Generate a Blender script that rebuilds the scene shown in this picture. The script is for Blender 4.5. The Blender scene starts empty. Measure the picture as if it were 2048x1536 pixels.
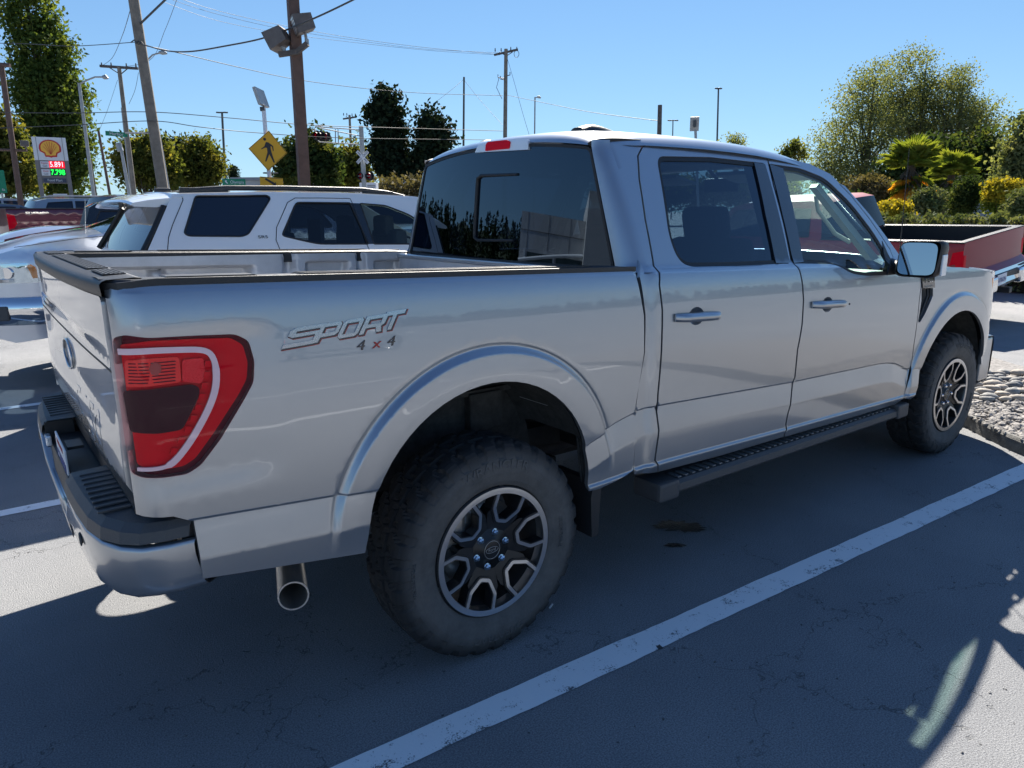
import bpy, bmesh, math, random
from math import pi, sin, cos, radians, sqrt, atan2, exp
from mathutils import Vector, Matrix
from mathutils.geometry import delaunay_2d_cdt
import numpy as np
random.seed(7); rng = np.random.default_rng(7)
scene = bpy.context.scene
COL = scene.collection
# ---------------- camera, sky, sun, exposure ----------------
CAM = Vector((-1.38590, -2.93518, 1.59807))
AZ, PITCH, ROLL, FPX = 0.927417514, 0.232627328, -0.00786864964, 1443.87813
FWD = Vector((cos(AZ)*cos(PITCH), sin(AZ)*cos(PITCH), -sin(PITCH)))
_r = Vector((sin(AZ), -cos(AZ), 0)); _u = _r.cross(FWD)
RT = cos(ROLL)*_r+sin(ROLL)*_u; UP = -sin(ROLL)*_r+cos(ROLL)*_u
cam_d = bpy.data.cameras.new('camera'); cam = bpy.data.objects.new('camera', cam_d); COL.objects.link(cam)
cam.matrix_world = Matrix(((RT.x, UP.x, -FWD.x, CAM.x), (RT.y, UP.y, -FWD.y, CAM.y), (RT.z, UP.z, -FWD.z, CAM.z), (0, 0, 0, 1)))
cam_d.sensor_width = 36; cam_d.sensor_fit = 'HORIZONTAL'; cam_d.lens = 36*FPX/2048
cam_d.clip_start = .05; cam_d.clip_end = 5000
scene.camera = cam
SUN_AZ = atan2(.83, .87); SUN_EL = atan2(1, sqrt(.83**2+.87**2))
SUNDIR = Vector((.87, .83, 1)).normalized()
world = bpy.data.worlds.new('World'); scene.world = world; world.use_nodes = True
wn = world.node_tree; bg = wn.nodes['Background']
sky = wn.nodes.new('ShaderNodeTexSky'); sky.sky_type = 'NISHITA'; sky.sun_disc = False
sky.sun_elevation = SUN_EL; sky.sun_rotation = pi/2-SUN_AZ
sky.altitude = 0; sky.air_density = 1.0; sky.dust_density = 0.0; sky.ozone_density = 3.5

_a = wn.nodes.new('ShaderNodeVectorMath'); _a.operation = 'MULTIPLY'; _a.inputs[1].default_value = (.96, 1.18, 1.52)
_b = wn.nodes.new('ShaderNodeVectorMath'); _b.operation = 'MULTIPLY_ADD'; _b.inputs[1].default_value = (.10, .075, .08); _b.inputs[2].default_value = (1, 1, 1)
_c = wn.nodes.new('ShaderNodeVectorMath'); _c.operation = 'DIVIDE'
wn.links.new(sky.outputs[0], _a.inputs[0]); wn.links.new(sky.outputs[0], _b.inputs[0]); wn.links.new(_a.outputs[0], _c.inputs[0]); wn.links.new(_b.outputs[0], _c.inputs[1]); wn.links.new(_c.outputs[0], bg.inputs[0]); bg.inputs[1].default_value = 0.049
sd = bpy.data.lights.new('sun', 'SUN'); sun = bpy.data.objects.new('sun', sd); COL.objects.link(sun)
sd.energy = 5; sd.angle = radians(.53); sd.color = (1, .93, .83)
sun.rotation_euler = SUNDIR.to_track_quat('Z', 'Y').to_euler()
scene.view_settings.view_transform = 'Standard'; scene.view_settings.look = 'None'
scene.view_settings.exposure = 1.38; scene.view_settings.gamma = 1
# ---------------- helpers ----------------
def ray(px, py): return FWD*FPX+RT*(px-1024)-UP*(py-768)
HF = Vector((cos(AZ), sin(AZ), 0))
def at(px, py, D):                      # point seen at a pixel, D metres ahead of the viewpoint
    d = ray(px, py); return CAM+d*(D/d.dot(HF))
def on(px, py, axis, val):
    d = ray(px, py); return CAM+d*((val-CAM[axis])/d[axis])
def gnd(px, D, z=0.0):
    h = at(px, 430, D); return Vector((h.x, h.y, z))
def tag(o, label=None, cat=None, group=None, kind=None):
    if label: o['label'] = label
    if cat: o['category'] = cat
    if group: o['group'] = group
    if kind: o['kind'] = kind
    return o
def empty(name, loc=(0, 0, 0), rz=0, label=None, cat=None, group=None):
    o = bpy.data.objects.new(name, None); COL.objects.link(o); o.location = loc; o.rotation_euler = (0, 0, rz)
    o.empty_display_size = .2
    return tag(o, label, cat, group)
def mesh_obj(name, V, F, mat, parent=None, smooth=False, normals=None, label=None, mats=None, midx=None):
    me = bpy.data.meshes.new(name); me.from_pydata([tuple(v) for v in V], [], F)
    for m in (mats or [mat]): me.materials.append(m)
    if midx is not None: me.polygons.foreach_set('material_index', midx)
    if smooth: me.polygons.foreach_set('use_smooth', [True]*len(F))
    if normals is not None: me.normals_split_custom_set(normals)
    me.update()
    o = bpy.data.objects.new(name, me); COL.objects.link(o)
    if parent: o.parent = parent
    if label: o['label'] = label
    return o
class MB:                                # collects simple shapes into one mesh
    def __init__(s): s.V = []; s.F = []; s.S = []
    def add(s, V, F, smooth=False):
        n = len(s.V); s.V += [Vector(v) for v in V]; s.F += [[i+n for i in f] for f in F]; s.S += [smooth]*len(F); return s
    def box(s, c, d, M=None, bev=0.0):
        x, y, z = d[0]/2, d[1]/2, d[2]/2
        if bev <= 0:
            V = [Vector((sx*x, sy*y, sz*z)) for sx in (-1, 1) for sy in (-1, 1) for sz in (-1, 1)]
            F = [(0, 1, 3, 2), (4, 6, 7, 5), (0, 4, 5, 1), (2, 3, 7, 6), (0, 2, 6, 4), (1, 5, 7, 3)]
        else:
            b = min(bev, x*.9, y*.9, z*.9); bm = bmesh.new(); bmesh.ops.create_cube(bm, size=1)
            bmesh.ops.scale(bm, vec=d, verts=bm.verts); bmesh.ops.bevel(bm, geom=bm.edges[:], offset=b, segments=2, affect='EDGES', profile=.6)
            bm.verts.index_update(); V = [v.co.copy() for v in bm.verts]; F = [[v.index for v in f.verts] for f in bm.faces]; bm.free()
        c = Vector(c)
        V = [(M @ v if M else v)+c for v in V]
        return s.add(V, F)
    def tube(s, pts, r, n=10, cap=True, smooth=True):
        pts = [Vector(p) for p in pts]; m = len(pts); V = []; F = []
        rs = r if isinstance(r, (list, tuple)) else [r]*m
        t0 = (pts[1]-pts[0]).normalized(); a = t0.orthogonal().normalized()
        for i, p in enumerate(pts):
            t = (pts[min(i+1, m-1)]-pts[max(i-1, 0)]).normalized()
            a = (a-t*a.dot(t)).normalized(); b = t.cross(a)
            V += [p+(a*cos(2*pi*k/n)+b*sin(2*pi*k/n))*rs[i] for k in range(n)]
        for i in range(m-1):
            for k in range(n):
                F.append((i*n+k, i*n+(k+1) % n, (i+1)*n+(k+1) % n, (i+1)*n+k))
        s.add(V, F, smooth)
        if cap: 
            s.add([V[k] for k in range(n)][::-1], [list(range(n))]); s.add(V[-n:], [list(range(n))])
        return s
    def prism(s, poly, fn, t0, t1):      # poly 2D, fn(u,v,t)->3D
        n = len(poly); V = [fn(u, v, t0) for u, v in poly]+[fn(u, v, t1) for u, v in poly]
        F = [list(range(n))[::-1], [n+i for i in range(n)]]+[(i, (i+1) % n, n+(i+1) % n, n+i) for i in range(n)]
        return s.add(V, F)
    def grid(s, rows, smooth=True, closed=False):
        m = len(rows[0]); V = [p for r_ in rows for p in r_]; F = []
        for i in range(len(rows)-1):
            for k in range(m if closed else m-1): F.append((i*m+k, i*m+(k+1) % m, (i+1)*m+(k+1) % m, (i+1)*m+k))
        return s.add(V, F, smooth)
    def build(s, name, mat, parent=None, label=None):
        o = mesh_obj(name, s.V, s.F, mat, parent, label=label)
        o.data.polygons.foreach_set('use_smooth', s.S); return o
def fix_normals(o):
    bm = bmesh.new(); bm.from_mesh(o.data); bmesh.ops.recalc_face_normals(bm, faces=bm.faces); bm.to_mesh(o.data); bm.free(); return o
def sstep(a, b, x):
    t = max(0., min(1., (x-a)/(b-a))); return t*t*(3-2*t)
def lerp(a, b, t): return a+(b-a)*t
def interp(x, xs, ys):
    if x <= xs[0]: return ys[0]
    for i in range(1, len(xs)):
        if x <= xs[i]: return ys[i-1]+(ys[i]-ys[i-1])*(x-xs[i-1])/(xs[i]-xs[i-1])
    return ys[-1]
def sinterp(x, xs, ys):                  # smooth (Catmull-Rom) interpolation
    if x <= xs[0]: return ys[0]
    if x >= xs[-1]: return ys[-1]
    for i in range(1, len(xs)):
        if x <= xs[i]: break
    h = xs[i]-xs[i-1]; t = (x-xs[i-1])/h
    m0 = (ys[i]-ys[i-2])/(xs[i]-xs[i-2])*h if i > 1 else ys[i]-ys[i-1]
    m1 = (ys[i+1]-ys[i-1])/(xs[i+1]-xs[i-1])*h if i < len(xs)-1 else ys[i]-ys[i-1]
    return (2*t**3-3*t*t+1)*ys[i-1]+(t**3-2*t*t+t)*m0+(3*t*t-2*t**3)*ys[i]+(t**3-t*t)*m1
def rounded(poly, r, n=5, closed=True):
    out = []; N = len(poly)
    for i, p in enumerate(poly):
        ri = r[i] if isinstance(r, (list, tuple)) else r
        if ri <= 0 or (not closed and i in (0, N-1)): out.append(tuple(p)); continue
        P = Vector(p[:2]); A = Vector(poly[i-1][:2]); B = Vector(poly[(i+1) % N][:2])
        da = min(ri, (A-P).length*.49); db = min(ri, (B-P).length*.49)
        a = P+(A-P).normalized()*da; b = P+(B-P).normalized()*db
        for k in range(n+1):
            t = k/n; q = a*(1-t)**2+P*2*t*(1-t)+b*t*t; out.append((q.x, q.y))
    return out
def densify(poly, step, closed=True):
    out = []; N = len(poly)
    for i in range(N if closed else N-1):
        a = Vector(poly[i][:2]); b = Vector(poly[(i+1) % N][:2]); k = max(1, int(math.ceil((b-a).length/step)))
        out += [tuple(a.lerp(b, j/k)) for j in range(k)]
    if not closed: out.append(tuple(poly[-1][:2]))
    return out
def inside(poly, x, y):
    c = False; j = len(poly)-1
    for i in range(len(poly)):
        xi, yi = poly[i]; xj, yj = poly[j]
        if (yi > y) != (yj > y) and x < (xj-xi)*(y-yi)/(yj-yi)+xi: c = not c
        j = i
    return c
def patch(name, outline, P, mat, parent=None, holes=(), step=.03, lines=(), skirt=.015, flip=False, label=None, hole_skirt=True, off=0.0, grid=True):
    """a curved sheet: the region inside the outline (u,v), mapped by P(u,v) into space, with its edges turned in"""
    loops = [densify(outline, step)]+[densify(h, step) for h in holes]
    pts = []; edges = []
    for L in loops:
        n0 = len(pts); pts += L; edges += [(n0+i, n0+(i+1) % len(L)) for i in range(len(L))]
    us = [p[0] for p in loops[0]]; vs = [p[1] for p in loops[0]]
    def ok(x, y): return inside(loops[0], x, y) and not any(inside(h, x, y) for h in loops[1:])
    allp = np.array(pts)
    if grid:
        nu = max(1, int((max(us)-min(us))/step)); nv = max(1, int((max(vs)-min(vs))/step))
        for i in range(nu+1):
            for j in range(nv+1):
                x = min(us)+(i+.5)*(max(us)-min(us))/(nu+1); y = min(vs)+(j+.5*(i % 2))*(max(vs)-min(vs))/(nv+1)
                if ok(x, y) and np.min((allp[:, 0]-x)**2+(allp[:, 1]-y)**2) > (step*.45)**2: pts.append((x, y))
    for L in lines:
        prev = None
        for q in densify(L, step*.7, False):
            if ok(*q) and np.min((allp[:, 0]-q[0])**2+(allp[:, 1]-q[1])**2) > 9e-6:
                pts.append(q)
                if prev is not None: edges.append((prev, len(pts)-1))
                prev = len(pts)-1
            else: prev = None
    vo, eo, fo, ov, oe, of = delaunay_2d_cdt([Vector(p) for p in pts], edges, [], 0, 1e-6)
    tris = [f for f in fo if ok(sum(vo[i].x for i in f)/len(f), sum(vo[i].y for i in f)/len(f))]
    used = sorted({i for f in tris for i in f}); idx = {k: n for n, k in enumerate(used)}
    V = []; N = []; h = .0015
    for k in used:
        u, v = vo[k].x, vo[k].y; p = Vector(P(u, v))
        du = Vector(P(u+h, v))-Vector(P(u-h, v)); dv = Vector(P(u, v+h))-Vector(P(u, v-h)); n = du.cross(dv).normalized()
        if flip: n = -n
        V.append(p+n*off); N.append(n)
    F = []; cnt = {}
    for f in tris:
        f = [idx[i] for i in f]
        fn = (V[f[1]]-V[f[0]]).cross(V[f[2]]-V[f[0]])
        if fn.dot(N[f[0]]) < 0: f = f[::-1]
        F.append(f)
        for a, b in zip(f, f[1:]+f[:1]): cnt[(a, b)] = 1
    loopn = [N[i] for f in F for i in f]
    if skirt:
        dup = {}
        for (a, b) in list(cnt):
            if (b, a) in cnt: continue
            for q in (a, b):
                if q not in dup: dup[q] = len(V); V.append(V[q]-N[q]*skirt)
            f = [b, a, dup[a], dup[b]]; F.append(f)
            fn = (V[f[1]]-V[f[0]]).cross(V[f[2]]-V[f[0]]); fn = fn.normalized() if fn.length > 1e-12 else N[a]
            loopn += [fn]*4
    return mesh_obj(name, V, F, mat, parent, True, [tuple(n) for n in loopn], label)
def inv(P, px, py, u0, v0):              # surface parameters seen at a pixel
    u, v = u0, v0; h = 1e-4
    def pr(u, v):
        d = Vector(P(u, v))-CAM; z = d.dot(FWD); return 1024+FPX*d.dot(RT)/z-px, 768-FPX*d.dot(UP)/z-py
    for _ in range(30):
        a, b = pr(u, v); au, bu = pr(u+h, v); av, bv = pr(u, v+h)
        J = ((au-a)/h, (av-a)/h, (bu-b)/h, (bv-b)/h); D = J[0]*J[3]-J[1]*J[2]
        if abs(D) < 1e-6: break
        du = -(J[3]*a-J[1]*b)/D; dv = -(-J[2]*a+J[0]*b)/D; m = max(abs(du), abs(dv), .15)/.15
        u += du/m; v += dv/m
        if abs(du)+abs(dv) < 1e-6: break
    return (u, v)
def invs(P, pix, u0=0, v0=1.0):
    out = []
    for q in pix:
        r_ = inv(P, q[0], q[1], u0, v0); out.append(r_); u0, v0 = r_
    return out
# ---------------- materials ----------------
def M_(name, col, rough=.5, metal=0., coat=0., spec=.5, emit=None, es=0., bump=0., bscale=50., var=0., vscale=8., croughness=.03, trans=0.):
    m = bpy.data.materials.new(name); m.use_nodes = True; nt = m.node_tree; b = nt.nodes['Principled BSDF']
    b.inputs['Base Color'].default_value = (*col, 1); b.inputs['Roughness'].default_value = rough; b.inputs['Metallic'].default_value = metal
    b.inputs['Coat Weight'].default_value = coat; b.inputs['Coat Roughness'].default_value = croughness; b.inputs['Specular IOR Level'].default_value = spec
    if emit: b.inputs['Emission Color'].default_value = (*emit, 1); b.inputs['Emission Strength'].default_value = es
    if trans: b.inputs['Transmission Weight'].default_value = trans
    if bump or var:
        tc = nt.nodes.new('ShaderNodeTexCoord')
    if bump:
        nz = nt.nodes.new('ShaderNodeTexNoise'); nz.inputs['Scale'].default_value = bscale; nz.inputs['Detail'].default_value = 3
        nt.links.new(tc.outputs['Object'], nz.inputs['Vector']); bp = nt.nodes.new('ShaderNodeBump'); bp.inputs['Strength'].default_value = bump; bp.inputs['Distance'].default_value = .01
        nt.links.new(nz.outputs[0], bp.inputs['Height']); nt.links.new(bp.outputs[0], b.inputs['Normal'])
    if var:
        n2 = nt.nodes.new('ShaderNodeTexNoise'); n2.inputs['Scale'].default_value = vscale; n2.inputs['Detail'].default_value = 6; n2.inputs['Roughness'].default_value = .65
        nt.links.new(tc.outputs['Object'], n2.inputs['Vector'])
        r_ = nt.nodes.new('ShaderNodeValToRGB'); r_.color_ramp.elements[0].position = .3; r_.color_ramp.elements[1].position = .72
        r_.color_ramp.elements[0].color = (*[c*(1-var) for c in col], 1); r_.color_ramp.elements[1].color = (*[min(1, c*(1+var)) for c in col], 1)
        nt.links.new(n2.outputs[0], r_.inputs[0]); nt.links.new(r_.outputs[0], b.inputs['Base Color'])
    return m
def glass(name, tint, ior=1.6, gl=(1, 1, 1)):
    m = bpy.data.materials.new(name); m.use_nodes = True; nt = m.node_tree; nt.nodes.remove(nt.nodes['Principled BSDF'])
    t = nt.nodes.new('ShaderNodeBsdfTransparent'); t.inputs[0].default_value = (*tint, 1)
    g = nt.nodes.new('ShaderNodeBsdfGlossy'); g.inputs['Roughness'].default_value = .0; g.inputs[0].default_value = (*gl, 1)
    f = nt.nodes.new('ShaderNodeFresnel'); f.inputs[0].default_value = ior; mx = nt.nodes.new('ShaderNodeMixShader')
    ge = nt.nodes.new('ShaderNodeNewGeometry'); mu = nt.nodes.new('ShaderNodeMath'); mu.operation = 'MULTIPLY'; sb = nt.nodes.new('ShaderNodeMath'); sb.operation = 'SUBTRACT'; sb.inputs[0].default_value = 1
    nt.links.new(ge.outputs['Backfacing'], sb.inputs[1]); nt.links.new(f.outputs[0], mu.inputs[0]); nt.links.new(sb.outputs[0], mu.inputs[1])
    nt.links.new(mu.outputs[0], mx.inputs[0]); nt.links.new(t.outputs[0], mx.inputs[1]); nt.links.new(g.outputs[0], mx.inputs[2])
    nt.links.new(mx.outputs[0], nt.nodes['Material Output'].inputs[0]); return m
def paint(name, col, metal=.0, rough=.35, flake=True, coat=1., dirt=.12):
    m = M_(name, col, rough, metal, coat, croughness=.02); m.node_tree.nodes['Principled BSDF'].inputs['Coat IOR'].default_value = 1.65 if metal > .5 else 1.5; nt = m.node_tree; b = nt.nodes['Principled BSDF']
    tc = nt.nodes.new('ShaderNodeTexCoord'); nz = nt.nodes.new('ShaderNodeTexNoise'); nz.inputs['Scale'].default_value = 3.5; nz.inputs['Detail'].default_value = 8; nz.inputs['Roughness'].default_value = .7
    nt.links.new(tc.outputs['Object'], nz.inputs['Vector'])
    # road dust: stronger low down on the body, dulls the paint
    sx = nt.nodes.new('ShaderNodeSeparateXYZ'); nt.links.new(tc.outputs['Object'], sx.inputs[0])
    mr = nt.nodes.new('ShaderNodeMapRange'); mr.inputs['From Min'].default_value = 1.05; mr.inputs['From Max'].default_value = .45; mr.inputs['To Min'].default_value = .05; mr.inputs['To Max'].default_value = 1
    nt.links.new(sx.outputs['Z'], mr.inputs['Value'])
    mu = nt.nodes.new('ShaderNodeMath'); mu.operation = 'MULTIPLY'; nt.links.new(mr.outputs[0], mu.inputs[0]); nt.links.new(nz.outputs[0], mu.inputs[1])
    m2 = nt.nodes.new('ShaderNodeMath'); m2.operation = 'MULTIPLY'; m2.use_clamp = True; m2.inputs[1].default_value = dirt*4; nt.links.new(mu.outputs[0], m2.inputs[0])
    mix = nt.nodes.new('ShaderNodeMix'); mix.data_type = 'RGBA'; mix.inputs[6].default_value = (*col, 1); mix.inputs[7].default_value = (.23, .21, .19, 1)
    nt.links.new(m2.outputs[0], mix.inputs[0]); nt.links.new(mix.outputs[2], b.inputs['Base Color'])
    r2 = nt.nodes.new('ShaderNodeMapRange'); r2.inputs['To Min'].default_value = .015; r2.inputs['To Max'].default_value = .35; nt.links.new(m2.outputs[0], r2.inputs['Value'])
    nt.links.new(r2.outputs[0], b.inputs['Coat Roughness'])
    r3 = nt.nodes.new('ShaderNodeMapRange'); r3.inputs['To Min'].default_value = metal; r3.inputs['To Max'].default_value = metal*.4; nt.links.new(m2.outputs[0], r3.inputs['Value']); nt.links.new(r3.outputs[0], b.inputs['Metallic'])
    return m
SILVER = paint('silver_paint', (.375, .40, .435), .82, .32)
BLACKP = M_('black_plastic', (.018, .019, .021), .45, bump=.25, bscale=400)
GREYP = M_('dark_grey_plastic', (.06, .062, .066), .5, bump=.2, bscale=300)
RUBBER = M_('rubber', (.022, .022, .023), .75, bump=.15, bscale=120, var=.35, vscale=9)
def _tyre():
    m = M_('dusty_tyre_rubber', (.02, .02, .021), .8, bump=.2, bscale=110); nt = m.node_tree; b = nt.nodes['Principled BSDF']; N = nt.nodes.new; L = nt.links.new
    tc = N('ShaderNodeTexCoord'); vm = N('ShaderNodeVectorMath'); vm.operation = 'MULTIPLY'; vm.inputs[1].default_value = (1, 0, 1); L(tc.outputs['Object'], vm.inputs[0]); ln = N('ShaderNodeVectorMath'); ln.operation = 'LENGTH'; L(vm.outputs[0], ln.inputs[0])
    mr = N('ShaderNodeMapRange'); mr.inputs['From Min'].default_value = .385; mr.inputs['From Max'].default_value = .335; L(ln.outputs['Value'], mr.inputs['Value'])
    nz = N('ShaderNodeTexNoise'); nz.inputs['Scale'].default_value = 11; nz.inputs['Detail'].default_value = 8; nz.inputs['Roughness'].default_value = .7; L(tc.outputs['Object'], nz.inputs['Vector'])
    mu = N('ShaderNodeMath'); mu.operation = 'MULTIPLY'; L(mr.outputs[0], mu.inputs[0]); L(nz.outputs[0], mu.inputs[1]); mx = N('ShaderNodeMix'); mx.data_type = 'RGBA'; mx.inputs[6].default_value = (.018, .018, .019, 1); mx.inputs[7].default_value = (.17, .16, .15, 1); L(mu.outputs[0], mx.inputs[0]); L(mx.outputs[2], b.inputs['Base Color']); return m
TYRE = _tyre()
SEAL = M_('seal_rubber', (.012, .012, .013), .55)
GLOSSBLK = M_('gloss_black', (.008, .008, .009), .08, coat=1)
DARKMET = M_('dark_metal', (.03, .03, .032), .6, .3, var=.4, vscale=12)
CHROME = M_('chrome', (.75, .76, .78), .06, 1)
STEEL = M_('brushed_steel', (.58, .56, .53), .33, .8, bump=.05, bscale=90)
MACH = M_('machined_alloy', (.62, .63, .65), .3, 1, bump=.04, bscale=200)
REDLENS = M_('red_lens', (.70, .002, .018), .35, coat=.05, croughness=.01, spec=.05)
DKRED = M_('dark_red_lens', (.09, .002, .018), .2, coat=.1, spec=.05)
CLEARL = M_('clear_lens', (.75, .78, .82), .12, .35, coat=1, bump=.25, bscale=160)
GUIDE = M_('white_light_guide', (.72, .76, .82), .2, .1, coat=1, bump=.1, bscale=500)
TINT = glass('privacy_glass', (.085, .125, .18), 1.75, (.72, .86, 1.0))
CLEARG = glass('green_tint_glass', (.80, .95, .90), 1.5)
REARG = glass('dark_rear_glass', (.012, .018, .03), 1.85, (.62, .80, 1.0))
CLOTH = M_('charcoal_seat_cloth', (.035, .036, .04), .85, bump=.2, bscale=300)
DASH = M_('light_grey_dashboard', (.32, .34, .33), .6)
WHITEP = paint('white_paint', (.74, .75, .76), 0, .35, dirt=.05)
ORANGE = M_('amber_lens', (.75, .22, .03), .15, coat=1)
# ================= silver crew-cab pickup (main subject) =================
TR = empty('pickup_truck', (0, 0, 0), 0, 'large silver crew cab pickup with black bed rails, nearest vehicle', 'pickup truck')
_zu = ([.75, .90, 1.05, 1.15, 1.22, 1.267, 1.30, 1.34, 1.38, 1.40], [.985, .994, .9985, .9955, .991, .9873, .984, .979, .969, .958])
def zchar(u): return interp(u, [-1.3, -1.01, -.46, .40, .44, .50, .60, .69, .81, 1.79, 2.70, 2.83, 3.02, 3.4, 4.6], [.83, .809, .765, .715, .735, .755, .795, .812, .82, .776, .754, .74, .678, .65, .60])
def zcrease(u): return interp(u, [0, .83, 1.81, 3.0, 4], [.54, .572, .545, .52, .50])
def wbase(u, z):
    zr = z+.03*u; zc = zchar(u); d = zc-z; belt = 1.385
    if zr > belt:
        t = zr-belt
        if u > .76: return .966-.03*sstep(0, .03, t)-.385*t-.16*t*t
        return .966-.5*t
    w = sinterp(zr, *_zu)
    if d > 0:
        w = sinterp(zc+.03*u, *_zu)-.011*sstep(0, .007, d)+.016*min(1, d/.115)
        if d > .115: w -= .07*(d-.115)
        e = zcrease(u)-z
        if e > 0 and u > .40: w += .010*sstep(0, .012, e)
        if e > .018: w -= .45*(e-.018)
    return w
def wside(u, z):
    w = wbase(u, z)
    for cx, cz, R, hgt in ((-.02, .57, .59, .016), (3.63, .49, .60, .016)):
        d = sqrt((u-cx)**2+(z-cz)**2)
        if d < R+.05 and z > .45:
            g = exp(-((d-R-.004)/.009)**2)*(.007 if cx < 1 else .003)
            k = sstep(cz-.12, cz+.10, z)
            if cx < 1: k = sstep(cz+.0, cz+.22, z)
            w += k*(-g+hgt*(1-sstep(R-.022, R-.004, d))+.03*max(0, min(.06, R-.03-d)))
            w -= .10*max(0, .515-d)**1.2 if d < .515 else 0
    if .70 < u < .80: w -= .012*sstep(.80, .765, u)
    # soft dish behind the taillight
    if u < -.55 and .86 < z < 1.34:
        s_ = sstep(-.70, -.86, u)
        w -= .010*s_*sstep(1.33, 1.27, z)*sstep(.86, .94, z)
    if u > 2.95 and z < 1.25: w -= .012*sstep(.02, .0, abs(u-3.06))*sstep(1.1, 1.0, z)*0
    return w
RC = .085
def S(u, z):                                     # right body side; wraps round the rear and front corners
    w = wside(max(u, -1.04) if u < -1.04 else u, z)
    if u < -1.04:
        s = min((-1.04-u), RC*1.35); th = s/RC
        return Vector((-1.04-RC*sin(th), -(w-RC*(1-cos(th))), z))
    if u > 3.95:
        R = .62; th = min(1.35, (u-3.95)/R)
        return Vector((3.95+R*1.12*sin(th), -(w-R*.75*(1-cos(th))), z))
    return Vector((u, -w, z))
def mirror(o, parent=None):
    """the same panel on the other side of the vehicle"""
    me = o.data.copy(); n = len(me.vertices); co = np.empty(n*3); me.vertices.foreach_get('co', co); co = co.reshape(-1, 3); 
    ln = [tuple(c.vector) for c in me.corner_normals]; loops = [[me.loops[i].vertex_index for i in p.loop_indices] for p in me.polygons]
    li = [[i for i in p.loop_indices] for p in me.polygons]; co[:, 1] *= -1
    F = [l[::-1] for l in loops]; N = [(ln[i][0], -ln[i][1], ln[i][2]) for l in li for i in l[::-1]]
    sm = [p.use_smooth for p in me.polygons]; mi = [p.material_index for p in me.polygons]
    m2 = bpy.data.meshes.new(o.name); m2.from_pydata([tuple(c) for c in co], [], F)
    for m in me.materials: m2.materials.append(m)
    m2.polygons.foreach_set('use_smooth', sm); m2.polygons.foreach_set('material_index', mi)
    if all(sm): m2.normals_split_custom_set(N)
    m2.update(); q = bpy.data.objects.new(o.name.split('.')[0], m2); COL.objects.link(q); q.parent = parent or o.parent
    return q
def creaselines(u0, u1, step=.02):
    L = []
    us = [u0+(u1-u0)*i/int((u1-u0)/.1+1) for i in range(int((u1-u0)/.1+2))]
    for dz in (.004, -.001, -.008, -.016, -.108, -.122): L.append([(u, zchar(u)+dz) for u in us])
    for dz in (.003, -.006, -.014, -.022): L.append([(u, zcrease(u)+dz) for u in us])
    for dz in (.006, .0, -.006, .03, .015): L.append([(u, 1.385-.03*u+dz) for u in us])
    return L
def flarelines(cx, cz, R):
    return [[(cx+r*cos(a*pi/48), cz+r*sin(a*pi/48)) for a in range(-6, 55)] for r in (R+.02, R+.01, R+.002, R-.006, R-.014, R-.022, R-.03, R-.05, R-.09)]
def arch_pts(cx, cz, r, a0, a1, n=28): return [(cx+r*cos(radians(a0+(a1-a0)*k/n)), cz+r*sin(radians(a0+(a1-a0)*k/n))) for k in range(n+1)]
# taillight outline (inboard edge wraps to the tailgate gap)
TLo = invs(S, [(224, 790)], -1.15, 1.15)
TL_OUT = [(-1.135, 1.305), (-1.10, 1.315)]+invs(S, [(300, 676), (390, 671), (470, 668), (497, 681), (509, 722), (507, 765), (488, 800), (440, 880), (402, 930), (375, 948), (330, 955), (285, 955)], -1.0, 1.3)+[(-1.135, .955), (-1.14, 1.0), (-1.14, 1.25)]
TL_IN = rounded(TL_OUT, .012, 3)
# --- bed side
top = [(u, 1.397-.0325*(u+.0)) for u in (-1.14, -.5, .1, .70)]
fe = [(.705, 1.35), (.735, 1.20), (.735, 1.05), (.715, .92), (.700, .812), (.692, .70), (.695, .565)]
bot = [(.505, .530), (.445, .535)]
arch_r = arch_pts(-.025, .575, .470, 4, 176)
rear = [(-.505, .56), (-.985, .632), (-.99, .80), (-1.04, .83), (-1.14, .84)]
bed_out = top+fe+bot+arch_r+rear
bs = patch('bed_side', bed_out, S, SILVER, TR, holes=[TL_IN], step=.028, lines=creaselines(-1.1, .68)+flarelines(-.02, .57, .59), skirt=.02)
mirror(bs)
# --- doors, fender, cab side (pixel outlines read back on to the body surface)
REARGAP = [(1562, 322)]
d12 = invs(S, [(1590, 530), (1605, 570), (1607, 600), (1604, 650), (1595, 700), (1585, 765), (1575, 830), (1569, 868)], 1.8, 1.3)
up12 = invs(S, [(1533, 311), (1547, 370), (1568, 450)], 1.85, 1.8)
gap12 = up12+d12
cabdoor = invs(S, [(1285, 294), (1276, 312), (1279, 360), (1291, 440), (1306, 520), (1319, 570), (1325, 620), (1324, 680), (1316, 790), (1318, 860), (1310, 920)], .95, 1.85)
doortop = invs(S, [(1300, 288), (1400, 296), (1480, 305)], 1.0, 1.86)
fdoor_top = invs(S, [(1537, 311), (1620, 330), (1660, 350), (1700, 390), (1740, 440), (1780, 500), (1805, 540)], 1.9, 1.86)
fgap = invs(S, [(1843, 556), (1838, 600), (1834, 640), (1827, 690), (1818, 740), (1812, 775)], 3.05, 1.2)
rockR = [(.86, .517), (1.3, .497), (1.79, .49)]; rockF = [(1.80, .489), (2.4, .475), (2.93, .47), (3.0, .50)]
rd_out = doortop+[(p[0]-.006, p[1]) for p in gap12]+[(1.79, .492)]+rockR[:-1][::-1]+[(p[0]+.004, p[1]) for p in cabdoor[::-1]]
win_r = rounded(invs(S, [(1312, 312), (1420, 314), (1528, 326), (1556, 430), (1579, 527), (1470, 532), (1378, 534), (1353, 515), (1337, 470)], 1.0, 1.8), [.05, 0, .012, 0, .01, 0, .05, .05, .05], 5)
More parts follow.
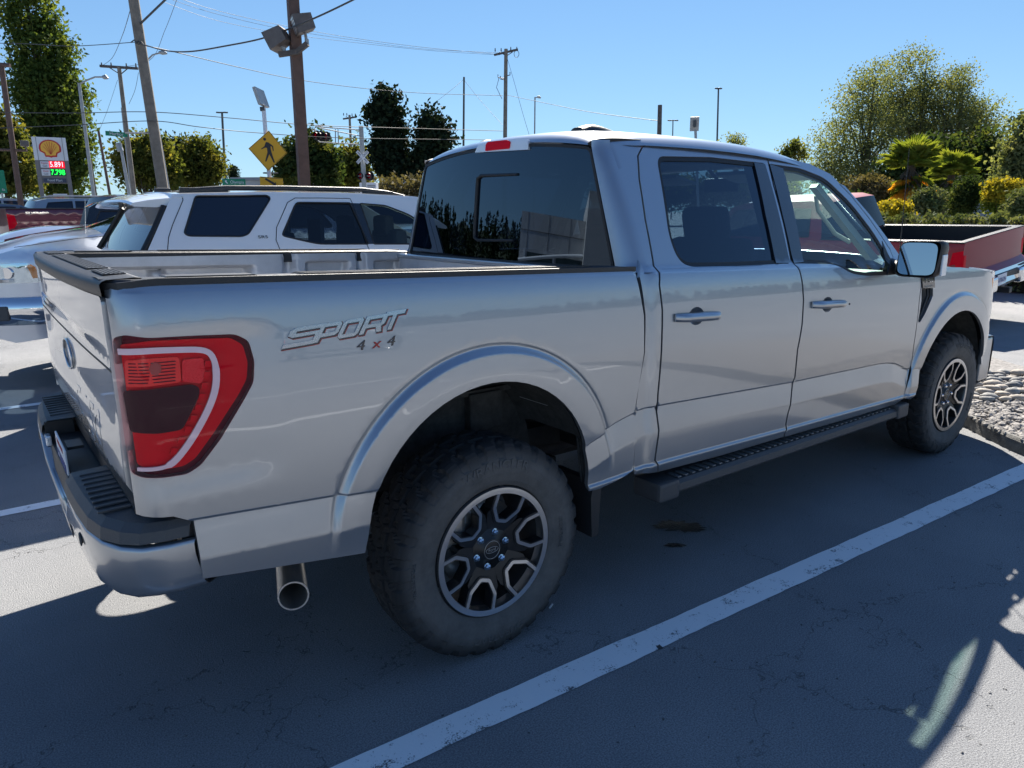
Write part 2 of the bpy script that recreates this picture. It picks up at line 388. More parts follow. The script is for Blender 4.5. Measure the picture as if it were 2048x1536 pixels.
def oval(px, py, u0, a, b):
    c = inv(S, px, py, u0, 1.17); return c, [(c[0]+a*cos(2*pi*k/24), c[1]+b*sin(2*pi*k/24)) for k in range(24)]
cupR, holeR = oval(1393, 632, .95, .050, .038); cupF, holeF = oval(1655, 609, 1.95, .050, .038)
rd = patch('rear_door', rd_out, S, SILVER, TR, holes=[win_r, holeR], step=.028, lines=creaselines(.8, 1.86), skirt=.018)
fd_out = fdoor_top+[fgap[0]]+fgap+rockF[::-1]+[(p[0]+.006, p[1]) for p in gap12[::-1]]
win_f = rounded(invs(S, [(1537, 327), (1600, 336), (1650, 356), (1700, 404), (1745, 462), (1782, 520), (1795, 548), (1735, 552), (1705, 548), (1665, 528), (1586, 527), (1563, 430)], 1.9, 1.8), [.012, .05, .06, .05, .05, .03, .01, .03, .05, .05, .01, 0], 5)
fd = patch('front_door', fd_out, S, SILVER, TR, holes=[win_f, holeF], step=.028, lines=creaselines(1.8, 3.05), skirt=.018)
fen_top = [(3.02, 1.275), (3.3, 1.262), (3.6, 1.245), (3.9, 1.215), (4.05, 1.19)]
arch_f = arch_pts(3.625, .49, .485, 176, 8)
fen_out = [(p[0]+.008, p[1]) for p in fgap]+[(3.0, .50), (3.09, .48)]+arch_f+[(4.13, .56), (4.17, .66), (4.20, .80), (4.17, 1.08), (4.13, 1.17)]+fen_top[::-1]+[(fgap[0][0]+.008, 1.27)]
vent = rounded(invs(S, [(1843, 576), (1866, 576), (1866, 592), (1850, 628), (1840, 645), (1836, 643), (1843, 600)], 3.1, 1.15), .006, 2)
fn = patch('front_fender', fen_out, S, SILVER, TR, holes=[vent], step=.028, lines=creaselines(3.0, 4.1)+flarelines(3.63, .49, .60), skirt=.018)
# cab side frame: rear pillar, rail above the doors, windscreen pillar
gut = [(.80, 1.872), (1.0, 1.876), (1.4, 1.874), (1.75, 1.866), (2.0, 1.852), (2.18, 1.830), (2.32, 1.79)]
apil = invs(S, [(1690, 372), (1740, 430), (1770, 470), (1800, 512), (1822, 546)], 2.55, 1.74)
cs_out = [(.795, 1.872)]+gut[1:]+apil+[(3.04, 1.262)]+[(fdoor_top[-1][0]+.01, fdoor_top[-1][1]-.0)]+[(p[0]+.004, p[1]+.006) for p in fdoor_top[::-1]]+[(p[0], p[1]+.006) for p in doortop[::-1]]+[(p[0]-.006, p[1]) for p in cabdoor]+[(.855, .517), (.80, .525), (.712, .54), (.705, .70), (.705, .812), (.715, .92), (.74, 1.05), (.745, 1.2), (.725, 1.35), (.765, 1.42), (.79, 1.7)]
cs = patch('cab_side', cs_out, S, SILVER, TR, step=.028, lines=creaselines(.7, .85), skirt=.018)
for o in (rd, fd, fn, cs): mirror(o)
# window trim, glass, pillar covers
def ring(name, outer, w, mat, parent, off=-.004, step=.03):
    c = Vector((sum(p[0] for p in outer)/len(outer), sum(p[1] for p in outer)/len(outer)))
    inner = []
    n = len(outer)
    for i in range(n):
        a = Vector(outer[i-1]); b = Vector(outer[(i+1) % n]); t = (b-a).normalized(); nn = Vector((-t.y, t.x)); p = Vector(outer[i])
        q = p+nn*w
        if not inside(outer, q.x, q.y): q = p-nn*w
        inner.append((q.x, q.y))
    o = patch(name, outer, S, mat, parent, holes=[inner], step=step, skirt=.02, off=off, grid=False)
    return o, inner
t1, gin = ring('window_seal', win_r, .018, SEAL, rd)
def Sg(u, z): p = S(u, z); return p
rglass_out = [p for p in gin]
g1 = patch('window', [(p[0], p[1]) for p in gin], Sg, TINT, rd, step=.06, skirt=0, off=-.008)
t2, gin2 = ring('window_seal', win_f, .018, SEAL, fd)
g2 = patch('window', gin2, Sg, CLEARG, fd, step=.06, skirt=0, off=-.008)
pc1 = invs(S, [(1508, 325), (1530, 328), (1558, 430), (1581, 526), (1552, 526), (1531, 430)], 1.75, 1.8)
pc2 = invs(S, [(1539, 328), (1566, 337), (1588, 425), (1607, 524), (1588, 526), (1565, 430)], 1.9, 1.8)
p1 = patch('pillar_cover', pc1, S, GLOSSBLK, rd, step=.04, skirt=.01, off=.001)
p2 = patch('pillar_cover', pc2, S, GLOSSBLK, fd, step=.04, skirt=.01, off=.001)
qw = invs(S, [(1764, 482), (1782, 520), (1795, 548), (1774, 550), (1770, 520)], 2.8, 1.45)
p3 = patch('mirror_sail', qw, S, BLACKP, fd, step=.04, skirt=.01, off=.002)
for o, pr_ in ((t1, 'rear_door.001'), (g1, 'rear_door.001'), (p1, 'rear_door.001'), (t2, 'front_door.001'), (g2, 'front_door.001'), (p2, 'front_door.001'), (p3, 'front_door.001')):
    mirror(o, bpy.data.objects[pr_])
# dark inner shells behind the panel gaps
def shell(u0, u1, z0, z1, name='inner_panel'):
    for sgn in (-1, 1):
        patch(name, [(u0, z0), (u1, z0), (u1, z1), (u0, z1)], (lambda s: lambda u, z: Vector((u, s*(wbase(u, z)-.03), z)))(sgn), SEAL, TR, step=.1, skirt=0, flip=(sgn > 0))
shell(.66, .93, .56, 1.34); shell(.80, 3.12, .53, 1.24, 'inner_panel')
# --- roof
_zt = ([.80, .88, .98, 1.15, 1.4, 1.8, 2.05, 2.2, 2.34], [1.945, 1.958, 1.968, 1.970, 1.970, 1.957, 1.935, 1.912, 1.882])
_pf = ([0, .3, .5, .6, .66, .69, .705], [0, .006, .020, .037, .058, .080, .100])
def roofz(x, y): return sinterp(x, *_zt)-sinterp(abs(y), *_pf)*interp(x, [2.0, 2.34], [1, .9])-.012*exp(-((abs(y)-.46)/.03)**2)*sstep(.95, 1.1, x)*0
def gtop(y): return 1.905-.047*(abs(y)/.665)**2.2          # top edge of the rear glass
def rearx(y, z): return .712+(z-1.393)*.08-.045*(1-min(1, abs(y)/.84)**2.2)
m = MB(); rows = []
xs = [.95, 1.0, 1.1, 1.25, 1.4, 1.6, 1.8, 1.95, 2.05, 2.15, 2.25, 2.34]; ys = [-.702, -.695, -.68, -.66, -.63, -.58, -.5, -.4, -.25, -.1, 0, .1, .25, .4, .5, .58, .63, .66, .68, .695, .702]
rows = []
for k in range(9):
    t = k/8; r_ = []
    for y in ys:
        yy = y*.955 if t < 1 else y
        yy = y*(.955+.045*t); zt = gtop(yy)+.006; x0 = rearx(yy, zt); x1 = .95+.0*abs(y); z1 = roofz(x1, y)
        P0 = Vector((x0, yy, zt)); P2 = Vector((x1, y, z1)); P1 = Vector((x0+.02+.01*t, yy, z1-.004))
        r_.append(P0*(1-t)**2+P1*2*t*(1-t)+P2*t*t)
    rows.append(r_)
for x in xs[1:]: rows.append([Vector((x, y, roofz(x, y))) for y in ys])
seamL = [rows[k][2].copy() for k in range(10)]; m.grid([r_[::-1] for r_ in rows]); ro = m.build('roof', SILVER, TR)
# rear corner pillar between glass and cab side, each side
for sgn in (-1, 1):
    m = MB(); rows = []
    for j in range(25):
        z = 1.365+j*(1.885-1.365)/24; zg = min(z, 1.86)
        yg = interp(zg, [1.2, 1.393, 1.858], [.90, .838, .668]); xg = rearx(yg, zg)-.004; w = wside(.80, z) if z < 1.872 else .70
        x1 = .80; P0 = Vector((xg, yg, z)); P2 = Vector((x1, w, z)); P1 = Vector((xg+.012, w+.004, z))
        if z > 1.80: P1.y = lerp(w+.004, w-.012, (z-1.80)/.085)
        rows.append([(P0*(1-t)**2+P1*2*t*(1-t)+P2*t*t) for t in [i/8 for i in range(9)]])
    rows = [[Vector((p.x, p.y*sgn, p.z)) for p in r_] for r_ in rows]
    if sgn > 0: rows = [r_[::-1] for r_ in rows]
    m.grid(rows); m.build('rear_pillar', SILVER, TR)
# black ditch between pillar and roof rear corner
for sgn in (-1, 1):
    m = MB(); m.tube([Vector((p.x, p.y*(-sgn), p.z)) for p in seamL], [.010, .012, .013, .013, .012, .010, .008, .006, .004, .002], 8); m.build('roof_seam', SEAL, TR)
# --- rear window with sliding pane
def RG(y, z): return Vector((rearx(y, z), y, z))
gl = []
for k in range(13): y = -.665+1.33*k/12; gl.append((y, gtop(y)))
rgo = rounded(gl+[(.838, 1.37), (-.838, 1.37)], [.03]+[0]*11+[.03, .03, .03], 4)
rw = patch('rear_window', rgo, RG, REARG, TR, step=.05, skirt=0, flip=True)
frm = [(y, z) for y, z in rgo]
def frame(name, outl, w, mat, parent, P, off, flip):
    inner = []; n = len(outl)
    for i in range(n):
        a = Vector(outl[i-1]); b = Vector(outl[(i+1) % n]); t = (b-a).normalized() if (b-a).length > 0 else Vector((1, 0)); nn = Vector((-t.y, t.x)); p = Vector(outl[i]); q = p+nn*w
        if not inside(outl, q.x, q.y): q = p-nn*w
        inner.append((q.x, q.y))
    return patch(name, outl, P, mat, parent, holes=[inner], step=.04, skirt=.012, off=off, flip=flip, grid=False)
frame('window_frame', rgo, .012, SEAL, rw, RG, .004, True)
RGp = lambda q, y0=0: inv(RG, q[0], q[1], y0, 1.6)
s_tl, s_tr, s_bl, s_br = [RGp(q) for q in ((957, 352), (1036, 350), (950, 480), (1028, 481))]
# raised bracket-shaped trim of the sliding pane: top bar, side bar, bottom bar
m = MB()
br = [(s_tr[0], s_tr[1]+.003), (s_tl[0]-.03, s_tl[1]), (s_tl[0]-.003, s_tl[1]-.012), (s_tl[0], s_tl[1]-.045), (s_bl[0], s_bl[1]+.04), (s_bl[0]-.004, s_bl[1]+.012), (s_bl[0]-.03, s_bl[1]), (s_br[0], s_br[1])]
m.tube([RG(*q)+Vector((-.004, 0, 0)) for q in br], [.006, .008, .010, .010, .010, .009, .007, .006], 8); m.build('sliding_pane_trim', SEAL, rw)
# --- third brake light
def RB(y, z):                                    # band above the glass
    t = (z-gtop(y))/.05; return Vector((rearx(y, z)+.006+.10*max(0, t)**2*.1, y, z))
def bl_pt(px, py): return inv(RB, px, py, .15, 1.93)
bo = [bl_pt(*q) for q in ((955, 306), (962, 291), (975, 288), (1050, 278), (1061, 281), (1062, 300))]
def RBo(y, z): p = RB(y, z); return p
bl = patch('high_brake_light', rounded(bo, .006, 3), RBo, CLEARL, TR, step=.02, skirt=.03, flip=True, off=.016)
ro_ = [bl_pt(*q) for q in ((977, 303), (978, 291), (982, 286), (1020, 282), (1027, 285), (1025, 298))]
patch('brake_lens', rounded(ro_, .005, 3), RBo, REDLENS, bl, step=.02, skirt=.006, flip=True, off=.020)
# --- roof fins (clearance-lamp style covers)
for (y, x0) in ((-.21, 1.09), (.66 if False else .30, 1.13)):
    pass
for px, py, D in ((1137, 268, None),):
    pass
for y0 in (-.24, .61):
    m = MB(); rows = []
    for i in range(15):
        t = i/14; x = 1.03+.30*t; hh_ = .047 if y0 < 0 else .082; h = hh_*(1-max(0, (t-.25)/.75)**1.8) if t > .25 else hh_*(sstep(-.02, .25, t)*.35+.65)
        hw = .055*(1-.55*max(0, (t-.3)/.7)**2); b = roofz(x, y0)-.006
        rows.append([Vector((x, y0-hw*s_, b+max(.002, h)*(1-abs(s_)**3.5))) for s_ in [k/6 for k in range(-6, 7)]])
    m.grid([r_[::-1] for r_ in rows]); m.add(rows[0], [list(range(13))]); m.build('roof_antenna_fin', BLACKP, TR)
# --- windscreen, hood, front end
def WS(y, v):                                    # v 0 cowl .. 1 header
    x = lerp(3.10+.22*(1-(y/.86)**2), 2.30+.10*(1-(y/.70)**2), v); z = lerp(1.262+.02*(1-(y/.86)**2), 1.80+.075*(1-(y/.7)**2)**.6 if abs(y) < .7 else 1.80, v)
    return Vector((x, y, z))
m = MB(); rows = []
for j in range(9):
    v = j/8; hw = lerp(.875, .70, v); rows.append([Vector(WS(hw*k/8, v)) if abs(k) < 8 else Vector((lerp(3.00, 2.31, v), hw*k/8, lerp(1.262, 1.795, v))) for k in range(-8, 9)])
m.grid([r_[::-1] for r_ in rows]); ws = m.build('windshield', CLEARG, TR)
m = MB(); m.tube([WS(.0, .98)+Vector((-.15, 0, .02)), WS(0, .86)+Vector((-.12, 0, 0))], .012, 6); m.box(WS(0, .80)+Vector((-.13, .0, .0)), (.03, .25, .085), bev=.012); m.build('inside_mirror', SEAL, TR)
m = MB(); rows = []
for i in range(14):
    t = i/13; x = 3.03+t*1.48; r_ = []
    for k in range(-10, 11):
        s_ = k/10; hw = interp(x, [3, 3.95, 4.2, 4.4, 4.51], [.905, .905, .86, .80, .74]); y = s_*hw
        zc = 1.262-.055*t-.11*t**4; bulge = .045*sstep(.80, .60, abs(s_))*(1-t*.5)+.03*(1-s_*s_)
        z = zc+bulge-.05*sstep(.85, 1.0, abs(s_))**2
        r_.append(Vector((x+.14*(1-s_*s_)*t+(.22*(1-s_*s_) if i == 0 else 0), y, z)))
    rows.append(r_)
m.grid([r_[::-1] for r_ in rows]); m.build('hood', SILVER, TR)
m = MB(); rows = []                              # front face: grille and panel loop
def front(y, z): 
    s_ = abs(y)/.93; return Vector((4.62-.36*s_**3-.04*(1-sstep(.5, 1.1, z)), y, z))
for j in range(12):
    z = .62+j*.05; rows.append([front(k/12*.92, z) for k in range(-12, 13)])
m.grid(rows); m.build('grille_panel', BLACKP, TR)
for sgn in (-1, 1):
    m = MB(); rows = []
    for j in range(8):
        z = .80+j*.055; rows.append([Vector((4.12+.40*t+.012, sgn*(.955-.03*0-.30*t**2.0+.010), z)) if 1 else 0 for t in [i/8 for i in range(9)]])
    if sgn > 0: rows = [r_[::-1] for r_ in rows]
    m.grid(rows); hl = m.build('headlight', CLEARL, TR)
    m = MB(); m.box((4.135, sgn*.968, 1.0), (.03, .012, .30), bev=.005); m.build('side_marker', ORANGE, hl)
m = MB(); rows = []
for i in range(21):
    a = -1+2*i/20; y = a*.97; x = 4.72-.42*abs(a)**3.2
    rows.append([Vector((x-.10, y*.98, .74)), Vector((x, y, .735)), Vector((x+.02, y, .68)), Vector((x+.015, y, .50)), Vector((x-.02, y, .43)), Vector((x-.12, y*.97, .40))])
m.grid(rows); 
for s_ in (-1, 1): m.box((4.22, s_*.955, .58), (.16, .03, .30), bev=.012)
m.build('front_bumper', SILVER, TR)
m = MB(); rows = []
for i in range(17):
    a = -1+2*i/16; y = a*.90; x = 4.66-.42*abs(a)**3.2; rows.append([Vector((x-.02, y, .42)), Vector((x, y, .36)), Vector((x-.02, y*.98, .23)), Vector((x-.10, y*.96, .23)), Vector((x-.12, y*.96, .42))])
m.grid(rows, smooth=False); m.build('front_air_dam', BLACKP, TR)
# --- tailgate
def TG(y, z): return Vector((-1.128-.020*(1-min(1, abs(y)/.9)**4)*sstep(.8, 1.0, z)+.016*sstep(1.30, 1.24, z)*sstep(1.0, 1.1, z)*(1-(abs(y)/.93)**6)+.05*sstep(.92, .82, z), y, z))
tg = patch('tailgate', rounded([(-.905, .835), (.905, .835), (.905, 1.405), (-.905, 1.405)], .02), TG, SILVER, TR, step=.03, skirt=.04, flip=True, lines=[[(-.9, z), (.9, z)] for z in (1.31, 1.29, 1.27, 1.25)])
m = MB()
for k in range(32):
    a = 2*pi*k/32
pts = [TG(.115*cos(2*pi*k/32), 1.13+.05*sin(2*pi*k/32))+Vector((-.004, 0, 0)) for k in range(33)]
m.tube(pts, .004, 6, cap=False); m.build('oval_emblem', SILVER, tg)
def textobj(s, size, fn, mat, name, parent, ext=.002, xs=1, shear=0, label=None, depthf=None, spacing=1.0):
    """real lettering: each outline point is carried on to the surface by fn(u,v,t)"""
    cu = bpy.data.curves.new(name, 'FONT'); cu.body = s; cu.size = size; cu.align_x = 'CENTER'; cu.align_y = 'CENTER'; cu.extrude = ext; cu.shear = shear; cu.space_character = spacing
    to = bpy.data.objects.new(name, cu); COL.objects.link(to); dg = bpy.context.evaluated_depsgraph_get(); me = bpy.data.meshes.new_from_object(to.evaluated_get(dg)); bpy.data.objects.remove(to)
    for v in me.vertices: v.co = fn(v.co.x*xs, v.co.y, v.co.z+ext)
    me.materials.clear(); me.materials.append(mat); me.name = name; o = bpy.data.objects.new(name, me); COL.objects.link(o)
    if parent: o.parent = parent
    if label: o['label'] = label
    return o
# embossed lettering on the tailgate panel
textobj('F-150', .17, lambda u, v, t: TG(-u-.42, .99+v)+Vector((-t, 0, 0)), SILVER, 'embossed_lettering', tg, .0005, 1.25)
m = MB(); m.tube([TG(y, 1.215)+Vector((.004, 0, 0)) for y in [-.9+.1*k for k in range(19)]], .006, 6); m.build('tailgate_crease', DARKMET, tg)
# tailgate cap (black, bulging a little to the rear)
def capx(y): return -1.128-.030*(1-min(1, abs(y)/.93)**2.6)
m = MB(); rows = []
ysn = [-.93+1.86*k/40 for k in range(41)]
for y in ysn:
    x = capx(y); e = sstep(.93, .89, abs(y)); rows.append([Vector((x+.012, y, 1.402)), Vector((x, y, 1.408)), Vector((x-.002, y, 1.436)), Vector((x+.004, y, 1.443)), Vector((x+.014, y, 1.447)), Vector((-1.05, y, 1.450)), Vector((-1.036, y, 1.448)), Vector((-1.03, y, 1.44)), Vector((-1.03, y, 1.38))])
m.grid([r_[::-1] for r_ in rows]); tc_ = m.build('tailgate_cap', BLACKP, TR)
m = MB()
for y0, y1 in ((-.80, -.60), (-.52, .45), (.55, .80)):
    m.box((-1.075, (y0+y1)/2, 1.4515), (.055, y1-y0, .003), bev=.001)
    for k in range(5): m.box((-1.097+.011*k, (y0+y1)/2, 1.4535), (.004, (y1-y0)*.94, .002))
m.build('cap_ribs', BLACKP, tc_)
m = MB(); m.box((-1.08, 0, 1.15), (.07, 1.80, .52)); m.build('tailgate_inner', SILVER, TR)
# --- bed rail caps
def rail_top(x): return 1.447-.030*(x+1.12)
for sgn in (-1, 1):
    m = MB(); rows = []
    for i in range(60):
        t = i/59; x = -1.125+t*(.70+1.125); zt = rail_top(x)-.004*0; zb = 1.4-.0325*x-.006-.012*sstep(-1.0, -1.12, x); w0 = .962; e = sstep(.70, .60, x)
        yo = w0-.085*(1-sqrt(max(0, 1-((-1.04-x)/.09)**2))) if x < -1.04 else w0
        zt2 = lerp(zb+.012, zt, .35+.65*e)
        prof = [(yo-.006, zb), (yo, zb+.004), (yo-.0005, zb+.02), (yo-.004, zb+.021), (yo-.006, zt2-.006), (yo-.012, zt2), (yo-.05, zt2+.002), (yo-.11, zt2), (yo-.118, zt2-.006), (yo-.120, zt2-.03), (yo-.122, zt2-.058)]
        rows.append([Vector((x, sgn*p[0], p[1])) for p in prof])
    if sgn > 0: rows = [r_[::-1] for r_ in rows]
    m.grid(rows, smooth=False); m.add(rows[-1], [list(range(11))]); rc = m.build('bed_rail_cap', BLACKP, TR)
    m = MB()
    for k in range(4):
        yy = sgn*(.940-.022*k); x0 = -.62; x1 = .46-.03*k
        m.prism([(x0-.02, 0), (x0, .006), (x1, .006), (x1+.03, 0)], (lambda yy: lambda u, v, t: Vector((u, yy+t, rail_top(u)+v)))(yy), -.004, .004)
    m.build('rail_ribs', BLACKP, rc)
    m = MB(); m.prism([(-.98, 0), (-.975, .003), (-.755, .003), (-.745, 0)], (lambda s: lambda u, v, t: Vector((u, s*(.89+t), rail_top(u)+.002+v)))(sgn), -.035, .035); m.build('stake_pocket_cover', BLACKP, rc)
# --- bed interior
BEDIN = M_('bed_paint', (.50, .51, .53), .45, .35, bump=.05, bscale=60, var=.12)
def wallh(x, z):
    d = 0
    def pocket(x0, x1, z0, z1, dep, e=.035): return dep*sstep(x0, x0+e, x)*sstep(x1, x1-e, x)*sstep(z0, z0+e, z)*sstep(z1-.03*x, z1-.03*x-e*.55, z)
    d += pocket(-.92, -.20, 1.08, 1.348, .085, .04); d -= .045*sstep(-.70, -.66, x)*sstep(-.60, -.64, x)*sstep(1.36, 1.33, z)
    d += pocket(.06, .32, 1.0, 1.362, .06, .03); d += pocket(.46, .64, 1.08, 1.362, .07, .03)
    d += .045*exp(-((x-(-.02))/.028)**4)+.04*exp(-((x-.385)/.022)**4)
    return d
for sgn in (-1, 1):
    f = (lambda s: lambda x, z: Vector((x, s*(.795+wallh(x, z)+.04*(z-.9)), z)))(sgn)
    patch('bed_inner_wall', [(-1.04, .86), (-.46, .86)]+[(-.025+.52*cos(radians(144-9*k)), .575+.52*sin(radians(144-9*k))) for k in range(13)]+[(.41, .86), (.66, .86), (.66, 1.385), (-1.04, 1.42)], f, BEDIN, TR, step=.022, skirt=0, lines=[[(-1.0, z+.03*1.0), (.64, z-.03*.64)] for z in (1.326, 1.332, 1.338, 1.344, 1.350, 1.356, 1.362)], flip=(sgn < 0) ^ True ^ True)
    for x, w_ in ((-.55, .16), (.53, .07)): m = MB(); m.box((x, sgn*(.795+wallh(x+.05, 1.15)+.0), 1.185), (w_, .03, .03), bev=.01); m.build('tie_down_slot', SEAL, TR)
    m = MB()
    for k in range(13): a = pi*k/12; 
    rows = [[Vector((-.025+.52*cos(radians(36+9*k))*q, sgn*y, .575+.52*sin(radians(36+9*k))*q)) for k in range(13)] for y, q in ((.80, 1.0), (.60, 1.0), (.58, .97))]
    m.grid(rows); m.build('bed_wheel_hump', BEDIN, TR)
def fwall(y, z): return Vector((.615-.012*sstep(.012, .006, abs(z-1.25))-.012*sstep(.012, .006, abs(z-1.13)), y, z))
patch('bed_front_wall', [(-.80, .86), (.80, .86), (.80, 1.36), (-.80, 1.36)], fwall, BEDIN, TR, step=.03, skirt=.02, flip=True, lines=[[(-.78, z), (.78, z)] for z in (1.262, 1.256, 1.244, 1.238, 1.142, 1.118)])
m = MB(); m.box((.645, 0, 1.365), (.075, 1.66, .025), bev=.006); m.build('bed_front_rail', SILVER, TR)
m = MB(); m.box((-.2, 0, .865), (1.75, 1.14, .03)); m.box((-.80, 0, .865), (.54, 1.60, .028)); m.box((.53, 0, .865), (.28, 1.60, .028))
for k in range(8): m.box((-.2, -.455+k*.13, .885), (1.7, .06, .014), bev=.005)
m.build('bed_floor', BEDIN, TR)
# --- taillights
OUTL = glass('clear_red_outer_lens', (1.0, .84, .85), 1.27)
def lightset(mirrorit=False):
    base = patch('taillight', TL_IN, S, DKRED, TR, step=.03, skirt=.02, off=-.022)
    inner = rounded([(p[0], p[1]) for p in [(-1.135, 1.285)]+invs(S, [(300, 686), (390, 681), (466, 678), (488, 690), (498, 725), (496, 760), (478, 795), (430, 870), (394, 920), (370, 936), (330, 943), (290, 944)], -1.0, 1.28)+[(-1.132, .975)]], .01, 3)
    parts = [base]
    parts.append(patch('red_lens', inner, S, REDLENS, base, step=.03, skirt=.006, off=-.016))
    path = [inv(S, *q, -1.0, 1.2) for q in ((232, 704), (300, 702), (360, 700), (398, 699), (420, 704), (431, 722), (435, 755), (430, 790), (413, 830), (385, 880), (357, 918), (338, 934), (310, 940), (272, 940))]
    def strip(path, w, off, mat, name, par, lens=None):
        L = []; Rr = []
        for i, p in enumerate(path):
            a = Vector(path[max(0, i-1)]); b = Vector(path[min(len(path)-1, i+1)]); t = (b-a).normalized(); nn = Vector((-t.y, t.x)); ww = w[i] if isinstance(w, list) else w
            L.append(tuple(Vector(p)+nn*ww)); Rr.append(tuple(Vector(p)-nn*ww))
        return patch(name, L+Rr[::-1], S, mat, par, step=.02, skirt=.006, off=off, grid=False)
    pth = rounded(path, .03, 3, closed=False)
    parts.append(strip(pth, [.0075 if i < len(pth)*.4 else .0088 if i < len(pth)*.85 else .005 for i in range(len(pth))], -.004, GUIDE, 'light_guide', base))
    parts.append(patch('dark_lens', rounded(invs(S, [(243, 782), (300, 780), (385, 769), (401, 775), (398, 795), (366, 860), (320, 868), (258, 864)], -1.1, 1.1), .012, 3), S, M_('smoked_lens', (.03, .002, .014), .1, coat=.1, spec=.1), base, step=.03, skirt=.012, off=-.003))
    parts.append(patch('lens_pane', rounded(invs(S, [(243, 722), (300, 718), (360, 714), (365, 765), (300, 774), (245, 775)], -1.1, 1.2), .01, 3), S, M_('bright_red_lens', (.9, .03, .03), .2, coat=.4, spec=.2), base, step=.03, skirt=.006, off=-.010))
    parts.append(patch('reflector_panel', rounded(invs(S, [(366, 720), (408, 716), (412, 750), (404, 768), (366, 764)], -1.0, 1.2), .006, 2), S, M_('ribbed_red_lens', (.85, .015, .03), .3, coat=.3, bump=.4, bscale=220, spec=.2), base, step=.03, skirt=.006, off=-.008))
    parts.append(patch('reverse_lens', invs(S, [(229, 784), (238, 783), (248, 852), (240, 855)], -1.13, 1.1), S, CLEARL, base, step=.02, skirt=.003, off=-.004))
    for k in range(9):
        q = invs(S, [(412-k*1.2-k*k*.9, 722+k*22), (424-k*1.2-k*k*.9, 722+k*22), (422-k*1.3-k*k*.9, 734+k*22), (410-k*1.3-k*k*.9, 734+k*22)], -1.0, 1.2)
        parts.append(patch('lens_facet', q, S, REDLENS, base, step=.02, skirt=.006, off=-.006))
    for k in range(7):
        q = invs(S, [(252, 728+k*6.5), (352, 722+k*6.5), (353, 724+k*6.5), (252, 730+k*6.5)], -1.1, 1.2); parts.append(patch('lens_rib', q, S, DKRED, base, step=.04, skirt=.002, off=-.0085, grid=False))
    q = invs(S, [(302, 730), (312, 724), (322, 730), (324, 742), (316, 752), (304, 750), (298, 740)], -1.05, 1.2); parts.append(patch('bulb_bowl', q, S, M_('bulb_bowl_red', (.30, .0, .01), .1, coat=1), base, step=.02, skirt=.003, off=-.006))
    parts.append(patch('outer_lens', TL_IN, S, OUTL, base, step=.03, skirt=.018, off=.003))
    return parts
tl = lightset(); b2 = mirror(tl[0])
for o in tl[1:]: mirror(o, b2)
# --- lettering on the bed side
def SL(off=.0): return lambda u, v: S(u, v)
bA = inv(S, 566, 697, -.7, 1.24); bB = inv(S, 800, 655, -.3, 1.25); bT = inv(S, 600, 665, -.68, 1.26)
GL = {'S': [(1.0, 1), (.14, 1), (0, .86), (0, .62), (.14, .50), (.80, .50), (.80, .20), (-.02, .20), (-.02, 0), (.86, 0), (1.0, .14), (1.0, .54), (.86, .68), (.20, .68), (.20, .80), (1.0, .80)],
      'P': [(0, 0), (0, 1), (.86, 1), (1, .86), (1, .40), (.86, .26), (.20, .26), (.20, 0)], 'O': [(.14, 0), (0, .14), (0, .86), (.14, 1), (.86, 1), (1, .86), (1, .14), (.86, 0)],
      'R': [(0, 0), (0, 1), (.86, 1), (1, .86), (1, .44), (.88, .34), (1, .0), (.78, 0), (.64, .32), (.20, .32), (.20, 0)], 'T': [(.40, 0), (.40, .78), (0, .78), (0, 1), (1, 1), (1, .78), (.60, .78), (.60, 0)]}
GH = {'P': [(.20, .46), (.80, .46), (.80, .80), (.20, .80)], 'O': [(.20, .20), (.80, .20), (.80, .80), (.20, .80)], 'R': [(.20, .52), (.80, .52), (.80, .80), (.20, .80)]}
DKCHR = M_('dark_chrome', (.10, .10, .11), .15, .9); REDOUT = M_('red_decal', (.42, .03, .02), .4)
O = Vector(bA); EX = (Vector(bB)-O); W = EX.length; ex = EX.normalized(); ey = Vector((0, 1)); Hh = .053
decal = None
xs0 = [0, .235, .415, .60, .775]; wd = [.27, .17, .17, .19, .17]; hts = [(-.012, .95), (0, .92), (0, .92), (0, .92), (.0, 1.0)]
